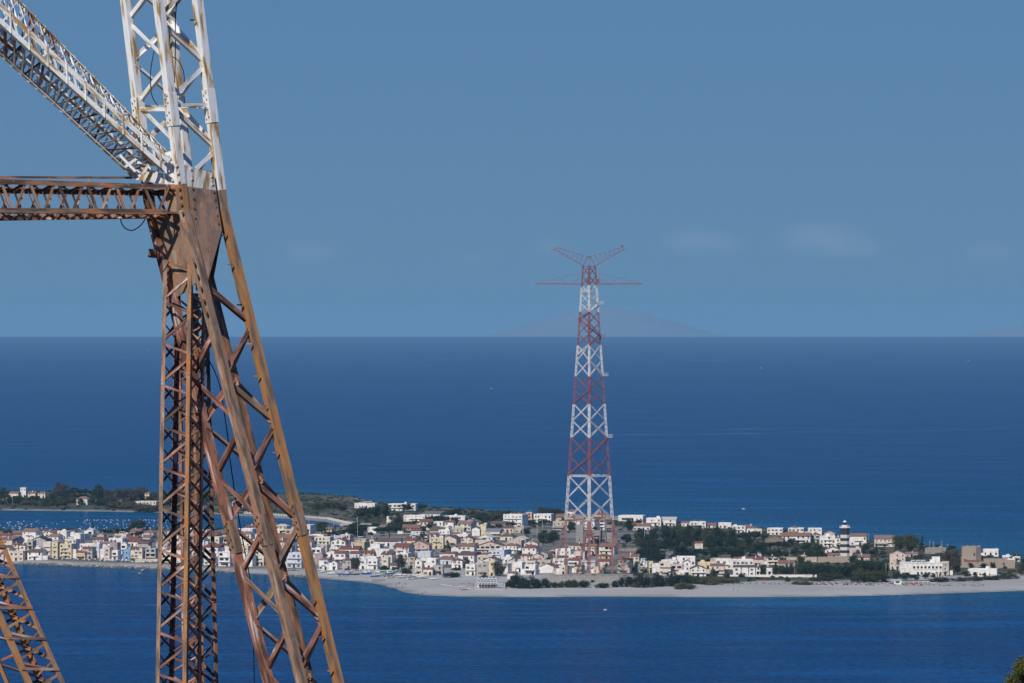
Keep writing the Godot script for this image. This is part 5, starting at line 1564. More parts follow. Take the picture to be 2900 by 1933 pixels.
	house("@5, first~", 27.5, -4944.7, -12, 16.2, 14.0, 7.3, "white", "flat", "red", 3)
	house("@4, second~", -52.5, -4958.0, -7, 19.6, 14.0, 5.5, "white", "flat", "red", 3)
	house("@4, first~", -55.2, -4967.5, -20, 11.0, 11.3, 5.5, "white", "flat", "red", 3)
	house("near the far coast", 50.7, -4956.9, -12, 23.3, 14.0, 4.9, "ochre", "gable_x", "terracotta", 1)
	house("@3, eighth~", -89.5, -5008.4, -5, 19.8, 14.0, 5.0, "white", "flat", "red", 0)
	house("near the far coast", 108.8, -5011.8, -14, 23.2, 14.0, 4.6, "white", "flat", "red", 3, "far_house", "far_house")
	house("by the far pines", -76.0, -5097.0, -20, 18.6, 14.0, 3.2, "white", "lean", "slate", 0)
	house("near the far coast", 84.0, -5204.2, -12, 15.3, 13.5, 2.8, "cream", "hip", "red", 0)
	house("near the far coast", 56.6, -5258.2, -18, 8.9, 10.9, 4.2, "white", "hip", "terracotta", 0)
	house("@3, seventh~", -106.0, -5247.1, -8, 26.9, 14.0, 6.5, "white", "flat", "red", 5)
	house("in painted shade @3, first~", -143.8, -5332.2, -12, 20.3, 14.0, 4.3, "white", "flat", "red", 5)
	house("across the lake", -361.9, -5397.2, -16, 21.9, 14.0, 5.0, "cream", "flat", "red", 3, "far_house", "far_house")
	house("@2", -270.5, -5384.4, -21, 11.6, 12.9, 5.3, "cream", "hip", "rose", 0, "far_house", "far_house")
	house("across the lake", -508.7, -5459.2, -19, 5.0, 7.0, 3.4, "white", "gable_x", "rose", 0, "far_house", "far_house")
	house("across the lake", -394.5, -5423.6, -14, 10.9, 12.5, 2.8, "beige", "gable_x", "rose", 0, "far_house", "far_house")
	house("@1", -428.2, -5440.1, -17, 11.5, 11.5, 6.4, "cream", "hip", "rose", 0, "far_house", "far_house")
	house("across the lake", -368.1, -5509.5, -20, 5.0, 7.0, 8.9, "peach", "hip", "rose", 0, "far_house", "far_house")
	house("@0, first~", -513.8, -5631.5, -15, 9.9, 9.5, 4.9, "cream", "gable_x", "terracotta", 0, "far_house", "far_house")
	house("@0, second~", -495.1, -5631.5, -14, 8.1, 9.9, 4.9, "cream", "gable_x", "terracotta", 3, "far_house", "far_house")
	house("across the lake", -485.0, -5631.4, -19, 8.2, 9.3, 5.2, "cream", "hip", "terracotta", 0, "far_house", "far_house")
	house("across the lake", -505.9, -5652.7, -18, 6.3, 7.0, 9.4, "white", "flat", "red", 0, "far_house", "far_house")
	build_landmarks()


func stone_ring(owner: Node, called: String, sides: int, r: float, y0: float, y1: float, mat: Material, r1 := -1.0):
	var st := start()
	if r1 < 0:
		r1 = r
	lathe(st, PackedVector2Array([Vector2(0.001, y0), Vector2(r, y0), Vector2(r1, y1), Vector2(0.001, y1)]), sides, PI / sides)
	obj(called, done(st), mat, owner)


func slab(owner: Node, called: String, lo: Vector3, hi: Vector3, mat: Material) -> MeshInstance3D:
	var st := start()
	box_at(st, lo, hi)
	return obj(called, done(st), mat, owner)


func build_landmarks():
	var stone := paint(0.43, 0.36, 0.30, noise_tex(75, 0.035, [[0.0, lin(0.35, 0.33, 0.32)], [0.4, lin(0.72, 0.7, 0.68)], [0.6, lin(0.95, 0.93, 0.9)], [1.0, lin(1.1, 1.08, 1.0)]], 5, 512), 0.11, 0.95)
	M.stone = stone
	var black := plain(0.035, 0.04, 0.05, 0.7)
	var pale := M.trim as Material
	# lighthouse
	var p := Vector3(256.4, 4.1, -4209.4)
	var t := thing("lighthouse", "octagonal lighthouse in black and white bands with a gallery and lantern", "lighthouse", p)
	var bands := [0.0, 1.6, 4.1, 6.3, 8.7, 11.0, 13.4, 15.7, 18.2, 22.4]
	for i in bands.size() - 1:
		stone_ring(t, "band", 8, lerpf(4.0, 3.6, bands[i] / 22.0), bands[i] - (0.6 if i == 0 else 0.0), bands[i + 1], black if i % 2 == 0 else pale, lerpf(4.0, 3.6, bands[i + 1] / 22.0))
	stone_ring(t, "corbel", 8, 3.6, 22.4, 23.4, black, 4.4)
	stone_ring(t, "gallery", 8, 4.4, 23.4, 23.8, M.wall_white)
	var st := start()
	for k in 16:
		var a := TAU * k / 16.0
		var b := TAU * (k + 1) / 16.0
		bar(st, Vector3(cos(a) * 3.9, 23.8, sin(a) * 3.9), Vector3(cos(a) * 3.9, 25.0, sin(a) * 3.9), 0.14, 0.14)
		bar(st, Vector3(cos(a) * 3.9, 25.0, sin(a) * 3.9), Vector3(cos(b) * 3.9, 25.0, sin(b) * 3.9), 0.14, 0.14)
	obj("railing", done(st), M.wall_white, t)
	stone_ring(t, "watch_room", 8, 2.5, 23.8, 25.6, M.wall_white)
	stone_ring(t, "lantern", 8, 1.1, 25.6, 27.8, M.glass)
	st = start()
	for k in 8:
		var a := TAU * (k + 0.5) / 8.0
		bar(st, Vector3(cos(a) * 1.12, 25.6, sin(a) * 1.12), Vector3(cos(a) * 1.12, 27.8, sin(a) * 1.12), 0.16, 0.16)
	obj("lantern_frame", done(st), black, t)
	st = start()
	lathe(st, PackedVector2Array([Vector2(0.001, 27.8), Vector2(1.45, 27.8), Vector2(1.2, 28.5), Vector2(0.6, 29.0), Vector2(0.12, 29.2), Vector2(0.001, 29.9)]), 10)
	obj("dome", done(st), M.wall_white, t)
	# long school
	p = Vector3(279.1, 4.1, -3930.4)
	t = thing("school", "long white modern school with a row of square windows", "school", p - Vector3(0, 0.4, 0), -3.0)
	slab(t, "wall", Vector3(0, -0.5, -12), Vector3(30.5, 9.2, 0), M.wall_white)
	slab(t, "cornice", Vector3(-0.25, 9.2, -12.2), Vector3(30.8, 9.7, 0.3), M.wall_white)
	for f in 2:
		for k in 8:
			if f == 0 and (k < 1 or k == 5):
				continue
			fit("window", shared.windows[0], null, t, Vector3(10.2 + k * 2.7, 5.4 if f else 1.2, 0), Vector3(1.55, 1.15, 1))
	slab(t, "sill_band", Vector3(9.0, 4.6, 0), Vector3(30.5, 4.9, 0.25), M.wall_white)
	slab(t, "stair_tower", Vector3(23.0, 9.7, -9), Vector3(28.8, 13.6, -4), M.wall_white)
	slab(t, "roof_hut", Vector3(21.5, 9.7, -7), Vector3(25.0, 11.6, -1.5), M.wall_white)
	for k in 3:
		slab(t, "roof_frame", Vector3(8.0 + k * 3.6, 10.9, -4), Vector3(11.2 + k * 3.6, 11.3, -0.6), M.wall_white)
		slab(t, "roof_frame", Vector3(8.0 + k * 3.6, 9.7, -1.2), Vector3(8.4 + k * 3.6, 10.9, -0.8), M.wall_white)
	# fort
	p = Vector3(339.9, 4.8, -4037.3)
	t = thing("fort", "weathered stone fort with a broad battered tower and ruined curtain walls", "fort", p)
	st = start()
	lathe(st, PackedVector2Array([Vector2(0.001, -1), Vector2(8.6, -1), Vector2(7.6, 8), Vector2(7.5, 15.2), Vector2(6.8, 15.2), Vector2(6.8, 14.4), Vector2(0.001, 14.4)]), 8, PI / 8)
	obj("tower", done(st), stone, t).position = Vector3(0, 0, -7)
	for k in 9:
		slab(t, "merlon", Vector3(-6.6 + k * 1.5, 15.2, -1.2 - absf(k - 4) * 0.62), Vector3(-5.8 + k * 1.5, 16.0 + (k % 3) * 0.2, -0.4 - absf(k - 4) * 0.62), stone)
	slab(t, "opening", Vector3(1.2, 9.2, -0.2), Vector3(1.9, 10.8, 0.75), M.dark)
	slab(t, "curtain_wall", Vector3(-9.5, -2, -2), Vector3(9.0, 4.2, 3.5), stone)
	slab(t, "curtain_wall", Vector3(9.0, -3, -9), Vector3(23.5, 6.4, 0.5), stone)
	slab(t, "curtain_wall", Vector3(24.0, -3, -7), Vector3(31.5, 5.4, 2.2), stone)
	slab(t, "bartizan", Vector3(22.4, 3.4, -1), Vector3(26.0, 7.6, 2.0), stone)
	slab(t, "buttress", Vector3(15.0, -3, 0.5), Vector3(16.4, 5.6, 1.8), stone)
	fit("roof", shared.lean, M.roof_red, t, Vector3(-0.4, 4.3, 0.2), Vector3(10.5, 2.4, 5.0))
	# concrete towers of an older line, under the pylon
	for q in [[Vector3(54.3, 7.5, -4392.2), "bare concrete shaft with an open top storey, leftmost of two under banded pylon"], [Vector3(78.4, 6.8, -4410.2), "bare concrete shaft with an open top storey, rightmost of two under banded pylon"]]:
		t = thing("concrete_tower", q[1], "tower", q[0], 0.0, "concrete shafts below the pylon")
		slab(t, "shaft", Vector3(-3.0, -1, -6), Vector3(3.0, 15.6, 0), M.concrete)
		for x in [-2.9, 2.3]:
			for z in [-5.9, -0.7]:
				slab(t, "post", Vector3(x, 15.6, z), Vector3(x + 0.6, 19.4, z + 0.6), M.concrete)
		slab(t, "cap", Vector3(-3.6, 19.4, -6.6), Vector3(3.6, 23.0, 0.6), M.concrete)
		for k in 4:
			slab(t, "lift_joint", Vector3(-3.05, 2.6 + k * 3.4, -6.05), Vector3(3.05, 2.9 + k * 3.4, 0.06), M.concrete)
		slab(t, "opening", Vector3(-0.4, 2.4, -0.2), Vector3(0.5, 3.8, 0.05), M.dark)
	t = thing("trestle", "rusty steel gantry standing between the two concrete shafts", "gantry", Vector3(66.8, 7.2, -4393.6))
	st = start()
	bar(st, Vector3(-9, 22, -3), Vector3(9, 22, -3), 0.8, 0.8)
	bar(st, Vector3(-9, 24, -3), Vector3(9, 24, -3), 0.5, 0.5)
	for k in 9:
		bar(st, Vector3(-9 + k * 2, 22 if k % 2 == 0 else 24, -3), Vector3(-7 + k * 2, 24 if k % 2 == 0 else 22, -3), 0.3, 0.3)
	obj("beam", done(st), M.tower_base, t)
	for x in [-8.0, -3.0, 3.0, 8.0]:
		st = start()
		bar(st, Vector3(x * 1.25, -1, -1), Vector3(x, 22, -3), 0.45, 0.45)
		obj("leg", done(st), M.tower_base, t)
	# platform under the pylon
	p = Vector3(55.8, 3.8, -3819.9)
	t = thing("retaining_wall", "long grey concrete retaining wall under the banded pylon, with a dark recess", "wall", p)
	slab(t, "wall", Vector3(-29, -3, -3), Vector3(-0.6, 5.6, 0), M.concrete)
	slab(t, "wall", Vector3(2.6, -3, -3), Vector3(28.5, 5.7, 2.0), M.concrete)
	slab(t, "recess", Vector3(-0.6, -3, -9), Vector3(2.6, 4.9, -8), M.concrete)
	slab(t, "coping", Vector3(-29.2, 5.6, -3.2), Vector3(-0.8, 6.0, 0.25), M.concrete)
	slab(t, "coping", Vector3(2.4, 5.7, -3.2), Vector3(28.8, 6.1, 2.3), M.concrete)
	slab(t, "deck", Vector3(-29, -3, -70), Vector3(-0.7, 1.6, -9), M.concrete)
	slab(t, "deck", Vector3(2.7, -3, -70), Vector3(28, 1.6, -3.1), M.concrete)
	# other walls
	for q in [
		[Vector3(186.6, 4.3, -3898.7), 62.0, 1.6, "low white promenade wall between the beach and terraced row", "white"], [Vector3(200.0, 5.7, -4124.3), 60.0, 3.0, "long beige garden wall below the pine wood", "beige"],
		[Vector3(242.3, 5.0, -4116.8), 24.0, 4.2, "old stone terrace wall at the foot of striped lighthouse", "stone"], [Vector3(2.8, 8.0, -4332.3), 34.0, 2.6, "low pale wall beside the dark shrubs mid-town", "grey"],
		[Vector3(85.4, 7.4, -4261.4), 40.0, 2.2, "long grey wall under the concrete shafts and gantry", "concrete"], [Vector3(-373.5, 2.4, -4246.8), 36.0, 3.2, "grey quay wall under the far waterfront houses", "concrete"],
		[Vector3(-141.6, 0.3, -4975.0), 30.0, 2.0, "pale wall at the end of lake causeway", "grey"], [Vector3(-278.3, 2.5, -4178.2), 20.0, 2.4, "cream sea wall behind the boats beside slender upright", "cream"]]:
		t = thing("wall", q[3], "wall", q[0])
		var m: Material = stone if q[4] == "stone" else M["wall_" + q[4]]
		slab(t, "masonry", Vector3(-q[1] / 2, -1.5, -0.6), Vector3(q[1] / 2, q[2], 0), m)
		slab(t, "coping", Vector3(-q[1] / 2 - 0.1, q[2], -0.7), Vector3(q[1] / 2 + 0.1, q[2] + 0.16, 0.1), m)
	# causeway along the lake
	t = thing("causeway", "curving lakeside causeway with a white post railing", "causeway")
	var path := [Vector3(-257.7, 0.0, -5243.0), Vector3(-196.1, 0.0, -5141.0), Vector3(-171.1, 0.0, -5087.0), Vector3(-143.0, 1.3, -4945.7)]
	for k in path.size() - 1:
		st = start()
		var a: Vector3 = path[k] * Vector3(1, 0, 1) + Vector3(0, 0.4, 0)
		var b: Vector3 = path[k + 1] * Vector3(1, 0, 1) + Vector3(0, 0.4, 0)
		bar(st, a, b + (b - a).normalized() * 1.0, 1.8, 9.0, Vector3.UP)
		obj("embankment", done(st), M.wall_concrete, t)
		var n := int(a.distance_to(b) / 3.2)
		var back := Vector3(0, 0, -4.4)
		for i in n:
			st = start()
			var q := along(a, b, (i + 0.5) / n) + back
			box_at(st, q + Vector3(-0.28, 1.2, -0.25), q + Vector3(0.28, 3.4, 0.25))
			obj("post", done(st), M.trim, t)
		st = start()
		bar(st, a + back + Vector3(0, 2.9, 0), b + back + Vector3(0, 2.9, 0), 0.3, 0.2)
		bar(st, a + back + Vector3(0, 1.9, 0), b + back + Vector3(0, 1.9, 0), 0.5, 0.16)
		obj("rail", done(st), M.trim, t)


# ---------------------------------------------------------------- trees and shrubs (meshes one metre tall, a metre across)

func leaf(st: SurfaceTool, p: Vector3, out: Vector3, size: float, tone: Color, r: RandomNumberGenerator):
	# a small bent spray of leaves: two triangles folded along the middle
	var n := (out.normalized() + Vector3(r.randf_range(-0.8, 0.8), r.randf_range(-0.5, 0.9), r.randf_range(-0.8, 0.8))).normalized()
	var u := n.cross(Vector3(r.randf_range(-1, 1), r.randf_range(-1, 1), r.randf_range(-1, 1))).normalized()
	var v := n.cross(u)
	var a := p - u * size * 0.55
	var b := p + v * size * 0.36 + n * size * 0.1
	var c := p + u * size * 0.55
	var d := p - v * size * 0.36 + n * size * 0.1
	st.set_color(tone)
	tri(st, a, b, c)
	tri(st, a, c, d)


func crown(seed_: int, kind: String) -> ArrayMesh:
	var r := RandomNumberGenerator.new()
	r.seed = seed_
	var st := start()
	var lumps := []
	var count := 3400
	var size := 0.045
	match kind:
		"umbrella":
			for k in 15:
				var a := r.randf() * TAU
				var d := sqrt(r.randf()) * 0.36
				lumps.append([Vector3(cos(a) * d, 0.80 - d * d * 0.75 + r.randf_range(-0.03, 0.04), sin(a) * d), Vector3(0.17, 0.15, 0.17) * r.randf_range(0.8, 1.15)])
		"pine":
			for k in 22:
				var y := r.randf_range(0.2, 0.88)
				var a := r.randf() * TAU
				var d: float = r.randf_range(0.1, 0.34) * (1.0 if y < 0.7 else 1.4 - 0.65 * y / 0.9)
				lumps.append([Vector3(cos(a) * d, y, sin(a) * d), Vector3(0.22, 0.16, 0.22) * r.randf_range(0.75, 1.15)])
		"round":
			for k in 20:
				var y := r.randf_range(0.2, 0.84)
				var a := r.randf() * TAU
				var d := r.randf_range(0.05, 0.36) * sqrt(maxf(0.1, 1.0 - pow((y - 0.5) * 1.9, 2)))
				lumps.append([Vector3(cos(a) * d, y, sin(a) * d), Vector3(0.2, 0.17, 0.2) * r.randf_range(0.75, 1.2)])
		"shrub":
			size = 0.05
			for k in 16:
				var a := r.randf() * TAU
				var d := sqrt(r.randf()) * 0.4
				lumps.append([Vector3(cos(a) * d, r.randf_range(0.1, 0.8) * (1.0 - d * 1.1), sin(a) * d), Vector3(0.2, 0.28, 0.2) * r.randf_range(0.7, 1.15)])
		"conifer":
			size = 0.05
			for k in 46:
				var y := 0.08 + 0.88 * pow(r.randf(), 1.0)
				var a := r.randf() * TAU
				var d := (1.0 - y) * r.randf_range(0.25, 0.46)
				lumps.append([Vector3(cos(a) * d, y - d * 0.1, sin(a) * d), Vector3(0.055 + 0.09 * (1.0 - y), 0.035, 0.055 + 0.09 * (1.0 - y))])
		"palm":
			count = 0
	var each := count / maxi(1, lumps.size())
	for l in lumps:
		var shade := r.randf_range(0.72, 1.3)
		for k in each:
			var dir := Vector3(r.randfn(), r.randfn(), r.randfn()).normalized()
			var rad: float = pow(r.randf(), 0.4)
			var p: Vector3 = l[0] + dir * l[1] * rad
			var tone := Color(0.72, 0.80, 0.70).lerp(Color(1.15, 1.1, 0.9), r.randf()) * shade
			leaf(st, p, dir, size * r.randf_range(0.7, 1.35), tone, r)
	if kind == "palm":
		for f in 26:
			var a := f * 2.4
			var lift := r.randf_range(-0.3, 0.9)
			var last := Vector3(0, 0.8, 0)
			for s in 6:
				var t := (s + 1) / 6.0
				var p := Vector3(cos(a) * 0.5 * t, 0.8 + lift * 0.28 * t - 0.42 * t * t, sin(a) * 0.5 * t)
				var side := Vector3(-sin(a), 0, cos(a)) * 0.07 * (1.15 - t)
				st.set_color(Color(1, 1, 0.9) * r.randf_range(0.7, 1.2))
				quad(st, last - side, last + Vector3(0, 0.02, 0), p + Vector3(0, 0.02, 0), p - side)
				quad(st, last + side, p + side, p + Vector3(0, 0.02, 0), last + Vector3(0, 0.02, 0))
				last = p
	return done(st)


func twigs(seed_: int) -> ArrayMesh:
	# a leafless crown: forking branches with a haze of fine twigs
	var r := RandomNumberGenerator.new()
	r.seed = seed_
	var st := start()
	var open := []
	for k in 7:
		var a := TAU * k / 7.0 + r.randf() * 0.5
		open.append([Vector3(0, r.randf_range(0.18, 0.32), 0), Vector3(cos(a) * 0.6, r.randf_range(0.6, 1.4), sin(a) * 0.6).normalized(), 0.26, 0.016, 0])
	while open.size():
		var b: Array = open.pop_back()
		var end: Vector3 = b[0] + b[1] * b[2]
		end.x = clampf(end.x, -0.5, 0.5)
		end.z = clampf(end.z, -0.5, 0.5)
		end.y = minf(end.y, 1.0)
		st.set_color(Color(1, 1, 1) * r.randf_range(0.75, 1.2))
		bar(st, b[0], end, b[3], b[3])
		if b[4] < 4:
			for k in (4 if b[4] == 3 else 3):
				var d: Vector3 = (b[1] + Vector3(r.randf_range(-0.8, 0.8), r.randf_range(-0.35, 0.55), r.randf_range(-0.8, 0.8))).normalized()
				open.append([end - b[1] * b[2] * r.randf_range(0, 0.3), d, b[2] * r.randf_range(0.55, 0.8), b[3] * 0.6, b[4] + 1])
		else:
			for k in 2:
				leaf(st, end, b[1], 0.035, Color(0.9, 0.85, 0.7) * r.randf_range(0.8, 1.2), r)
	return done(st)


func trunk_mesh(top: float, thick: float, forks: int) -> ArrayMesh:
	var st := start()
	lathe(st, PackedVector2Array([Vector2(thick * 1.25, -0.04), Vector2(thick, 0.08), Vector2(thick * 0.75, top * 0.6), Vector2(thick * 0.5, top)]), 7)
	for k in forks:
		var a := TAU * k / forks + 0.4
		bar(st, Vector3(0, top * 0.72, 0), Vector3(cos(a) * 0.3, top + 0.14, sin(a) * 0.3), thick * 0.6, thick * 0.6)
	return done(st)


const KINDS := {"umbrella": ["umbrella_pine", "flat-topped umbrella pine"], "pine": ["pine_tree", "dense pine"], "round": ["leafy_tree", "round leafy tree"], "shrub": ["shrub", "low bushy shrub"], "conifer": ["conifer", "tall pointed conifer"], "palm": ["palm_tree", "palm tree"], "bare": ["bare_tree", "leafless tree"]}
const TONES := {"dark": "dark green", "green": "mid green", "olive": "olive green", "dry": "dry straw-coloured", "brown": "grey-brown"}


func tree(kind: String, tone: String, where: String, x: float, z: float, height: float, wide: float, turn: float):
	var label: String = TONES[tone] + " " + KINDS[kind][1] + ("" if where.begins_with(",") else " ") + where
	var t := thing(KINDS[kind][0], spelled(label), "shrub" if kind == "shrub" else "tree", Vector3(x, ground(x, z) - 0.1, z), turn, "shrubs of the point" if kind == "shrub" else "trees of the point")
	var c := fit("crown" if kind != "shrub" else "foliage", shared["crown_%s_%d" % [kind, int(absf(turn)) % 2]], M["leaf_" + tone], t, Vector3.ZERO, Vector3(wide, height, wide))
	if kind != "shrub":
		fit("trunk", shared["trunk_" + kind], M.bark, t, Vector3.ZERO, Vector3(minf(wide, height), height, minf(wide, height)))


func build_leaves():
	for kind in ["umbrella", "pine", "round", "shrub", "conifer", "palm"]:
		for k in 2:
			shared["crown_%s_%d" % [kind, k]] = crown(100 + k * 31 + kind.length() * 7, kind)
	for k in 2:
		shared["crown_bare_%d" % k] = twigs(55 + k)
	shared.trunk_umbrella = trunk_mesh(0.66, 0.035, 6)
	shared.trunk_pine = trunk_mesh(0.6, 0.035, 4)
	shared.trunk_round = trunk_mesh(0.4, 0.04, 4)
	shared.trunk_conifer = trunk_mesh(0.9, 0.03, 0)
	shared.trunk_palm = trunk_mesh(0.8, 0.04, 0)
	shared.trunk_bare = trunk_mesh(0.3, 0.04, 0)
	M.bark = plain(0.10, 0.075, 0.055, 0.95)
	var tones := {"dark": [0.026, 0.043, 0.024], "green": [0.038, 0.06, 0.026], "olive": [0.07, 0.078, 0.035], "dry": [0.13, 0.115, 0.065], "brown": [0.072, 0.064, 0.046], "broom": [0.105, 0.115, 0.022]}
	for key in tones:
		var m := plain(tones[key][0], tones[key][1], tones[key][2], 0.8, 0.25)
		m.vertex_color_use_as_albedo = true
		m.backlight_enabled = true
		m.backlight = Color(0.25, 0.3, 0.15)
		M["leaf_" + key] = m


func build_vegetation():
	build_leaves()
	tree("round", "brown", "across the lake, second~", -462.3, -5589.9, 18.3, 21.8, 52)
	tree("round", "brown", "across the lake, third~", -404.2, -5483.6, 14.4, 15.8, 96)
	tree("round", "brown", "across the lake, fourth~", -394.8, -5483.2, 15.2, 14.2, 171)
	tree("round", "brown", "across the lake, fifth~", -386.3, -5482.8, 15.6, 15.3, 289)
	tree("round", "brown", "across the lake, ninth~", -377.8, -5482.4, 14.8, 14.2, 231)
	tree("round", "brown", "across the lake, tenth~", -372.0, -5491.1, 14.1, 9.2, 17)
	tree("round", "brown", "across the lake, eleventh~", -362.3, -5509.3, 10.6, 13.3, 16)
	tree("umbrella", "dark", "across the lake, first~", -439.6, -5494.0, 16.0, 20.9, 355)
	tree("umbrella", "dark", "across the lake, second~", -436.2, -5589.7, 11.1, 13.0, 345)
	tree("pine", "dark", "across the lake, first~", -449.2, -5512.1, 12.5, 13.8, 78)
	tree("pine", "dark", "across the lake, third~", -415.2, -5492.8, 18.4, 18.3, 52)
	tree("pine", "olive", "across the lake, third~", -383.3, -5652.9, 11.7, 14.7, 158)
	tree("pine", "green", "across the lake, first~", -517.6, -5560.2, 13.8, 11.3, 184)
	tree("round", "green", "across the lake, sixth~", -415.9, -5422.5, 12.3, 10.1, 46)
	tree("round", "green", "across the lake, fifth~", -458.1, -5450.1, 6.2, 27.3, 194)
	tree("round", "green", "across the lake, seventh~", -409.9, -5440.1, 5.0, 10.1, 96)
	tree("round", "green", "across the lake, second~", -499.0, -5481.3, 7.0, 14.2, 125)
	tree("round", "green", "across the lake, fourth~", -486.5, -5550.3, 4.7, 13.4, 192)
	tree("shrub", "olive", "across the lake, first~", -502.5, -5489.2, 6.8, 18.3, 97)
	tree("shrub", "olive", "across the lake, second~", -464.9, -5430.4, 6.8, 22.7, 164)
	tree("shrub", "olive", "across the lake, third~", -452.9, -5440.1, 6.3, 25.0, 331)
	tree("shrub", "dry", "across the lake, first~", -380.2, -5391.9, 8.6, 40.5, 63)
	tree("shrub", "dry", "@0", -482.4, -5449.8, 6.8, 21.6, 250)
	tree("shrub", "dry", "across the lake, second~", -355.1, -5335.1, 9.5, 31.2, 229)
	tree("round", "dark", "@0, first~", -412.9, -4707.8, 5.8, 16.8, 174)
	tree("round", "dark", "@0, second~", -384.9, -4724.2, 3.8, 4.9, 281)
	tree("conifer", "dark", "among the houses, first~", -365.4, -4760.3, 7.9, 4.2, 180)
	tree("conifer", "dark", "among the houses, second~", -318.8, -4780.5, 7.1, 5.0, 207)
	tree("shrub", "dark", "among the houses, first~", -348.0, -4707.5, 5.1, 14.9, 280)
	tree("shrub", "dark", "among the houses, second~", -337.8, -4707.4, 6.2, 15.7, 114)
	tree("shrub", "dark", "among the houses, third~", -331.0, -4646.0, 3.9, 12.0, 345)
	tree("shrub", "dark", "among the houses, fourth~", -320.7, -4645.8, 4.7, 17.1, 74)
	tree("shrub", "dark", "@0", -434.5, -4708.0, 3.6, 9.4, 215)
	tree("round", "dark", "@1, second~", -272.3, -4494.0, 16.8, 19.0, 293)
	tree("round", "dark", "@1, third~", -273.1, -4677.4, 15.4, 14.8, 89)
	tree("round", "dark", "@1, first~", -312.2, -4624.9, 5.1, 15.9, 140)
	tree("round", "olive", "among the houses, first~", -224.9, -4628.4, 5.6, 18.3, 297)
	tree("round", "olive", "among the houses, second~", -192.0, -4512.6, 5.0, 11.9, 181)
	tree("round", "green", "in painted shade @3, first~", -162.5, -4662.9, 10.3, 14.8, 76)
	tree("shrub", "green", "@2", -220.6, -4612.0, 10.1, 16.4, 234)
	tree("shrub", "green", "@1", -327.2, -4769.7, 13.1, 15.6, 335)
	tree("round", "brown", "among the houses, first~", -116.2, -4047.7, 8.9, 8.5, 267)
	tree("round", "brown", "across the lake, seventh~", -381.4, -5480.8, 9.7, 14.5, 3)
	tree("umbrella", "dark", "among the houses, first~", -167.0, -4821.9, 6.0, 10.7, 223)
	tree("umbrella", "dark", "among the houses, second~", -100.8, -4488.4, 11.4, 30.6, 111)
	tree("umbrella", "dark", "@4", -66.6, -4828.1, 11.3, 22.9, 22)
	tree("round", "dark", "@3, fourth~", -127.3, -4514.8, 11.2, 20.8, 259)
	tree("round", "dark", "in painted shade @3, second~", -141.7, -4581.0, 6.2, 10.2, 119)
	tree("round", "green", "in painted shade @3, second~", -155.6, -4549.7, 5.6, 14.9, 338)
	tree("round", "dark", "in painted shade @3, first~", -148.3, -4585.2, 5.1, 9.5, 307)
	tree("round", "dark", "on the far coast, second~", -88.8, -4947.7, 3.1, 5.1, 231)
	tree("round", "dark", "on the far coast, first~", -100.8, -5237.9, 8.6, 15.5, 236)
	tree("round", "dark", "on the far coast, third~", -88.5, -5301.7, 5.7, 14.8, 36)
	tree("round", "olive", "on the far coast, second~", -54.9, -4931.8, 6.1, 16.8, 217)
	tree("pine", "dark", "on the far coast, first~", -140.4, -5099.1, 12.0, 16.7, 323)
	tree("pine", "dark", "on the far coast, second~", -128.4, -5101.0, 12.6, 15.1, 205)
	tree("pine", "dark", "on the far coast, third~", -118.8, -5095.1, 13.9, 13.6, 207)
	tree("pine", "dark", "on the far coast, fourth~", -103.8, -4851.0, 13.8, 12.2, 344)
	tree("pine", "dark", "among the houses, second~", -98.0, -4831.3, 6.6, 6.5, 308)
	tree("pine", "olive", "on the far coast, first~", -52.8, -5147.5, 6.4, 7.0, 353)
	tree("round", "brown", "across the lake @3", -163.4, -5250.5, 7.5, 15.6, 262)
	tree("round", "brown", "on the far coast", -133.6, -5104.4, 11.4, 9.1, 225)
	tree("round", "brown", "among the houses, second~", -114.9, -4029.3, 10.7, 8.4, 93)
	tree("round", "brown", "among the houses, third~", -81.4, -4031.1, 12.2, 11.1, 19)
	tree("conifer", "green", "@3", -71.5, -4409.5, 14.2, 12.4, 34)
	tree("conifer", "green", "@4", -50.6, -4280.1, 9.5, 10.2, 253)
	tree("shrub", "green", "among the houses, first~", -94.0, -4021.5, 5.6, 8.1, 336)
	tree("shrub", "green", "among the houses, second~", -86.4, -4023.4, 3.4, 6.7, 84)
	tree("shrub", "green", "behind the beach @3", -76.4, -3960.6, 7.3, 9.9, 99)
	tree("shrub", "green", "behind the beach, first~", -43.2, -3921.9, 4.9, 13.8, 223)
	tree("shrub", "olive", "among the houses @3", -167.9, -4822.1, 6.0, 9.7, 258)
	tree("shrub", "olive", "across the lake, fifth~", -177.2, -5333.9, 9.5, 20.0, 345)
	tree("shrub", "olive", "across the lake, fourth~", -188.6, -5303.8, 10.4, 13.3, 320)
	tree("pine", "dark", "on the far coast, fifth~", -59.3, -4887.2, 8.8, 9.4, 322)
	tree("pine", "dark", "on the far coast, sixth~", -53.2, -5114.9, 7.6, 15.9, 279)
	tree("pine", "dark", "on the far coast, seventh~", -26.9, -4883.2, 12.1, 17.4, 168)
	tree("pine", "olive", "on the far coast, second~", -13.3, -4991.5, 9.6, 19.3, 309)
	tree("pine", "green", "among the houses, eighth~", 24.8, -4355.1, 12.7, 11.0, 172)
	tree("pine", "dark", "among the houses, fifth~", 33.3, -4359.4, 12.7, 13.3, 341)
	tree("pine", "green", "among the houses, ninth~", 50.5, -4718.1, 8.8, 7.0, 230)
	tree("umbrella", "dark", "@5", 28.8, -4798.2, 7.4, 15.7, 339)
	tree("round", "green", "@4, eighth~", 12.0, -4572.7, 7.1, 10.5, 276)
	tree("round", "green", "@4, fifth~", -0.0, -4840.2, 5.4, 9.3, 236)
	tree("round", "green", "@4, ninth~", 12.7, -4470.4, 3.9, 4.6, 204)
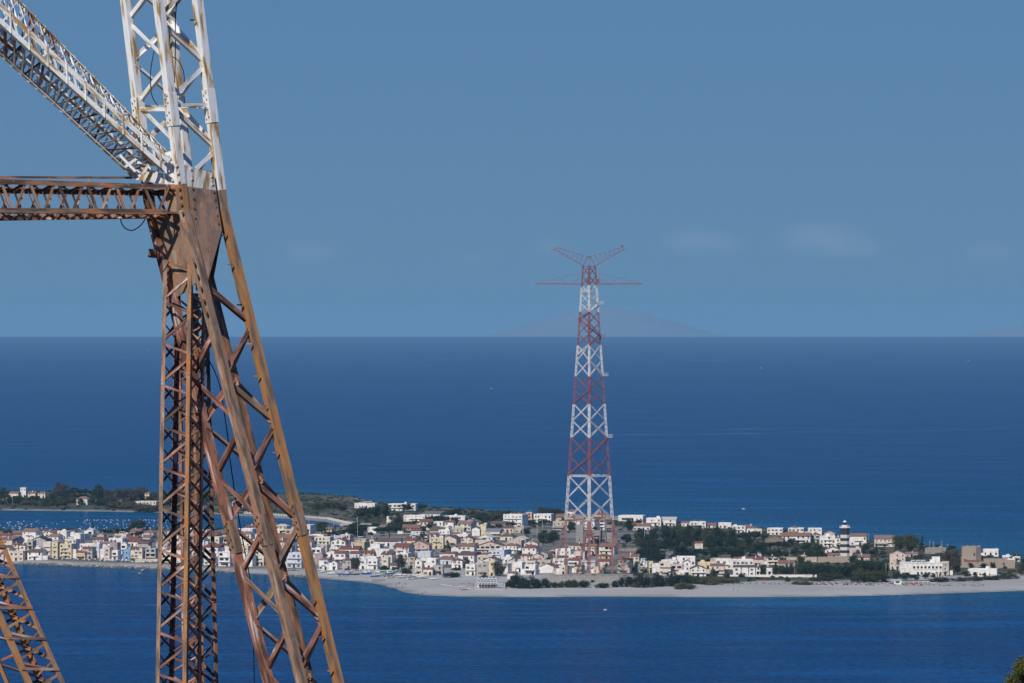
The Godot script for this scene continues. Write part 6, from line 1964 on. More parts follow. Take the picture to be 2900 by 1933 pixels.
	tree("round", "green", "@4, seventh~", 9.3, -4301.2, 4.8, 10.2, 349)
	tree("round", "green", "@4, sixth~", 8.3, -4222.4, 4.2, 14.4, 220)
	tree("round", "green", "on the far coast, third~", 17.9, -4901.3, 4.8, 11.6, 292)
	tree("round", "green", "@4, first~", -33.1, -4308.8, 2.7, 7.0, 323)
	tree("round", "olive", "on the far coast, fifth~", 30.3, -5220.4, 7.4, 20.3, 104)
	tree("round", "olive", "on the far coast, sixth~", 43.7, -5276.5, 6.8, 26.4, 178)
	tree("round", "olive", "on the far coast, first~", -59.3, -5148.3, 5.1, 8.4, 141)
	tree("round", "olive", "on the far coast, third~", -37.3, -5148.7, 4.5, 9.2, 330)
	tree("round", "olive", "on the far coast, fourth~", -2.6, -5158.0, 5.1, 10.5, 5)
	tree("shrub", "green", "among the houses, fourth~", 5.9, -4348.6, 3.4, 13.8, 328)
	tree("shrub", "green", "among the houses, fifth~", 16.9, -4271.5, 4.0, 9.3, 273)
	tree("shrub", "green", "among the houses, third~", -41.0, -4013.0, 3.1, 8.0, 229)
	tree("shrub", "green", "behind the beach, second~", -20.5, -3895.9, 3.6, 7.8, 32)
	tree("round", "brown", "behind the beach @4", -8.5, -3920.7, 10.9, 15.1, 57)
	tree("round", "brown", "among the houses @4", -33.9, -4022.0, 10.4, 6.6, 137)
	tree("shrub", "dark", "behind the beach, second~", 4.2, -3764.4, 12.2, 14.5, 93)
	tree("shrub", "dark", "behind the beach, third~", 11.8, -3760.8, 11.3, 15.1, 106)
	tree("shrub", "green", "behind the beach, third~", 20.7, -3767.6, 8.4, 13.8, 287)
	tree("shrub", "dark", "behind the beach, first~", -1.0, -3771.2, 6.4, 8.2, 262)
	tree("shrub", "dark", "behind the beach, fourth~", 28.6, -3768.1, 5.0, 7.6, 327)
	tree("shrub", "olive", "behind the beach, first~", 34.5, -3771.7, 5.8, 8.2, 356)
	tree("shrub", "olive", "behind the beach, second~", 41.5, -3772.1, 7.0, 9.4, 311)
	tree("round", "olive", "among the houses, third~", 51.1, -4755.1, 7.6, 9.2, 281)
	tree("round", "dark", "on the far coast, sixth~", 105.1, -4911.7, 4.3, 9.5, 169)
	tree("round", "dark", "@5, second~", 102.8, -4737.4, 7.6, 12.0, 47)
	tree("round", "dark", "@5, first~", 72.2, -4749.6, 3.8, 6.3, 74)
	tree("round", "olive", "on the far coast, seventh~", 115.7, -4951.6, 3.4, 8.1, 313)
	tree("pine", "dark", "in the pine wood, first~", 103.6, -4387.1, 14.7, 15.0, 58)
	tree("pine", "dark", "in the pine wood, third~", 115.4, -4455.4, 14.1, 13.2, 291)
	tree("pine", "dark", "in the pine wood, fourth~", 126.5, -4495.4, 13.9, 13.3, 98)
	tree("pine", "olive", "in the pine wood, first~", 137.1, -4533.6, 13.7, 13.5, 344)
	tree("pine", "dark", "in the pine wood, seventh~", 147.1, -4522.4, 14.0, 14.1, 204)
	tree("pine", "dark", "in the pine wood, second~", 104.9, -4239.9, 13.6, 14.5, 260)
	tree("pine", "dark", "in the pine wood, fifth~", 130.8, -4362.5, 10.3, 10.4, 274)
	tree("pine", "dark", "in the pine wood, sixth~", 138.9, -4353.4, 11.3, 12.3, 320)
	tree("conifer", "dark", "among the houses, third~", 105.6, -4143.9, 20.2, 11.7, 124)
	tree("conifer", "dark", "among the houses, fourth~", 122.2, -4109.7, 22.9, 13.4, 341)
	tree("round", "green", "@5, fourth~", 93.6, -4439.7, 8.2, 13.2, 345)
	tree("round", "green", "behind the beach @5", 88.6, -3926.0, 10.4, 7.0, 322)
	tree("round", "green", "@5, second~", 74.7, -4365.5, 3.5, 10.4, 356)
	tree("round", "green", "@5, first~", 50.3, -4259.2, 3.2, 12.6, 201)
	tree("round", "green", "@5, third~", 78.1, -4309.7, 4.3, 10.2, 337)
	tree("palm", "green", "among the houses, first~", 68.9, -3988.5, 5.9, 8.0, 292)
	tree("palm", "green", "among the houses, third~", 87.1, -4241.7, 6.8, 4.4, 123)
	tree("palm", "green", "among the houses, second~", 94.6, -4810.3, 4.8, 5.0, 188)
	tree("shrub", "dark", "behind the beach, thirteenth~", 90.6, -3771.8, 12.8, 14.2, 256)
	tree("shrub", "dark", "behind the beach, fourteenth~", 99.5, -3778.2, 12.9, 14.5, 154)
	tree("shrub", "dark", "behind the beach, fifteenth~", 108.7, -3781.4, 10.8, 13.9, 52)
	tree("shrub", "dark", "behind the beach, eighteenth~", 116.5, -3792.3, 10.0, 12.7, 345)
	tree("shrub", "olive", "behind the beach, sixth~", 125.7, -3807.9, 8.2, 13.4, 222)
	tree("shrub", "dark", "behind the beach, eleventh~", 79.4, -3778.9, 9.9, 12.0, 201)
	tree("shrub", "dark", "behind the beach, tenth~", 72.6, -3775.8, 6.1, 8.8, 27)
	tree("shrub", "green", "behind the beach, fourth~", 39.4, -3772.0, 6.4, 7.6, 53)
	tree("shrub", "dark", "behind the beach, fifth~", 49.0, -3772.6, 6.4, 10.7, 239)
	tree("shrub", "dark", "behind the beach, sixth~", 62.2, -3769.8, 4.4, 11.3, 241)
	tree("shrub", "dry", "behind the beach, first~", 118.9, -3755.6, 6.1, 15.7, 292)
	tree("shrub", "dry", "@5", 86.1, -3772.0, 5.2, 7.6, 299)
	tree("pine", "green", "in the pine wood, second~", 148.3, -4416.9, 16.4, 13.1, 195)
	tree("pine", "olive", "in the pine wood, second~", 159.4, -4451.5, 14.3, 14.5, 294)
	tree("pine", "dark", "in the pine wood, ninth~", 168.1, -4426.7, 17.0, 13.8, 45)
	tree("pine", "green", "in the pine wood, fourth~", 176.7, -4430.2, 15.9, 14.5, 211)
	tree("pine", "dark", "in the pine wood, tenth~", 175.0, -4373.5, 10.8, 10.4, 321)
	tree("pine", "dark", "in the pine wood, eighth~", 160.9, -4366.6, 10.8, 14.9, 25)
	tree("umbrella", "dark", "among the houses, fourth~", 187.8, -4433.8, 12.1, 11.8, 139)
	tree("umbrella", "dark", "among the houses, fifth~", 196.2, -4422.2, 13.4, 14.8, 159)
	tree("umbrella", "dark", "among the houses, sixth~", 198.7, -4301.0, 9.0, 15.3, 122)
	tree("umbrella", "dark", "@7", 209.1, -4290.9, 10.1, 18.5, 18)
	tree("umbrella", "dark", "among the houses, third~", 155.3, -4277.7, 8.5, 15.2, 290)
	tree("round", "green", "@7, fourth~", 227.0, -4439.8, 6.9, 8.6, 295)
	tree("round", "green", "@6, fifth~", 181.0, -4376.0, 8.7, 11.7, 66)
	tree("round", "green", "@6, seventh~", 209.5, -4535.2, 6.2, 10.8, 278)
	tree("round", "green", "@7, seventh~", 233.2, -4335.0, 8.0, 12.2, 358)
	tree("round", "green", "@7, eleventh~", 240.4, -4310.0, 7.5, 12.2, 4)
	tree("round", "green", "@7, eighth~", 226.7, -4174.9, 8.3, 10.5, 323)
	tree("round", "green", "@7, twelfth~", 235.1, -4150.0, 9.2, 12.9, 156)
	tree("round", "green", "@7, third~", 232.1, -4681.1, 3.5, 9.0, 22)
	tree("round", "dark", "@6, ninth~", 140.7, -4206.7, 5.7, 11.2, 217)
	tree("round", "green", "@6, second~", 148.7, -4212.8, 5.2, 11.3, 345)
	tree("round", "dark", "@6, fourteenth~", 163.8, -4253.5, 5.8, 12.6, 135)
	tree("round", "green", "@6, third~", 172.5, -4259.0, 5.8, 12.6, 331)
	tree("round", "dark", "@6, fifteenth~", 185.6, -4252.2, 5.3, 10.7, 282)
	tree("round", "dark", "@6, nineteenth~", 194.7, -4242.8, 4.2, 10.7, 155)
	tree("round", "green", "@7, second~", 207.3, -4248.8, 3.7, 11.4, 307)
	tree("round", "dark", "@7, third~", 221.1, -4267.5, 4.8, 9.5, 121)
	tree("round", "dark", "@7, first~", 202.9, -4096.6, 4.1, 7.3, 91)
	tree("pine", "green", "behind the beach, second~", 179.6, -3904.3, 8.0, 6.4, 61)
	tree("pine", "green", "behind the beach, third~", 188.4, -3913.5, 7.3, 5.5, 191)
	tree("pine", "green", "behind the beach, fourth~", 193.0, -3914.2, 8.0, 6.7, 322)
	tree("pine", "green", "behind the beach, fifth~", 196.6, -3918.7, 7.0, 5.5, 225)
	tree("pine", "green", "behind the beach, sixth~", 200.1, -3915.1, 9.4, 5.5, 252)
	tree("pine", "green", "behind the beach, seventh~", 206.1, -3903.4, 10.6, 7.5, 276)
	tree("pine", "green", "behind the beach, eighth~", 211.7, -3908.3, 12.1, 8.7, 262)
	tree("pine", "green", "behind the beach, ninth~", 217.3, -3908.9, 9.7, 9.3, 203)
	tree("pine", "green", "behind the beach, tenth~", 223.4, -3909.5, 10.2, 9.9, 23)
	tree("pine", "green", "behind the beach, first~", 143.6, -3897.6, 6.3, 5.8, 60)
	tree("shrub", "dry", "behind the beach, second~", 137.9, -3799.7, 7.0, 17.8, 67)
	tree("shrub", "dry", "behind the beach, third~", 149.6, -3816.3, 5.3, 17.2, 246)
	tree("shrub", "dry", "@7", 201.9, -3801.6, 3.5, 15.2, 181)
	tree("shrub", "olive", "behind the beach, seventh~", 127.8, -3807.9, 7.1, 12.7, 164)
	tree("shrub", "olive", "behind the beach, fifth~", 123.8, -3764.1, 3.5, 5.7, 328)
	tree("shrub", "olive", "behind the beach, ninth~", 216.2, -3853.8, 3.6, 21.9, 102)
	tree("shrub", "olive", "behind the beach, eighth~", 193.5, -3834.5, 5.3, 4.5, 244)
	tree("shrub", "dark", "behind the beach, nineteenth~", 153.1, -3886.2, 4.2, 3.9, 50)
	tree("shrub", "green", "@6", 163.7, -3894.3, 4.2, 5.9, 212)
	tree("shrub", "dark", "behind the beach, twentieth~", 218.3, -3900.3, 11.5, 10.4, 272)
	tree("shrub", "dark", "behind the beach, twenty-second~", 224.3, -3896.2, 13.0, 11.7, 197)
	tree("shrub", "dark", "behind the beach, twenty-third~", 230.7, -3887.2, 14.1, 12.3, 88)
	tree("shrub", "dark", "behind the beach, twenty-fifth~", 238.5, -3892.3, 13.2, 14.3, 227)
	tree("shrub", "green", "among the houses, seventh~", 252.4, -3954.7, 14.1, 15.2, 241)
	tree("shrub", "green", "among the houses, eighth~", 261.6, -3964.4, 13.5, 14.6, 308)
	tree("shrub", "dark", "behind the beach, twenty-ninth~", 263.4, -3893.3, 15.0, 11.1, 343)
	tree("shrub", "olive", "behind the beach, tenth~", 223.2, -3882.2, 6.0, 16.2, 228)
	tree("shrub", "olive", "behind the beach, eleventh~", 231.7, -3882.5, 5.4, 10.4, 141)
	tree("shrub", "olive", "behind the beach, thirteenth~", 246.6, -3838.5, 13.1, 19.2, 244)
	tree("shrub", "olive", "behind the beach, fifteenth~", 256.9, -3839.5, 10.7, 18.6, 281)
	tree("round", "green", "@7, nineteenth~", 276.2, -4288.3, 9.3, 11.1, 205)
	tree("round", "green", "@7, twentieth~", 280.8, -4263.2, 5.3, 10.1, 264)
	tree("round", "green", "@8, first~", 306.6, -4153.6, 5.1, 5.4, 94)
	tree("round", "green", "@7, thirteenth~", 252.9, -4260.3, 4.2, 8.2, 206)
	tree("round", "green", "behind the beach, first~", 272.3, -3866.4, 6.2, 9.2, 125)
	tree("round", "green", "behind the beach, second~", 278.4, -3858.3, 6.2, 10.3, 141)
	tree("round", "green", "behind the beach, third~", 284.9, -3859.0, 4.8, 8.6, 299)
	tree("round", "olive", "among the houses, seventh~", 307.8, -4337.7, 13.9, 13.8, 89)
	tree("round", "olive", "among the houses, ninth~", 317.3, -4342.6, 14.8, 14.5, 126)
	tree("conifer", "dark", "@7", 284.0, -4263.7, 10.5, 5.7, 241)
	tree("palm", "green", "@8", 283.6, -4000.2, 8.9, 6.2, 158)
	tree("palm", "green", "@7", 259.5, -4159.4, 4.6, 4.9, 355)
	tree("round", "olive", "among the houses, eighth~", 310.5, -4374.2, 12.6, 13.6, 7)
	tree("round", "olive", "among the houses, tenth~", 320.6, -4380.7, 13.5, 13.6, 109)
	tree("conifer", "dark", "@8", 327.7, -4362.9, 12.2, 7.8, 50)
	tree("round", "brown", "among the houses, eighth~", 314.7, -3960.3, 17.7, 11.4, 191)
	tree("round", "brown", "behind the beach, first~", 320.9, -3945.3, 18.9, 12.3, 120)
	tree("round", "brown", "behind the beach, second~", 321.3, -3945.3, 11.8, 7.5, 329)
	tree("round", "brown", "behind the beach, third~", 366.7, -3932.7, 9.4, 10.8, 189)
	tree("round", "green", "@8, third~", 308.9, -4159.1, 5.8, 11.9, 294)
	tree("round", "green", "behind the beach, sixth~", 325.1, -3914.6, 4.3, 7.5, 249)
	tree("round", "green", "behind the beach, seventh~", 331.5, -3907.8, 3.9, 5.6, 357)
	tree("round", "green", "behind the beach, eighth~", 338.0, -3915.6, 3.5, 4.7, 8)
	tree("round", "green", "behind the beach, ninth~", 353.7, -3917.0, 3.1, 4.7, 90)
	tree("round", "green", "behind the beach, fourth~", 293.8, -3882.9, 4.3, 9.3, 296)
	tree("round", "green", "behind the beach, fifth~", 300.8, -3883.5, 4.3, 9.3, 72)
	tree("round", "green", "@9, third~", 377.1, -4481.9, 3.1, 7.5, 237)
	tree("round", "green", "@8, fourth~", 346.9, -4438.2, 4.4, 9.5, 174)
	tree("round", "green", "@8, fifth~", 355.3, -4427.4, 4.4, 12.7, 197)
	tree("round", "green", "@9, sixth~", 386.8, -4124.2, 3.7, 7.9, 81)
	tree("shrub", "olive", "@8", 300.8, -3843.7, 4.8, 16.5, 243)
	tree("shrub", "olive", "behind the beach, sixteenth~", 315.2, -3851.9, 4.3, 12.4, 156)
	tree("shrub", "olive", "behind the beach, seventeenth~", 325.9, -3859.8, 4.8, 14.5, 136)
	tree("shrub", "olive", "behind the beach, eighteenth~", 339.5, -3874.5, 4.3, 18.7, 267)
	tree("shrub", "olive", "behind the beach, nineteenth~", 353.6, -3889.4, 4.8, 15.7, 39)
	tree("round", "dark", "@6, third~", 108.4, -4088.9, 6.9, 11.4, 240)
	tree("round", "dark", "@6, first~", 104.8, -4163.3, 9.7, 9.3, 192)
	tree("pine", "dark", "among the houses, eighth~", 110.8, -4070.4, 10.8, 11.0, 114)
	tree("round", "dark", "@6, fifth~", 125.1, -4340.3, 9.6, 14.4, 353)
	tree("round", "dark", "@5, fourth~", 102.3, -4133.1, 10.3, 13.5, 350)
	tree("round", "dark", "@6, fourth~", 120.5, -4294.4, 10.7, 14.1, 221)
	tree("round", "dark", "@6, seventeenth~", 190.1, -4272.8, 8.7, 9.5, 185)
	tree("round", "dark", "@6, sixteenth~", 178.8, -4071.0, 7.1, 10.8, 41)
	tree("round", "olive", "among the houses, fifth~", 113.6, -4284.4, 10.5, 13.8, 138)
	tree("round", "olive", "among the houses, fourth~", 96.2, -4117.9, 7.8, 13.3, 5)
	tree("pine", "olive", "in the pine wood @5", 101.7, -4333.7, 9.7, 9.5, 45)
	tree("pine", "green", "in the pine wood, third~", 153.6, -4195.3, 7.9, 9.5, 100)
	tree("round", "dark", "@6, thirteenth~", 166.8, -4372.3, 10.0, 10.4, 100)
	tree("pine", "dark", "in the pine wood, eleventh~", 176.0, -4395.6, 8.6, 13.3, 293)
	tree("round", "green", "@6, fourth~", 167.7, -4126.7, 9.4, 9.1, 59)
	tree("round", "dark", "@6, eighth~", 132.9, -4070.6, 7.5, 11.4, 346)
	tree("pine", "dark", "among the houses, ninth~", 131.2, -4124.4, 9.5, 12.9, 45)
	tree("pine", "dark", "in the pine wood, thirteenth~", 190.2, -4376.1, 11.3, 11.5, 81)
	tree("round", "dark", "@6, seventh~", 132.3, -4053.0, 9.2, 8.9, 275)
	tree("round", "green", "@6, first~", 130.5, -4218.5, 8.0, 11.5, 113)
	tree("pine", "olive", "in the pine wood, third~", 181.8, -4302.2, 8.5, 12.1, 329)
	tree("round", "dark", "@5, third~", 98.2, -4113.3, 10.4, 11.5, 164)
	tree("pine", "dark", "in the pine wood, twelfth~", 173.8, -4198.8, 7.3, 12.5, 143)
	tree("round", "dark", "@6, eighteenth~", 195.4, -4273.7, 8.8, 13.8, 287)
	tree("pine", "green", "in the pine wood, first~", 113.0, -4262.4, 10.2, 13.9, 278)
	tree("pine", "dark", "among the houses, sixth~", 99.5, -4068.3, 7.6, 13.6, 261)
	tree("round", "dark", "@6, twelfth~", 164.6, -4401.3, 7.7, 10.7, 320)
	tree("round", "dark", "@6, sixth~", 132.0, -4381.4, 11.0, 11.1, 77)
	tree("round", "dark", "@6, tenth~", 158.2, -4351.6, 7.7, 12.5, 225)
	tree("round", "dark", "@6, second~", 109.5, -4207.8, 7.7, 12.1, 313)
	tree("round", "dark", "@6, eleventh~", 151.1, -4086.5, 9.7, 10.3, 298)
	tree("round", "green", "@6, sixth~", 185.3, -4233.4, 7.6, 9.5, 72)
	tree("pine", "dark", "among the houses, seventh~", 107.8, -4104.9, 10.4, 9.7, 136)
	tree("round", "green", "@7, fourteenth~", 255.8, -4224.6, 5.7, 9.3, 18)
	tree("round", "dark", "@6, twentieth~", 200.3, -4130.0, 5.9, 7.6, 338)
	tree("round", "green", "@7, sixteenth~", 263.2, -4257.0, 7.1, 10.7, 301)
	tree("round", "green", "@7, tenth~", 229.7, -4150.8, 6.7, 6.7, 161)
	tree("round", "green", "@6, tenth~", 202.6, -4201.9, 4.7, 7.0, 78)
	tree("round", "dark", "@7, fifth~", 225.6, -4158.9, 6.0, 6.7, 77)
	tree("round", "green", "@7, sixth~", 214.8, -4053.3, 4.8, 9.9, 112)
	tree("round", "green", "@7, fifteenth~", 258.7, -4255.3, 6.0, 9.4, 18)
	tree("round", "dark", "@7, fourth~", 227.1, -4243.6, 4.9, 9.4, 42)
	tree("round", "green", "@7, first~", 205.9, -4243.3, 6.1, 9.1, 284)
	tree("round", "green", "@6, ninth~", 193.6, -4065.8, 5.1, 9.8, 108)
	tree("round", "green", "@7, ninth~", 226.8, -4168.1, 4.7, 8.2, 312)
	tree("round", "olive", "@7", 255.1, -4242.2, 5.3, 7.6, 117)
	tree("round", "dark", "@7, second~", 211.1, -4206.9, 4.7, 7.1, 59)
	tree("round", "green", "@7, fifth~", 216.9, -4093.5, 5.5, 8.7, 53)
	tree("round", "dark", "@7, eighth~", 258.1, -4247.0, 4.4, 10.1, 157)
	tree("round", "green", "@6, eighth~", 199.0, -4193.9, 6.0, 10.9, 265)
	tree("round", "olive", "among the houses, sixth~", 201.8, -4195.9, 6.7, 9.3, 186)
	tree("round", "dark", "@7, seventh~", 235.4, -4120.9, 4.6, 6.6, 45)
	tree("round", "green", "@7, eighteenth~", 256.0, -4106.6, 6.6, 10.5, 308)
	tree("round", "green", "@7, seventeenth~", 264.2, -4245.1, 5.3, 7.7, 307)
	tree("round", "dark", "@7, sixth~", 229.8, -4190.2, 6.6, 8.3, 177)
	tree("pine", "green", "among the houses, fourth~", -129.5, -4754.8, 6.0, 12.8, 304)
	tree("pine", "dark", "among the houses, third~", -72.1, -4821.8, 4.6, 8.0, 117)
	tree("round", "green", "@3, fourth~", -106.9, -4683.8, 6.6, 8.1, 330)
	tree("pine", "olive", "among the houses @5", 41.9, -4824.7, 6.6, 13.1, 56)
	tree("pine", "green", "among the houses, seventh~", -11.7, -4796.2, 4.6, 11.4, 137)
	tree("round", "green", "@3, fifth~", -99.8, -4689.4, 7.0, 11.9, 15)
	tree("round", "green", "on the far coast, first~", -8.1, -4906.2, 6.5, 8.0, 321)
	tree("pine", "green", "among the houses, second~", -137.1, -4776.1, 4.9, 8.0, 139)
	tree("pine", "green", "among the houses, sixth~", -70.5, -4769.4, 7.5, 10.4, 192)
	tree("round", "dark", "on the far coast, fourth~", 37.7, -4977.7, 8.0, 11.2, 113)
	tree("pine", "dark", "among the houses, first~", -139.5, -4647.4, 4.3, 10.0, 186)
	tree("round", "dark", "@3, sixth~", -94.0, -4832.6, 6.1, 11.6, 174)
	tree("pine", "green", "among the houses, fifth~", -80.7, -4710.9, 5.5, 10.8, 340)
	tree("round", "green", "@3, third~", -139.8, -4765.2, 7.2, 11.4, 300)
	tree("round", "dark", "@3, fifth~", -119.6, -4786.0, 6.3, 12.8, 70)
	tree("round", "green", "on the far coast, second~", 15.8, -4872.5, 4.4, 10.9, 110)
	tree("pine", "green", "on the far coast", -51.4, -4900.1, 7.5, 10.0, 253)
	tree("round", "green", "@4, second~", -23.9, -4724.7, 6.3, 12.7, 169)
	tree("round", "green", "@3, sixth~", -96.0, -4808.7, 6.1, 10.6, 43)
	tree("round", "green", "@4, fourth~", -16.6, -4730.9, 4.9, 7.7, 158)
	tree("pine", "olive", "@3", -92.0, -4838.0, 5.5, 7.7, 272)
	tree("round", "dark", "among the houses @4", -57.0, -4674.4, 4.4, 8.3, 90)
	tree("round", "green", "@4, third~", -23.2, -4776.9, 7.8, 9.7, 185)
	tree("round", "dark", "@3, third~", -132.8, -4570.1, 4.6, 9.5, 160)
	tree("pine", "dark", "among the houses, fourth~", -47.5, -4817.7, 5.3, 9.7, 33)
	tree("round", "dark", "on the far coast, fifth~", 47.0, -4881.6, 6.9, 10.4, 359)
	tree("pine", "dark", "on the far coast, eighth~", 20.4, -4954.4, 7.3, 9.3, 175)
	tree("pine", "green", "among the houses, first~", -139.2, -4652.0, 5.7, 8.8, 2)
	tree("round", "dark", "on the far coast @4", -39.0, -4894.5, 7.0, 8.4, 242)
	tree("pine", "green", "among the houses, third~", -137.0, -4803.1, 7.5, 11.7, 257)
	tree("pine", "olive", "across the lake, second~", -370.3, -5415.0, 4.8, 15.1, 332)
	tree("round", "brown", "@2", -276.1, -5525.6, 7.3, 13.5, 18)
	tree("pine", "olive", "across the lake, fifth~", -337.8, -5497.8, 7.6, 15.5, 267)
	tree("round", "olive", "across the lake, first~", -509.6, -5454.7, 6.0, 12.8, 48)
	tree("round", "green", "across the lake, fourteenth~", -309.1, -5432.9, 8.1, 9.4, 97)
	tree("round", "green", "across the lake, eighth~", -411.9, -5469.4, 6.3, 18.0, 117)
	tree("round", "green", "across the lake, first~", -507.6, -5517.3, 8.0, 11.7, 158)
	tree("pine", "olive", "@0", -443.3, -5523.0, 5.8, 10.5, 275)
	tree("round", "dark", "across the lake, third~", -481.3, -5533.6, 6.0, 8.7, 321)
	tree("round", "dark", "across the lake, fourth~", -464.9, -5440.6, 6.3, 11.0, 95)
	tree("round", "green", "across the lake, eleventh~", -378.7, -5421.4, 5.1, 15.5, 267)
	tree("pine", "brown", "across the lake, second~", -441.3, -5485.1, 8.1, 16.2, 334)
	tree("pine", "olive", "@2", -261.9, -5434.0, 8.6, 9.0, 341)
	tree("round", "dark", "across the lake, eleventh~", -307.9, -5519.2, 8.2, 16.7, 263)
	tree("pine", "olive", "across the lake, sixth~", -313.6, -5503.0, 9.2, 14.4, 158)
	tree("round", "brown", "across the lake, thirteenth~", -335.3, -5435.3, 9.0, 13.9, 232)
	tree("round", "green", "across the lake, tenth~", -402.7, -5434.9, 8.6, 13.8, 286)
	tree("pine", "brown", "across the lake, first~", -447.3, -5462.8, 6.1, 15.5, 96)
	tree("pine", "brown", "across the lake, third~", -437.9, -5504.4, 7.9, 11.6, 83)
	tree("round", "dark", "across the lake, sixth~", -437.5, -5522.2, 8.4, 17.5, 97)
	tree("round", "dark", "across the lake, twelfth~", -269.2, -5483.2, 8.4, 14.3, 238)
	tree("pine", "dark", "across the lake, second~", -441.9, -5494.2, 5.9, 12.1, 82)
	tree("round", "dark", "across the lake, thirteenth~", -263.2, -5503.7, 7.9, 9.7, 127)
	tree("round", "dark", "across the lake, second~", -493.7, -5450.1, 9.1, 8.5, 16)
	tree("round", "dark", "across the lake, ninth~", -405.5, -5504.0, 8.6, 11.1, 96)
	tree("round", "green", "across the lake, thirteenth~", -316.4, -5390.0, 5.6, 11.9, 81)
	tree("pine", "green", "across the lake, fourth~", -328.9, -5377.1, 8.0, 13.0, 249)
	tree("pine", "dark", "across the lake, fourth~", -409.5, -5420.8, 5.7, 10.7, 196)
	tree("round", "olive", "across the lake, fourth~", -451.7, -5451.7, 8.0, 10.2, 137)
	tree("round", "olive", "across the lake, third~", -483.6, -5455.9, 7.4, 16.2, 173)
	tree("round", "brown", "across the lake, eighth~", -372.6, -5406.0, 5.1, 11.6, 75)
	tree("pine", "olive", "across the lake, first~", -373.9, -5425.9, 5.0, 8.4, 352)
	tree("pine", "green", "@2", -269.2, -5409.5, 7.7, 13.5, 55)
	tree("round", "brown", "across the lake, twelfth~", -357.1, -5486.0, 7.3, 10.0, 344)
	tree("round", "olive", "across the lake, eighth~", -312.6, -5482.4, 5.3, 16.4, 128)
	tree("round", "dark", "across the lake, fifth~", -461.4, -5509.9, 8.9, 15.1, 49)
	tree("round", "olive", "across the lake, sixth~", -355.2, -5459.4, 6.5, 15.3, 30)
	tree("round", "olive", "across the lake, second~", -504.4, -5511.6, 5.0, 13.4, 323)
	tree("pine", "brown", "across the lake, fifth~", -385.6, -5536.0, 9.1, 9.5, 8)
	tree("pine", "green", "across the lake, third~", -354.8, -5536.7, 8.4, 17.0, 268)
	tree("round", "brown", "across the lake, sixth~", -379.0, -5408.9, 9.0, 11.0, 186)
	tree("round", "dark", "across the lake, tenth~", -341.7, -5404.9, 8.5, 10.2, 135)
	tree("pine", "green", "across the lake, fifth~", -333.8, -5532.4, 8.8, 15.2, 68)
	tree("pine", "green", "across the lake, second~", -440.8, -5461.6, 5.9, 9.2, 334)
	tree("round", "olive", "across the lake, seventh~", -342.1, -5439.8, 4.9, 9.2, 227)
	tree("pine", "brown", "across the lake, fourth~", -396.3, -5423.7, 7.9, 14.7, 173)
	tree("round", "green", "across the lake, third~", -494.1, -5468.8, 8.8, 15.8, 143)
	tree("round", "dark", "across the lake, first~", -505.3, -5476.0, 4.9, 9.9, 125)
	tree("pine", "dark", "@2", -271.1, -5366.0, 7.1, 10.0, 203)
	tree("round", "green", "across the lake, ninth~", -404.5, -5420.3, 6.1, 9.1, 17)
	tree("pine", "olive", "across the lake, fourth~", -345.9, -5431.9, 6.7, 12.8, 197)
	tree("round", "olive", "across the lake, fifth~", -366.7, -5492.5, 6.8, 11.1, 203)
	tree("round", "green", "across the lake, twelfth~", -372.3, -5508.7, 5.3, 9.6, 172)
	tree("round", "dark", "across the lake, seventh~", -429.4, -5433.3, 7.7, 9.7, 185)
	tree("round", "olive", "across the lake @2", -265.1, -5432.9, 5.7, 13.2, 108)
	tree("round", "brown", "across the lake, first~", -462.9, -5454.1, 6.4, 11.3, 183)
	tree("round", "dark", "across the lake, eighth~", -430.0, -5499.7, 8.8, 16.8, 149)
	tree("pine", "green", "across the lake, sixth~", -312.2, -5447.2, 8.4, 14.5, 104)
	tree("shrub", "dark", "among the houses, sixth~", 224.5, -3973.4, 5.1, 14.4, 232)
	tree("shrub", "olive", "among the houses, sixth~", 231.0, -3993.7, 3.9, 11.3, 86)
	tree("shrub", "olive", "among the houses, fourth~", 222.7, -3969.4, 3.4, 13.9, 214)
	tree("shrub", "olive", "among the houses, first~", 215.7, -3962.2, 4.1, 14.1, 17)
	tree("shrub", "dark", "behind the beach, twenty-fourth~", 237.7, -3904.1, 2.9, 10.1, 35)
	tree("shrub", "olive", "behind the beach, fourteenth~", 256.9, -3941.2, 3.6, 12.3, 8)
	tree("shrub", "dark", "among the houses, seventh~", 225.3, -3974.4, 4.2, 11.6, 113)
	tree("shrub", "olive", "among the houses, third~", 216.3, -3952.2, 5.0, 11.6, 355)
	tree("shrub", "green", "among the houses, sixth~", 240.4, -3983.4, 3.0, 14.3, 190)
	tree("shrub", "dark", "among the houses, fifth~", 224.3, -3976.5, 3.2, 11.4, 183)
	tree("shrub", "dark", "behind the beach, seventeenth~", 117.4, -3879.2, 3.1, 9.7, 321)
	tree("shrub", "dark", "behind the beach, seventh~", 63.8, -3830.3, 4.2, 13.1, 238)
	tree("shrub", "olive", "among the houses, second~", 218.0, -3990.7, 4.7, 14.5, 29)
	tree("shrub", "dark", "behind the beach, twenty-first~", 224.4, -3924.5, 3.0, 11.1, 328)
	tree("shrub", "olive", "behind the beach, fourth~", 125.2, -3884.1, 3.5, 13.3, 232)
	tree("shrub", "dark", "behind the beach, twenty-seventh~", 242.6, -3938.4, 3.9, 15.6, 308)
	tree("shrub", "olive", "among the houses, seventh~", 252.0, -4001.8, 3.1, 13.1, 339)
	tree("shrub", "dark", "behind the beach, sixteenth~", 112.2, -3830.1, 3.5, 10.9, 110)
	tree("shrub", "olive", "among the houses, fifth~", 226.0, -3945.5, 3.7, 14.1, 195)
	tree("shrub", "dark", "behind the beach, twenty-eighth~", 252.0, -3901.1, 4.4, 10.5, 270)
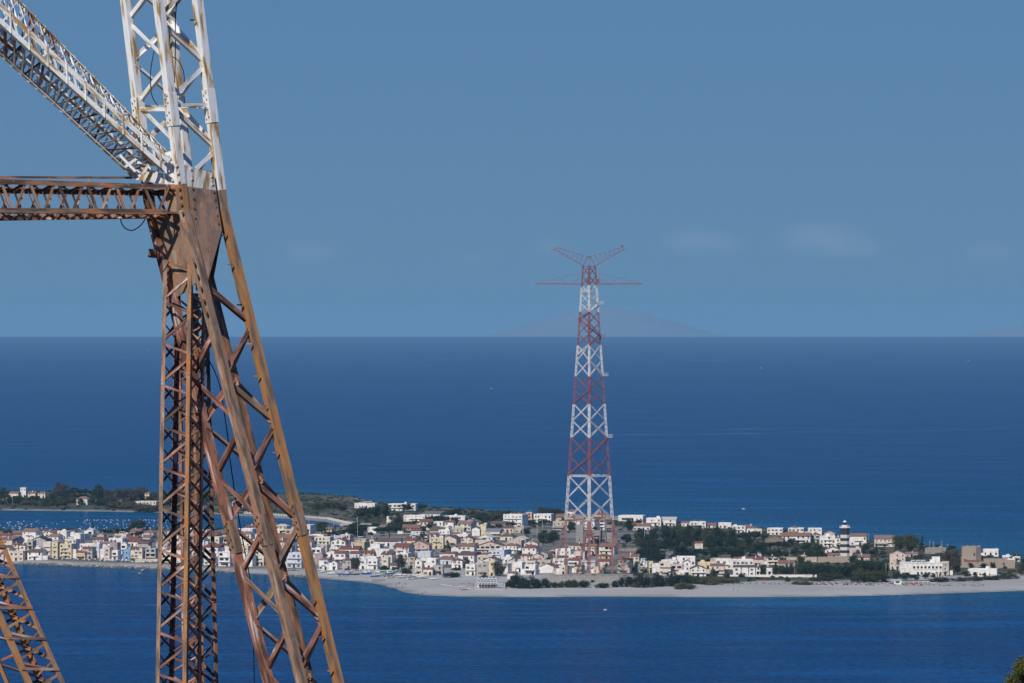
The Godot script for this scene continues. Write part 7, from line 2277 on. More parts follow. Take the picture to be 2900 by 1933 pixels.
	tree("shrub", "dark", "behind the beach, twelfth~", 84.0, -3817.9, 4.7, 12.0, 214)
	tree("shrub", "dark", "behind the beach, eighth~", 70.7, -3889.1, 3.4, 12.6, 312)
	tree("shrub", "olive", "behind the beach, third~", 85.3, -3841.4, 3.0, 11.2, 288)
	tree("shrub", "dark", "behind the beach, ninth~", 74.5, -3890.8, 3.4, 14.3, 349)
	tree("shrub", "olive", "behind the beach, twelfth~", 241.1, -3909.3, 3.3, 11.3, 244)
	tree("shrub", "dark", "behind the beach, twenty-sixth~", 239.6, -3904.3, 3.0, 15.7, 285)
	tree("round", "dark", "@9, first~", 348.3, -4030.4, 3.9, 8.0, 5)
	tree("round", "green", "@9, first~", 332.0, -4091.2, 4.5, 7.7, 157)
	tree("round", "brown", "among the houses, twelfth~", 382.8, -4173.2, 4.6, 5.9, 118)
	tree("round", "brown", "among the houses, fifth~", 292.9, -4024.4, 5.1, 6.9, 159)
	tree("round", "dark", "@9, second~", 354.9, -4034.4, 4.5, 5.5, 84)
	tree("round", "green", "@9, fifth~", 362.5, -4101.9, 3.3, 8.5, 211)
	tree("round", "brown", "among the houses, seventh~", 316.0, -4057.3, 3.5, 9.3, 215)
	tree("round", "brown", "among the houses, fourth~", 291.9, -4079.2, 4.8, 7.3, 236)
	tree("round", "green", "@9, second~", 338.0, -4018.9, 4.9, 7.1, 140)
	tree("round", "brown", "among the houses, tenth~", 344.6, -4037.4, 4.6, 8.3, 315)
	tree("round", "brown", "among the houses, ninth~", 336.5, -4097.9, 3.7, 8.0, 80)
	tree("round", "olive", "@9", 386.9, -4183.6, 5.8, 9.3, 65)
	tree("round", "green", "@9, fourth~", 355.4, -4153.8, 5.6, 8.4, 20)
	tree("round", "green", "@8, second~", 305.3, -4129.3, 4.6, 5.2, 271)
	tree("round", "brown", "among the houses, sixth~", 309.4, -4150.2, 5.4, 6.2, 146)
	tree("round", "brown", "among the houses, eleventh~", 365.8, -4082.5, 4.6, 5.1, 302)
	build_undergrowth()


func scatter(called: String, label: String, mesh: Mesh, mat: Material, places: Array, tints: Array = []) -> MultiMeshInstance3D:
	var mm := MultiMesh.new()
	mm.transform_format = MultiMesh.TRANSFORM_3D
	mm.use_colors = tints.size() > 0
	mm.mesh = mesh
	mm.instance_count = places.size()
	for i in places.size():
		mm.set_instance_transform(i, places[i])
		if tints.size():
			mm.set_instance_color(i, tints[i])
	var o := MultiMeshInstance3D.new()
	o.name = numbered(called)
	o.multimesh = mm
	o.material_override = mat
	add_child(o)
	tag(o, label)
	o.set_meta("kind", "stuff")
	return o


func turned(at: Vector3, size: Vector3, turn: float, tilt := 0.0) -> Transform3D:
	return Transform3D(Basis.from_euler(Vector3(tilt, turn, tilt * 0.6)).scaled_local(size), at)


func build_undergrowth():
	var r := RandomNumberGenerator.new()
	r.seed = 21
	# scrub and garden green between the houses, at the head of the beach and over the far spit
	var places := []
	var dry := []
	var tries := 0
	while places.size() < 2600 and tries < 30000:
		tries += 1
		var z := r.randf_range(-3760.0, -6300.0)
		var x := r.randf_range(-640.0, 460.0)
		var s := coast_distance(x, z)
		if s < 4.0:
			continue
		var inner := x > -200.0 and z > -4200.0
		if inner and s < 130.0 + 20.0 * sin(x * 0.07):
			if r.randf() < 0.06 and s > 85.0:
				dry.append(turned(Vector3(x, height_from(x, z, s) - 0.1, z), Vector3(r.randf_range(2, 5), r.randf_range(0.4, 1.0), r.randf_range(2, 5)), r.randf() * TAU))
			continue
		if x < -190.0 and z > -4350.0 and s < 26.0:
			continue
		if x < 130.0 and z > -4820.0 and r.randf() < 0.78:
			continue
		var big := r.randf_range(2.0, 6.0)
		var t := turned(Vector3(x, height_from(x, z, s) - 0.2, z), Vector3(big, r.randf_range(1.0, 2.8), big), r.randf() * TAU)
		if r.randf() < 0.3:
			dry.append(t)
		else:
			places.append(t)
	scatter("undergrowth", "dark green scrub and garden green between the houses and over the spit", shared.crown_shrub_0, M.leaf_green, places)
	scatter("dry_grass", "dry straw-coloured grass and weeds at the head of the beach and between houses", shared.crown_shrub_1, M.leaf_dry, dry)
	# the bush that pokes into the frame's corner, on the near slope
	var t := thing("broom_bush", "yellow green bush in the foreground at the bottom corner of the view", "bush", Vector3(10.52, 178.25, -110.0))
	var st := start()
	for k in 46:
		var a := r.randf() * TAU
		var d := sqrt(r.randf()) * 0.55
		var hub := Vector3(cos(a) * d, 2.35 + r.randf() * 0.75 - d * 0.8, sin(a) * d)
		for j in 150:
			var dir := Vector3(r.randfn(), r.randfn(), r.randfn()).normalized()
			leaf(st, hub + dir * 0.16 * pow(r.randf(), 0.5), dir + Vector3.UP * 0.6, r.randf_range(0.025, 0.06), Color(1, 1, 1) * r.randf_range(0.6, 1.35), r)
	obj("foliage", done(st), M.leaf_broom, t)
	st = start()
	for k in 14:
		var a := TAU * k / 14.0
		bar(st, Vector3(cos(a) * 0.05, -1.2, sin(a) * 0.05), Vector3(cos(a) * 0.45, 2.4 + 0.3 * sin(k * 2.0), sin(a) * 0.45), 0.03, 0.03)
	obj("stem", done(st), M.bark, t)


# ---------------------------------------------------------------- boats, cars, people, small things

func hull_mesh(length: float, beam: float, deep: float) -> ArrayMesh:
	var st := start()
	var rings := []
	var n := 9
	for i in n:
		var t := i / float(n - 1)
		var w: float = beam / 2 * (0.72 + 0.28 * sin(t * PI * 0.75 + 0.35)) * (1.0 if t < 0.55 else sqrt(maxf(0.0, 1.0 - pow((t - 0.55) / 0.45, 2))) + 0.015)
		var rise := 0.10 + 0.35 * pow(t, 3) * deep
		var z := (t - 0.5) * length
		rings.append([Vector3(-w, deep + rise, z), Vector3(-w * 0.92, deep * 0.5 + rise * 0.6, z), Vector3(0, rise * 0.9 - 0.05, z), Vector3(w * 0.92, deep * 0.5 + rise * 0.6, z), Vector3(w, deep + rise, z)])
	for i in n - 1:
		for k in 4:
			quad(st, rings[i][k], rings[i][k + 1], rings[i + 1][k + 1], rings[i + 1][k])
	for k in 3:
		tri(st, rings[0][0], rings[0][k + 2], rings[0][k + 1])
	return done(st)


func deck_mesh(length: float, beam: float, deep: float) -> ArrayMesh:
	var st := start()
	for s in [-1.0, 1.0]:
		bar(st, Vector3(s * beam * 0.46, deep + 0.13, -length * 0.48), Vector3(s * beam * 0.46, deep + 0.16, length * 0.12), 0.12, 0.08)
	for z in [-0.38, -0.12, 0.14]:
		box_at(st, Vector3(-beam * 0.44, deep - 0.12, z * length - 0.14), Vector3(beam * 0.44, deep - 0.04, z * length + 0.14))
	prism(st, PackedVector3Array([Vector3(-beam * 0.42, deep + 0.16, length * 0.2), Vector3(beam * 0.42, deep + 0.16, length * 0.2), Vector3(0, deep + 0.4, length * 0.47)]), Vector3(0, 0.05, 0))
	return done(st)


func boat(label: String, group: String, x: float, z: float, turn: float, size: float, tone: String, cabin: bool, y := -1.0):
	if group == "*":
		group = "boats drawn up along the shore"
	var t := thing("boat", spelled(label), "boat", Vector3(x, (ground(x, z) if y < 0.0 else 0.0) + (0.05 if y < 0.0 else -0.35), z), turn, group)
	t.rotation_degrees.z = (7.0 if int(turn) % 2 == 0 else -7.0) if y < 0.0 else 0.0
	fit("hull", shared.hull, M["boat_" + tone], t, Vector3.ZERO, Vector3.ONE * size)
	fit("thwarts", shared.deck, M.boat_white if tone != "white" else M.boat_wood, t, Vector3.ZERO, Vector3.ONE * size)
	if cabin:
		fit("cabin", shared.boat_cabin, M.boat_white, t, Vector3(0, 0.9, -0.2) * size, Vector3.ONE * size)
		fit("cabin_window", shared.boat_pane, M.glass, t, Vector3(0, 1.45, -0.2) * size, Vector3.ONE * size)


func car(label: String, x: float, z: float, turn: float, paint_: Color, tall := 1.0):
	var t := thing("parked_car", label, "car" if tall < 1.3 else "van", Vector3(x, ground(x, z) + 0.02, z), turn)
	var m := plain(paint_.r, paint_.g, paint_.b, 0.3, 0.5)
	var st := start()
	prism(st, PackedVector3Array([Vector3(-2.1, 0.35, -0.85), Vector3(-2.15, 0.8, -0.85), Vector3(-1.9, 0.98, -0.85), Vector3(-1.0, 1.02, -0.85), Vector3(1.1, 1.0, -0.85), Vector3(2.0, 0.85, -0.85), Vector3(2.12, 0.6, -0.85), Vector3(2.1, 0.35, -0.85)]), Vector3(0, 0, 1.7))
	obj("body", done(st), m, t)
	st = start()
	prism(st, PackedVector3Array([Vector3(-1.85, 0.98, -0.74), Vector3(-1.5, 1.48 * tall, -0.74), Vector3(0.35, 1.5 * tall, -0.74), Vector3(1.1, 1.0, -0.74)]), Vector3(0, 0, 1.48))
	obj("cabin", done(st), m, t)
	st = start()
	prism(st, PackedVector3Array([Vector3(-1.66, 1.04, -0.76), Vector3(-1.42, 1.4 * tall, -0.76), Vector3(0.3, 1.42 * tall, -0.76), Vector3(0.88, 1.04, -0.76)]), Vector3(0, 0, 1.52))
	obj("side_window", done(st), M.glass, t)
	for q in [Vector2(-1.35, -0.8), Vector2(1.35, -0.8), Vector2(-1.35, 0.8), Vector2(1.35, 0.8)]:
		st = start()
		tube(st, PackedVector3Array([Vector3(q.x, 0.32, q.y - 0.1), Vector3(q.x, 0.32, q.y + 0.1)]), 0.32, 10)
		obj("wheel", done(st), M.dark, t)


func body_mesh(joints: Dictionary, bones: Array, cell: float) -> ArrayMesh:
	# one continuous skin round a skeleton: tapered capsules joined smoothly, meshed as surface nets
	var lo := Vector3(9, 9, 9)
	var hi := -lo
	for k in joints:
		var j: Vector4 = joints[k]
		lo = lo.min(Vector3(j.x, j.y, j.z) - Vector3.ONE * (j.w + 0.06))
		hi = hi.max(Vector3(j.x, j.y, j.z) + Vector3.ONE * (j.w + 0.06))
	var n := Vector3i(((hi - lo) / cell).ceil()) + Vector3i.ONE
	var f := PackedFloat32Array()
	f.resize(n.x * n.y * n.z)
	for z in n.z:
		for y in n.y:
			for x in n.x:
				var p := lo + Vector3(x, y, z) * cell
				var s := 0.0
				for b in bones:
					var a: Vector4 = joints[b[0]]
					var c: Vector4 = joints[b[1]]
					var pa := p - Vector3(a.x, a.y, a.z)
					var ba := Vector3(c.x - a.x, c.y - a.y, c.z - a.z)
					var t := clampf(pa.dot(ba) / maxf(ba.length_squared(), 1e-6), 0, 1)
					s += exp(-42.0 * (pa.distance_to(ba * t) - lerpf(a.w, c.w, t)))
				f[(z * n.y + y) * n.x + x] = -log(maxf(s, 1e-30)) / 42.0
	var at := {}
	var st := start()
	st.set_smooth_group(0)
	var corner := func(i: Vector3i) -> float: return f[(i.z * n.y + i.y) * n.x + i.x]
	var verts := {}
	for z in n.z - 1:
		for y in n.y - 1:
			for x in n.x - 1:
				var sum := Vector3.ZERO
				var hits := 0
				for e in 12:
					var ax := e / 4
					var o := Vector3i(e % 2, (e / 2) % 2, 0)
					var p := Vector3i(x, y, z)
					var q := [Vector3i(0, o.x, o.y), Vector3i(o.x, 0, o.y), Vector3i(o.x, o.y, 0)][ax] as Vector3i
					var step_: Vector3i = [Vector3i(1, 0, 0), Vector3i(0, 1, 0), Vector3i(0, 0, 1)][ax]
					var i0 := p + q
					var i1 := i0 + step_
					var v0: float = f[(i0.z * n.y + i0.y) * n.x + i0.x]
					var v1: float = f[(i1.z * n.y + i1.y) * n.x + i1.x]
					if (v0 < 0.0) != (v1 < 0.0):
						sum += Vector3(i0) + Vector3(step_) * (v0 / (v0 - v1))
						hits += 1
				if hits:
					verts[Vector3i(x, y, z)] = lo + sum / hits * cell
	for v in verts:
		var p: Vector3i = v
		for ax in 3:
			var step_: Vector3i = [Vector3i(1, 0, 0), Vector3i(0, 1, 0), Vector3i(0, 0, 1)][ax]
			var u: Vector3i = [Vector3i(0, 1, 0), Vector3i(0, 0, 1), Vector3i(1, 0, 0)][ax]
			var w: Vector3i = [Vector3i(0, 0, 1), Vector3i(1, 0, 0), Vector3i(0, 1, 0)][ax]
			var q := p + step_
			if q.x >= n.x or q.y >= n.y or q.z >= n.z:
				continue
			var v0: float = f[(p.z * n.y + p.y) * n.x + p.x]
			var v1: float = f[(q.z * n.y + q.y) * n.x + q.x]
			if (v0 < 0.0) == (v1 < 0.0) or not (verts.has(p - u) and verts.has(p - w) and verts.has(p - u - w)):
				continue
			var loop := [verts[p], verts[p - u], verts[p - u - w], verts[p - w]]
			if v0 >= 0.0:
				loop.reverse()
			for k in [0, 2, 1, 0, 3, 2]:
				var c: Vector3 = loop[k]
				var tone := Color(0.05, 0.06, 0.09) if c.y < 0.92 else Color(0.10, 0.05, 0.05) if c.y < 1.46 else Color(0.42, 0.26, 0.19)
				if c.y > 1.66 or (c.y > 1.55 and c.z < -0.03):
					tone = Color(0.03, 0.022, 0.018)
				if c.y < 0.08:
					tone = Color(0.03, 0.03, 0.03)
				st.set_color(tone)
				st.set_uv(Vector2.ZERO)
				st.add_vertex(c)
	return done(st)


func build_shore_meshes():
	shared.hull = hull_mesh(5.6, 1.9, 0.75)
	shared.deck = deck_mesh(5.6, 1.9, 0.75)
	var st := start()
	prism(st, PackedVector3Array([Vector3(-0.7, 0, -1.0), Vector3(-0.62, 1.15, -0.95), Vector3(0.62, 1.15, -0.95), Vector3(0.7, 0, -1.0)]), Vector3(0, 0, 1.9))
	shared.boat_cabin = done(st)
	st = start()
	box_at(st, Vector3(-0.68, 0, -0.9), Vector3(0.68, 0.38, 0.92))
	shared.boat_pane = done(st)
	for q in [["white", 0.72, 0.72, 0.70], ["blue", 0.035, 0.13, 0.40], ["grey", 0.34, 0.34, 0.34], ["dark", 0.045, 0.05, 0.07], ["green", 0.16, 0.36, 0.28], ["wood", 0.22, 0.13, 0.08], ["red", 0.42, 0.06, 0.04]]:
		M["boat_" + q[0]] = plain(q[1], q[2], q[3], 0.45, 0.4)
	M.skin = plain(1, 1, 1, 0.85, 0.2)
	M.skin.vertex_color_use_as_albedo = true
	var j := {
		"head": Vector4(0, 1.63, 0.02, 0.095), "crown": Vector4(0, 1.70, 0.0, 0.09), "neck": Vector4(0, 1.46, 0, 0.055), "chest": Vector4(0, 1.28, 0, 0.135), "belly": Vector4(0, 1.05, 0, 0.125), "hips": Vector4(0, 0.93, 0, 0.13),
		"nose": Vector4(0, 1.62, 0.115, 0.015), "shoulder_l": Vector4(-0.19, 1.39, 0, 0.062), "shoulder_r": Vector4(0.19, 1.39, 0, 0.062), "elbow_l": Vector4(-0.26, 1.12, 0.0, 0.046), "elbow_r": Vector4(0.26, 1.12, -0.03, 0.046),
		"wrist_l": Vector4(-0.27, 0.88, 0.12, 0.034), "wrist_r": Vector4(0.27, 0.87, 0.02, 0.034), "hand_l": Vector4(-0.27, 0.76, 0.16, 0.035), "hand_r": Vector4(0.27, 0.75, 0.04, 0.035),
		"hip_l": Vector4(-0.10, 0.90, 0, 0.095), "hip_r": Vector4(0.10, 0.90, 0, 0.095), "knee_l": Vector4(-0.11, 0.49, 0.12, 0.062), "knee_r": Vector4(0.11, 0.49, -0.02, 0.062),
		"ankle_l": Vector4(-0.11, 0.08, 0.13, 0.042), "ankle_r": Vector4(0.11, 0.10, -0.20, 0.042), "toe_l": Vector4(-0.12, 0.035, 0.30, 0.035), "toe_r": Vector4(0.12, 0.035, -0.05, 0.035),
	}
	var b := [["crown", "head"], ["head", "neck"], ["head", "nose"], ["neck", "chest"], ["chest", "belly"], ["belly", "hips"], ["chest", "shoulder_l"], ["chest", "shoulder_r"], ["shoulder_l", "elbow_l"], ["elbow_l", "wrist_l"], ["wrist_l", "hand_l"], ["shoulder_r", "elbow_r"], ["elbow_r", "wrist_r"], ["wrist_r", "hand_r"], ["hips", "hip_l"], ["hips", "hip_r"], ["hip_l", "knee_l"], ["knee_l", "ankle_l"], ["ankle_l", "toe_l"], ["hip_r", "knee_r"], ["knee_r", "ankle_r"], ["ankle_r", "toe_r"]]
	shared.person = body_mesh(j, b, 0.034)


func pole(called: String, label: String, category: String, x: float, z: float, tall: float, arm: bool, group := ""):
	var t := thing(called, spelled(label), category, Vector3(x, ground(x, z) - 0.2, z), 0.0, group)
	var st := start()
	tube(st, PackedVector3Array([Vector3.ZERO, Vector3(0, tall, 0)]), 0.16, 6)
	obj("post", done(st), M.pole, t)
	if arm:
		st = start()
		bar(st, Vector3(-0.9, tall - 0.6, 0), Vector3(0.9, tall - 0.6, 0), 0.12, 0.12)
		for x_ in [-0.8, 0.0, 0.8]:
			box_at(st, Vector3(x_ - 0.07, tall - 0.5, -0.07), Vector3(x_ + 0.07, tall - 0.15, 0.07))
		obj("crossarm", done(st), M.pole, t)


func build_small_things():
	var r := RandomNumberGenerator.new()
	r.seed = 77
	# rip-rap along the old town's waterfront and two short groynes
	var st := start()
	lathe(st, PackedVector2Array([Vector2(0.001, -0.5), Vector2(0.45, -0.35), Vector2(0.55, 0.05), Vector2(0.38, 0.42), Vector2(0.001, 0.5)]), 6)
	shared.rock = done(st)
	var rocks := []
	var tints := []
	for q in [[-375.0, -262.0, 760], [-273.0, -212.0, 420], [-174.0, -156.0, 190]]:
		for k in int(q[2]):
			var t := r.randf()
			var shore: Vector3 = shore_point(lerpf(q[0], q[1], t))
			var off := r.randfn() * 4.0 + (2.0 if q[2] > 200 else 4.0)
			var p := shore + Vector3(r.randf_range(-2, 2), 0, off)
			var size := r.randf_range(1.2, 3.4)
			rocks.append(turned(Vector3(p.x, maxf(-0.2, 1.1 - maxf(off, 0.0) * 0.16) + r.randf_range(-0.4, 0.3), p.z), Vector3(size * r.randf_range(0.8, 1.5), size * 0.75, size), r.randf() * TAU, r.randf_range(-0.5, 0.5)))
			var g := r.randf_range(0.2, 0.36)
			tints.append(Color(g, g * 0.96, g * 0.9) if off < 5.0 else Color(g * 0.4, g * 0.38, g * 0.35))
	M.rock = plain(1, 1, 1, 0.95, 0.2)
	M.rock.vertex_color_use_as_albedo = true
	scatter("riprap", "grey boulders heaped along the waterline below the old houses", shared.rock, M.rock, rocks, tints)
	# mussel floats on the lake
	st = start()
	lathe(st, PackedVector2Array([Vector2(0.001, -0.3), Vector2(0.5, -0.15), Vector2(0.55, 0.15), Vector2(0.3, 0.4), Vector2(0.001, 0.45)]), 8)
	shared.buoy = done(st)
	var floats := []
	for k in 190:
		var z := -4890.0 - 240.0 * pow(r.randf(), 1.5)
		var x := r.randf_range(-470.0, -285.0)
		if k < 40:
			z = -5110.0 - r.randf_range(0, 14)
			x = -400.0 + k * 2.7 + r.randf_range(-1, 1)
		if coast_distance(x, z) > -8.0:
			continue
		var size := r.randf_range(0.5, 0.95)
		floats.append(turned(Vector3(x, 0.15, z), Vector3(size * r.randf_range(1.0, 2.0), size, size), r.randf() * TAU))
	scatter("mussel_floats", "white mussel farm floats dotted over the lake water", shared.buoy, M.boat_white, floats)
	# pebbly wrack along the upper beach
	var wrack := []
	for k in 1100:
		var x := r.randf_range(-90.0, 330.0)
		var z := -3790.0 - r.randf_range(0, 40.0) + absf(x - 60.0) * -0.05
		var s := coast_distance(x, z)
		if s < 30.0 or s > 120.0:
			continue
		wrack.append(turned(Vector3(x, height_from(x, z, s) + 0.05, z), Vector3(r.randf_range(0.5, 2.6), 0.45, r.randf_range(0.4, 1.4)), r.randf() * TAU))
	scatter("wrack", "dark driftwood and pebbles strewn over the upper beach", shared.rock, M.bark, wrack)


func shore_point(x: float) -> Vector3:
	# the near waterline along a sight line over the old waterfront
	for k in 400:
		var z := -3900.0 - k * 1.0
		if coast_distance(x * (-z / 4170.0), z) > 0.0:
			return Vector3(x * (-z / 4170.0), 0, z)
	return Vector3(x, 0, -4170.0)


func pavilion(at: Vector3):
	var t := thing("beach_pavilion", "white open beach pavilion with scalloped blue-white awnings on posts", "pavilion", at)
	slab(t, "floor", Vector3(-10.5, -0.6, -9), Vector3(10.5, 0.7, 0), M.wall_grey)
	for x in 11:
		for z in [-0.3, -4.4, -8.6]:
			slab(t, "post", Vector3(-10.0 + x * 2, 0.7, z - 0.1), Vector3(-9.8 + x * 2, 3.4, z + 0.1), M.wall_white)
	var st := start()
	for k in 10:
		prism(st, PackedVector3Array([Vector3(-10.4 + k * 2, 3.4, 0.4), Vector3(-9.4 + k * 2, 4.0, 0.4), Vector3(-8.4 + k * 2, 3.4, 0.4)]), Vector3(0, 0, -9.4))
	obj("awning", done(st), M.wall_pale_blue, t)
	slab(t, "rail", Vector3(-10.2, 1.5, -0.3), Vector3(10.2, 1.62, -0.2), M.wall_white)
	slab(t, "upper_floor", Vector3(-9, 4.1, -14), Vector3(5, 4.5, -5), M.trim)
	for x in 7:
		slab(t, "post", Vector3(-8.8 + x * 2.2, 4.5, -5.4), Vector3(-8.6 + x * 2.2, 7.0, -5.2), M.wall_white)
	st = start()
	for k in 6:
		prism(st, PackedVector3Array([Vector3(-9.2 + k * 2.4, 7.0, -4.6), Vector3(-8.0 + k * 2.4, 7.9, -4.6), Vector3(-6.8 + k * 2.4, 7.0, -4.6)]), Vector3(0, 0, -9.6))
	obj("awning", done(st), M.wall_pale_blue, t)
	slab(t, "back_wall", Vector3(-9, -0.6, -14.2), Vector3(5, 4.1, -14), M.wall_pale_blue)
	slab(t, "counter", Vector3(-6, 0.7, -7), Vector3(4, 2.0, -6), M.dark)


func kiosk(at: Vector3):
	var t := thing("beach_kiosk", "small white beach kiosk with dark hatch and flat roof", "kiosk", at)
	slab(t, "wall", Vector3(-2.6, -0.4, -4), Vector3(2.6, 3.0, 0), M.wall_white)
	slab(t, "roof", Vector3(-4.6, 3.0, -4.4), Vector3(3.0, 3.25, 0.6), M.wall_white)
	slab(t, "hatch", Vector3(-1.6, 1.1, -0.1), Vector3(1.4, 2.3, 0.06), M.dark)
	t = thing("deck_shelter", "long low dark shelter with red sides beside the beach kiosk", "shelter", at + Vector3(14, 0, -3))
	slab(t, "roof", Vector3(-10, 2.3, -4), Vector3(8, 2.6, 0), M.roof_dark)
	for k in 6:
		slab(t, "post", Vector3(-9.5 + k * 3.3, -0.4, -0.4), Vector3(-9.3 + k * 3.3, 2.3, -0.2), M.wall_white)
	slab(t, "side_board", Vector3(-6, -0.3, -0.6), Vector3(1, 0.9, -0.4), M.boat_red)


func gull(at: Vector3, turn: float):
	var t := thing("seagull", "white seagull gliding low over the water", "bird", at, turn)
	var j := {"beak": Vector4(0.0, 0.01, 0.34, 0.008), "head": Vector4(0, 0.03, 0.24, 0.04), "chest": Vector4(0, 0, 0.1, 0.065), "belly": Vector4(0, 0, -0.08, 0.055), "tail": Vector4(0, 0.01, -0.3, 0.02),
		"root_l": Vector4(-0.07, 0.03, 0.06, 0.03), "root_r": Vector4(0.07, 0.03, 0.06, 0.03), "bend_l": Vector4(-0.32, 0.14, 0.1, 0.022), "bend_r": Vector4(0.32, 0.14, 0.1, 0.022), "tip_l": Vector4(-0.68, 0.06, -0.06, 0.012), "tip_r": Vector4(0.68, 0.06, -0.06, 0.012)}
	var b := [["beak", "head"], ["head", "chest"], ["chest", "belly"], ["belly", "tail"], ["root_l", "bend_l"], ["bend_l", "tip_l"], ["root_r", "bend_r"], ["bend_r", "tip_r"]]
	obj("body", body_mesh(j, b, 0.018), M.boat_white, t)
	for s in [-1.0, 1.0]:
		var st := start()
		prism(st, PackedVector3Array([Vector3(0.06 * s, 0.03, 0.08), Vector3(0.32 * s, 0.14, 0.11), Vector3(0.70 * s, 0.06, -0.08), Vector3(0.34 * s, 0.13, -0.08), Vector3(0.06 * s, 0.02, -0.1)]), Vector3(0, 0.012, 0))
		obj("wing", done(st), M.boat_white, t)


func build_shore_things():
	M.pole = plain(0.40, 0.39, 0.37, 0.8)
	build_shore_meshes()
	build_small_things()
	boat("blue open boat on the rocky waterfront, first~", "*", -397.7, -4248.3, 160, 1.04, "blue", false)
	boat("dark open boat on the rocky waterfront, first~", "*", -395.8, -4257.6, 35, 0.91, "dark", false)
	boat("dark open boat on the rocky waterfront, second~", "*", -390.7, -4246.7, 35, 0.92, "dark", false)
	boat("grey open boat on the rocky waterfront, first~", "*", -387.8, -4238.6, 25, 0.90, "grey", false)
	boat("white open boat on the rocky waterfront, first~", "*", -385.0, -4254.6, 150, 0.99, "white", false)
	boat("grey open boat on the rocky waterfront, second~", "*", -380.8, -4237.9, 75, 0.98, "grey", false)
	boat("white cabin boat on the rocky waterfront, first~", "*", -377.3, -4237.0, 160, 0.92, "white", true)
	boat("blue open boat on the rocky waterfront, second~", "*", -374.9, -4244.6, 160, 1.02, "blue", false)
	boat("white open boat on the rocky waterfront, second~", "*", -372.5, -4244.3, 25, 1.11, "white", false)
	boat("white open boat on the rocky waterfront, third~", "*", -368.3, -4238.5, 150, 1.14, "white", false)
	boat("white open boat on the rocky waterfront, fourth~", "*", -365.5, -4239.6, 75, 0.93, "white", false)
	boat("dark cabin boat on the rocky waterfront", "*", -363.7, -4240.4, 25, 0.97, "dark", true)
	boat("grey open boat on the rocky waterfront, third~", "*", -360.5, -4238.5, 25, 1.03, "grey", false)
	boat("blue open boat on the rocky waterfront, third~", "*", -356.1, -4234.4, 150, 1.00, "blue", false)
	boat("white cabin boat on the rocky waterfront, second~", "*", -352.4, -4230.1, 75, 0.86, "white", true)
	boat("white open boat on the rocky waterfront, fifth~", "*", -350.6, -4229.9, 25, 1.14, "white", false)
	boat("white open boat on the rocky waterfront, sixth~", "*", -347.1, -4226.8, 160, 0.96, "white", false)
	boat("white open boat on the rocky waterfront, seventh~", "*", -343.0, -4223.9, 75, 0.93, "white", false)
	boat("blue open boat on the rocky waterfront, fourth~", "*", -340.4, -4225.8, 150, 1.01, "blue", false)
	boat("grey open boat on the rocky waterfront @1", "*", -336.9, -4217.1, 150, 0.86, "grey", false)
	boat("white open boat on the rocky waterfront, eighth~", "*", -333.9, -4219.7, 150, 0.99, "white", false)
	boat("white open boat on the rocky waterfront, ninth~", "*", -330.4, -4214.6, 25, 1.03, "white", false)
	boat("blue open boat on the rocky waterfront, fifth~", "*", -326.6, -4210.4, 160, 0.94, "blue", false)
	boat("white open boat on the rocky waterfront, tenth~", "*", -324.1, -4209.3, 150, 1.10, "white", false)
	boat("white open boat on the rocky waterfront, eleventh~", "*", -321.8, -4211.9, 25, 1.14, "white", false)
	boat("green open boat on the rocky waterfront, first~", "*", -317.5, -4204.4, 150, 0.92, "green", false)
	boat("white cabin boat on the rocky waterfront, third~", "*", -315.2, -4203.7, 150, 1.13, "white", true)
	boat("white cabin boat on the rocky waterfront, fourth~", "*", -311.2, -4199.9, 35, 1.12, "white", true)
	boat("white cabin boat on the rocky waterfront, fifth~", "*", -308.4, -4197.8, 35, 0.94, "white", true)
	boat("white open boat on the rocky waterfront, twelfth~", "*", -304.6, -4195.6, 25, 1.09, "white", false)
	boat("blue open boat on the rocky waterfront, sixth~", "*", -302.2, -4193.4, 150, 0.99, "blue", false)
	boat("grey cabin boat on the rocky waterfront", "*", -298.6, -4190.8, 160, 0.90, "grey", true)
	boat("green open boat on the rocky waterfront, second~", "*", -296.5, -4190.8, 35, 0.86, "green", false)
	boat("green open boat on the rocky waterfront, third~", "*", -292.6, -4186.9, 75, 0.95, "green", false)
	boat("blue cabin boat on the rocky waterfront", "*", -289.8, -4184.7, 35, 0.86, "blue", true)
	boat("white open boat on the rocky waterfront, thirteenth~", "*", -285.5, -4181.7, 160, 1.02, "white", false)
	boat("white open boat on the rocky waterfront, fourteenth~", "*", -283.8, -4180.5, 35, 1.05, "white", false)
	boat("white open boat on the rocky waterfront, fifteenth~", "*", -279.8, -4177.7, 150, 1.14, "white", false)
	boat("white open boat on the rocky waterfront, sixteenth~", "*", -276.7, -4175.5, 35, 0.89, "white", false)
	boat("white open boat on the rocky waterfront, seventeenth~", "*", -273.0, -4174.3, 35, 1.10, "white", false)
	boat("grey cabin boat on the narrow beach, first~", "*", -295.2, -4188.7, 150, 0.92, "grey", true)
	boat("green open boat on the narrow beach, first~", "*", -290.2, -4185.6, 75, 0.95, "green", false)
	boat("white open boat on the narrow beach, first~", "*", -285.3, -4184.5, 25, 0.89, "white", false)
	boat("white open boat on the narrow beach, second~", "*", -280.1, -4178.0, 25, 1.00, "white", false)
	boat("white open boat on the narrow beach, third~", "*", -275.2, -4176.2, 150, 0.97, "white", false)
	boat("blue open boat on the narrow beach, first~", "*", -270.2, -4171.7, 35, 1.15, "blue", false)
	boat("white open boat on the narrow beach, fourth~", "*", -265.0, -4165.8, 75, 1.09, "white", false)
	boat("white open boat on the narrow beach, fifth~", "*", -259.9, -4159.4, 75, 1.04, "white", false)
	boat("grey cabin boat on the narrow beach, second~", "*", -254.8, -4153.9, 75, 1.08, "grey", true)
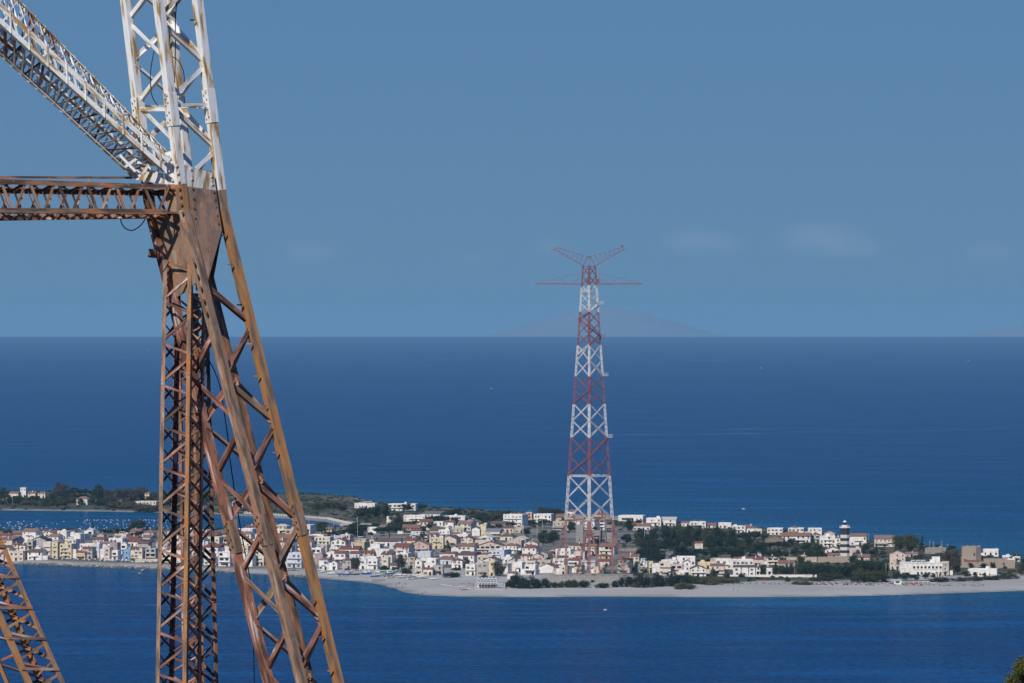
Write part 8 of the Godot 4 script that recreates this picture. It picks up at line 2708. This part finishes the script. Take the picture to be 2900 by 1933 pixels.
	boat("grey open boat on the narrow beach", "*", -249.6, -4146.8, 35, 0.92, "grey", false)
	boat("white open boat on the narrow beach, sixth~", "*", -244.5, -4141.6, 35, 0.98, "white", false)
	boat("blue open boat on the narrow beach, second~", "*", -239.6, -4137.4, 150, 0.89, "blue", false)
	boat("green open boat on the narrow beach, second~", "*", -234.5, -4132.3, 25, 1.07, "green", false)
	boat("white open boat on the narrow beach @2", "*", -229.5, -4127.5, 25, 0.99, "white", false)
	boat("grey cabin boat @2", "*", -224.6, -4122.7, 25, 1.02, "grey", true)
	boat("grey open boat on the beach, first~", "*", -168.2, -4056.9, 43, 0.95, "grey", false)
	boat("white open boat on the beach, first~", "*", -164.5, -4050.4, 126, 0.99, "white", false)
	boat("blue open boat on the beach", "*", -161.1, -4048.8, 51, 0.86, "blue", false)
	boat("green open boat @2", "*", -157.5, -4043.9, 70, 0.88, "green", false)
	boat("white open boat on the beach, second~", "*", -154.0, -4040.3, 112, 0.90, "white", false)
	boat("white open boat on the beach, third~", "*", -150.9, -4049.1, 98, 1.03, "white", false)
	boat("grey open boat on the beach, second~", "*", -146.9, -4032.5, 116, 0.97, "grey", false)
	boat("grey open boat on the beach, third~", "*", -143.7, -4035.3, 88, 1.00, "grey", false)
	boat("grey open boat on the beach, fourth~", "*", -139.8, -4020.0, 60, 0.97, "grey", false)
	boat("green open boat on the beach, first~", "*", -136.5, -4023.0, 59, 1.04, "green", false)
	boat("white open boat on the beach, fourth~", "*", -132.7, -4010.0, 103, 1.07, "white", false)
	boat("green open boat on the beach, second~", "*", -129.2, -4003.8, 115, 1.07, "green", false)
	boat("white open boat on the beach, fifth~", "*", -126.3, -4019.4, 58, 1.03, "white", false)
	boat("white open boat on the beach, sixth~", "*", -122.7, -4011.2, 108, 1.14, "white", false)
	boat("grey open boat on the beach, fifth~", "*", -119.2, -4007.1, 114, 1.03, "grey", false)
	boat("white open boat drawn up on the beach, first~", "*", -140.0, -4019.4, 105, 1.00, "white", false)
	boat("white open boat drawn up on the beach, second~", "*", -132.9, -4001.2, 75, 1.30, "white", false)
	boat("grey open boat drawn up on the beach, first~", "*", -128.7, -4007.8, 105, 1.00, "grey", false)
	boat("blue open boat drawn up on the beach, first~", "*", -124.7, -3991.4, 60, 1.30, "blue", false)
	boat("blue cabin boat drawn up on the beach, first~", "*", -120.0, -3984.7, 105, 1.30, "blue", true)
	boat("white open boat drawn up on the beach, third~", "*", -124.6, -3972.5, 120, 1.00, "white", false)
	boat("white open boat drawn up on the beach, fourth~", "*", -120.8, -3969.4, 120, 0.90, "white", false)
	boat("dark open boat drawn up on the beach, first~", "*", -114.0, -3980.4, 75, 1.20, "dark", false)
	boat("blue cabin boat drawn up on the beach, second~", "*", -106.2, -3982.5, 75, 1.50, "blue", true)
	boat("white open boat drawn up on the beach, fifth~", "*", -106.3, -4005.6, 35, 1.30, "white", false)
	boat("blue open boat drawn up on the beach, second~", "*", -99.0, -3952.0, 105, 1.20, "blue", false)
	boat("grey open boat drawn up on the beach, second~", "*", -94.8, -3958.6, 75, 1.10, "grey", false)
	boat("wood open boat drawn up on the beach", "*", -93.0, -3968.0, 105, 1.10, "wood", false)
	boat("blue cabin boat drawn up on the beach, third~", "*", -89.2, -3973.6, 120, 1.50, "blue", true)
	boat("blue cabin boat drawn up on the beach, fourth~", "*", -88.5, -3985.2, 75, 1.20, "blue", true)
	boat("dark open boat drawn up on the beach, second~", "*", -89.4, -3949.0, 120, 1.20, "dark", false)
	boat("white open boat drawn up on the beach, sixth~", "*", -87.4, -3934.9, 120, 1.30, "white", false)
	boat("white cabin boat drawn up on the beach, first~", "*", -98.6, -3993.9, 35, 1.20, "white", true)
	boat("green open boat drawn up on the beach, first~", "*", -92.8, -3999.5, 75, 1.60, "green", false)
	boat("green open boat drawn up on the beach, second~", "*", -86.8, -3997.0, 120, 1.50, "green", false)
	boat("white open boat drawn up on the beach, seventh~", "*", -82.5, -3955.8, 35, 1.30, "white", false)
	boat("white open boat drawn up on the beach, eighth~", "*", -78.5, -3954.0, 35, 1.30, "white", false)
	boat("grey open boat drawn up on the beach, third~", "*", -79.0, -3928.8, 60, 1.20, "grey", false)
	boat("white open boat drawn up on the beach, ninth~", "*", -75.2, -3934.0, 120, 1.40, "white", false)
	boat("white open boat drawn up on the beach, eleventh~", "*", -72.0, -3943.6, 60, 1.70, "white", false)
	boat("white open boat drawn up on the beach, tenth~", "*", -71.8, -3908.8, 120, 1.30, "white", false)
	boat("white cabin boat drawn up on the beach, second~", "*", -70.1, -3950.3, 60, 1.30, "white", true)
	boat("white open boat drawn up on the beach, twelfth~", "*", -66.6, -3913.0, 120, 1.30, "white", false)
	boat("white open boat drawn up on the beach, thirteenth~", "*", -65.9, -3928.4, 75, 1.10, "white", false)
	boat("blue open boat drawn up on the beach, third~", "*", -62.2, -3914.3, 75, 1.10, "blue", false)
	boat("grey open boat drawn up on the beach, fourth~", "*", -59.8, -3912.9, 60, 1.00, "grey", false)
	boat("white open boat drawn up on the beach, fourteenth~", "*", -56.7, -3899.2, 75, 1.10, "white", false)
	boat("white open boat drawn up on the beach, fifteenth~", "*", -53.8, -3901.6, 105, 1.00, "white", false)
	boat("white open boat beside the beach pavilion, first~", "*", -48.4, -3817.6, 60, 0.85, "white", false)
	boat("white open boat beside the beach pavilion, second~", "*", -44.0, -3805.6, 60, 0.85, "white", false)
	boat("white open boat beside the beach pavilion, third~", "*", -39.6, -3785.1, 90, 0.85, "white", false)
	boat("white open boat beside the beach pavilion, fifth~", "*", -36.8, -3787.4, 60, 0.85, "white", false)
	boat("white open boat beside the beach pavilion, seventh~", "*", -34.5, -3790.1, 60, 0.85, "white", false)
	boat("white open boat beside the beach pavilion, fourth~", "*", -37.6, -3771.1, 110, 0.85, "white", false)
	boat("white open boat beside the beach pavilion, sixth~", "*", -34.7, -3762.2, 110, 0.85, "white", false)
	boat("red open boat beside the beach pavilion", "*", -32.8, -3753.9, 110, 0.85, "red", false)
	boat("white open boat beside the beach pavilion, eighth~", "*", -31.0, -3760.0, 60, 0.85, "white", false)
	boat("white open boat beside the beach kiosk, first~", "*", 283.0, -3841.3, 80, 0.90, "white", false)
	boat("white open boat beside the beach kiosk, second~", "*", 287.3, -3841.9, 80, 0.90, "white", false)
	boat("white open boat beside the beach kiosk, third~", "*", 290.7, -3836.2, 80, 0.90, "white", false)
	boat("blue open boat beside the beach kiosk", "*", 293.1, -3842.7, 80, 0.90, "blue", false)
	boat("white open boat beside the beach kiosk, fourth~", "*", 294.8, -3825.2, 80, 0.90, "white", false)
	boat("small white motorboat alone on the open sea between the pylons", "", -55.8, -14871.9, 80, 1.10, "white", true, 0.0)
	boat("distant white boat on the open sea to seaward of the pine wood", "", 963.9, -21145.2, 95, 1.50, "white", true, 0.0)
	boat("distant white boat seen past the slender rusty upright", "", -2212.9, -33228.1, 90, 1.80, "white", true, 0.0)
	boat("distant white boat on the open sea to seaward of the fort", "", 2067.1, -24744.4, 90, 1.60, "white", true, 0.0)
	boat("tiny white boat just off the far coast houses", "", 229.5, -5418.9, 80, 0.70, "white", true, 0.0)
	car("red car parked alone on the sand track behind the beach", 177.6, -3852.2, 5, Color(0.35, 0.015, 0.02), 1)
	car("dark car parked in front of the yellow house and bare tree", -11.8, -3885.5, 20, Color(0.03, 0.03, 0.035), 1.05)
	car("white van parked at the edge of the dark shrubs", -1.7, -3880.8, 15, Color(0.72, 0.72, 0.72), 1.4)
	car("dark car under the row of trees facing the beach", 192.7, -3910.1, 0, Color(0.05, 0.055, 0.07), 1)
	car("dark blue car at the white wall under the trees", 206.3, -3911.8, 0, Color(0.02, 0.03, 0.06), 1)
	car("black car parked beside the dark blue car under trees", 211.0, -3912.4, 0, Color(0.03, 0.03, 0.03), 1)
	car("grey car in front of the white chalet", 133.3, -3899.9, 0, Color(0.12, 0.13, 0.14), 1)
	car("silver car on the quay at the far waterfront", -396.9, -4267.0, 20, Color(0.4, 0.4, 0.4), 1)
	car("pale van on the quay beside the silver car", -386.0, -4257.0, 10, Color(0.6, 0.6, 0.6), 1.5)
	car("silver car beside the dark car below the bare tree", -15.2, -3886.5, 20, Color(0.55, 0.55, 0.56), 1)
	car("maroon car on the road in front of grey house", -19.6, -3909.4, 15, Color(0.08, 0.02, 0.02), 1)
	car("grey car behind the boats next to bushy shrub", -83.6, -4008.9, 30, Color(0.3, 0.32, 0.35), 1)
	car("pale car behind the boats below white flat houses", -110.3, -4025.3, 20, Color(0.6, 0.6, 0.62), 1)
	car("navy car behind the boats below the grey house", -121.6, -4036.9, 20, Color(0.04, 0.05, 0.1), 1)
	car("dark car on the quay below the yellow house", -349.2, -4225.4, 15, Color(0.05, 0.05, 0.06), 1)
	car("red car on the quay below the pink house", -318.6, -4207.1, 10, Color(0.45, 0.03, 0.03), 1)
	car("white car in front of the low peach house", 148.7, -3898.4, 0, Color(0.65, 0.65, 0.65), 1)
	car("silver car at the sandy lane by palm trees", 262.2, -3879.2, 5, Color(0.5, 0.5, 0.52), 1)
	car("grey car in the yard of a white house", 105.3, -3934.9, 5, Color(0.4, 0.41, 0.42), 1)
	car("grey car crossing the lake causeway", -166.0, -5090.9, 10, Color(0.3, 0.3, 0.32), 1)
	tag(fit("person", shared.person, M.skin, self, Vector3(-80.1, ground(-80.1, -3864.4) - 0.02, -3864.4), Vector3.ONE, 130), "person in dark clothes standing with another near the waterline", "person", "people on the beach")
	tag(fit("person", shared.person, M.skin, self, Vector3(-79.5, ground(-79.5, -3863.7) - 0.02, -3863.7), Vector3.ONE, 86), "person in dark clothes, second of the pair near the waterline", "person", "people on the beach")
	tag(fit("person", shared.person, M.skin, self, Vector3(-81.5, ground(-81.5, -3851.1) - 0.02, -3851.1), Vector3.ONE, 23), "person walking by the curved waterline below the boats", "person", "people on the beach")
	tag(fit("person", shared.person, M.skin, self, Vector3(-75.0, ground(-75.0, -3848.6) - 0.02, -3848.6), Vector3.ONE, 160), "person on the sand a little apart from the standing pair", "person", "people on the beach")
	tag(fit("person", shared.person, M.skin, self, Vector3(-76.6, ground(-76.6, -3828.1) - 0.02, -3828.1), Vector3.ONE, 93), "person alone on the sand below the standing pair", "person", "people on the beach")
	tag(fit("person", shared.person, M.skin, self, Vector3(-61.1, ground(-61.1, -3733.3) - 0.02, -3733.3), Vector3.ONE, 216), "person strolling at the water edge of the beach point", "person", "people on the beach")
	tag(fit("person", shared.person, M.skin, self, Vector3(-59.6, ground(-59.6, -3746.2) - 0.02, -3746.2), Vector3.ONE, 46), "person just behind the stroller at the beach point", "person", "people on the beach")
	tag(fit("person", shared.person, M.skin, self, Vector3(151.5, ground(151.5, -3740.9) - 0.02, -3740.9), Vector3.ONE, 43), "person walking along the wide beach below the terraced row", "person", "people on the beach")
	tag(fit("person", shared.person, M.skin, self, Vector3(154.4, ground(154.4, -3733.6) - 0.02, -3733.6), Vector3.ONE, 60), "person following a short way behind on the wide beach", "person", "people on the beach")
	tag(fit("person", shared.person, M.skin, self, Vector3(58.1, ground(58.1, -3759.4) - 0.02, -3759.4), Vector3.ONE, 47), "person in dark clothes on the beach below the retaining wall", "person", "people on the beach")
	pole("mast", "slender pale mast @5", "pole", 105.0, -4329.6, 17.7, false, "poles and masts of the town")
	pole("mast", "slender pale mast @4", "pole", 19.9, -4320.2, 18.4, false, "poles and masts of the town")
	pole("utility_pole", "pale utility pole on the far coast @5", "pole", 26.3, -4736.7, 14.6, true, "poles and masts of the town")
	pole("utility_pole", "pale utility pole among the houses, second~", "pole", 17.4, -4236.1, 3.7, true, "poles and masts of the town")
	pole("utility_pole", "pale utility pole on the far coast @7", "pole", 299.2, -4582.3, 6.5, true, "poles and masts of the town")
	pole("utility_pole", "pale utility pole among the houses, twelfth~", "pole", 266.2, -3888.7, 10.8, true, "poles and masts of the town")
	pole("utility_pole", "pale utility pole among the houses, thirteenth~", "pole", 270.3, -3917.5, 9.9, true, "poles and masts of the town")
	pole("utility_pole", "pale utility pole among the houses, fourth~", "pole", 112.3, -3808.2, 8.9, true, "poles and masts of the town")
	pole("utility_pole", "pale utility pole among the houses @5", "pole", 22.4, -3800.2, 4.2, true, "poles and masts of the town")
	pole("utility_pole", "pale utility pole among the houses, seventh~", "pole", 202.9, -4260.8, 5.8, true, "poles and masts of the town")
	pole("utility_pole", "pale utility pole among the houses, eighth~", "pole", 210.0, -4249.9, 4.7, true, "poles and masts of the town")
	pole("utility_pole", "pale utility pole among the houses, tenth~", "pole", 216.0, -4252.2, 4.2, true, "poles and masts of the town")
	pole("utility_pole", "pale utility pole among the houses, fifth~", "pole", 167.9, -4152.6, 5.1, true, "poles and masts of the town")
	pole("utility_pole", "pale utility pole among the houses, ninth~", "pole", 203.0, -4078.3, 5.5, true, "poles and masts of the town")
	pole("utility_pole", "pale utility pole among the houses, sixth~", "pole", 188.1, -4167.2, 5.2, true, "poles and masts of the town")
	pole("utility_pole", "pale utility pole among the houses, eleventh~", "pole", 202.4, -3915.4, 9.7, true, "poles and masts of the town")
	pole("mast", "slender pale mast on the far coast, first~", "pole", -235.4, -4675.0, 27.7, false, "poles and masts of the town")
	pole("utility_pole", "pale utility pole on the far coast, sixth~", "pole", -159.1, -4875.8, 5.4, true, "poles and masts of the town")
	pole("utility_pole", "pale utility pole on the far coast, seventh~", "pole", -141.9, -4988.7, 6.8, true, "poles and masts of the town")
	pole("utility_pole", "pale utility pole on the far coast, fourth~", "pole", -338.6, -4759.7, 8.8, true, "poles and masts of the town")
	pole("utility_pole", "pale utility pole on the far coast, third~", "pole", -337.5, -4707.4, 4.7, true, "poles and masts of the town")
	pole("utility_pole", "pale utility pole on the far coast, first~", "pole", -434.8, -4762.1, 4.4, true, "poles and masts of the town")
	pole("utility_pole", "pale utility pole on the far coast, second~", "pole", -429.3, -4761.9, 4.1, true, "poles and masts of the town")
	pole("utility_pole", "pale utility pole across the lake, third~", "pole", -440.6, -5462.1, 6.1, true, "poles and masts of the town")
	pole("utility_pole", "pale utility pole across the lake, first~", "pole", -505.6, -5467.5, 6.8, true, "poles and masts of the town")
	pole("utility_pole", "pale utility pole across the lake, second~", "pole", -499.8, -5467.2, 6.1, true, "poles and masts of the town")
	pole("utility_pole", "pale utility pole across the lake @1", "pole", -412.9, -5421.8, 6.7, true, "poles and masts of the town")
	pole("utility_pole", "pale utility pole among the houses, fifteenth~", "pole", 340.3, -4413.5, 7.0, true, "poles and masts of the town")
	pole("utility_pole", "pale utility pole among the houses, fourteenth~", "pole", 340.6, -4454.6, 6.2, true, "poles and masts of the town")
	pole("utility_pole", "pale utility pole among the houses, sixteenth~", "pole", 352.5, -4482.3, 6.1, true, "poles and masts of the town")
	pole("utility_pole", "pale utility pole on the far coast @8", "pole", 360.0, -4514.0, 3.1, true, "poles and masts of the town")
	pole("utility_pole", "pale utility pole among the houses, seventeenth~", "pole", 369.0, -4481.9, 3.1, true, "poles and masts of the town")
	pole("utility_pole", "pale utility pole on the far coast, ninth~", "pole", 376.6, -4514.0, 2.7, true, "poles and masts of the town")
	pole("utility_pole", "pale utility pole on the far coast, eighth~", "pole", 375.5, -4514.0, 2.7, true, "poles and masts of the town")
	pole("utility_pole", "pale utility pole among the houses, eighteenth~", "pole", 388.6, -4460.7, 2.4, true, "poles and masts of the town")
	pole("utility_pole", "pale utility pole among the houses, nineteenth~", "pole", 392.8, -4460.7, 2.0, true, "poles and masts of the town")
	pole("utility_pole", "pale utility pole on the far coast, fifth~", "pole", -272.0, -4766.1, 10.5, true, "poles and masts of the town")
	pole("utility_pole", "pale utility pole among the houses, first~", "pole", -14.3, -4169.0, 5.7, true, "poles and masts of the town")
	pole("utility_pole", "pale utility pole among the houses, third~", "pole", 17.5, -4236.1, 3.1, true, "poles and masts of the town")
	pole("mast", "slender pale mast on the far coast, second~", "pole", -170.7, -4593.3, 16.2, false, "poles and masts of the town")
	pole("mast", "slender pale mast @3", "pole", -125.0, -4423.4, 22.4, false, "poles and masts of the town")
	pavilion(Vector3(-15.1, 2.7, -3754.0))
	kiosk(Vector3(269.2, 3.2, -3812.3))
	var pil := thing("pilings", "row of dark old timber pilings at the waterline below the boats", "pilings", Vector3(-95.6, 0.8, -3910.7))
	for k in 14:
		slab(pil, "pile", Vector3(-4.5 + k * 0.7, -1.0, -0.2 - (k % 3) * 0.9), Vector3(-4.2 + k * 0.7, 1.3 + 0.3 * sin(k * 2.3), 0.1 - (k % 3) * 0.9), M.bark)
	gull(Vector3(15.0, 141.2, -880.0), 100.0)
	var arch := thing("gate_pillars", "two pale gate pillars at the edge of the beach between school and fort", "gate", Vector3(301.7, 3.8, -3878.2))
	slab(arch, "pillar", Vector3(-1.0, -0.4, -0.6), Vector3(-0.2, 4.0, 0), M.wall_cream)
	slab(arch, "pillar", Vector3(0.5, -0.4, -0.6), Vector3(1.3, 4.0, 0), M.wall_cream)
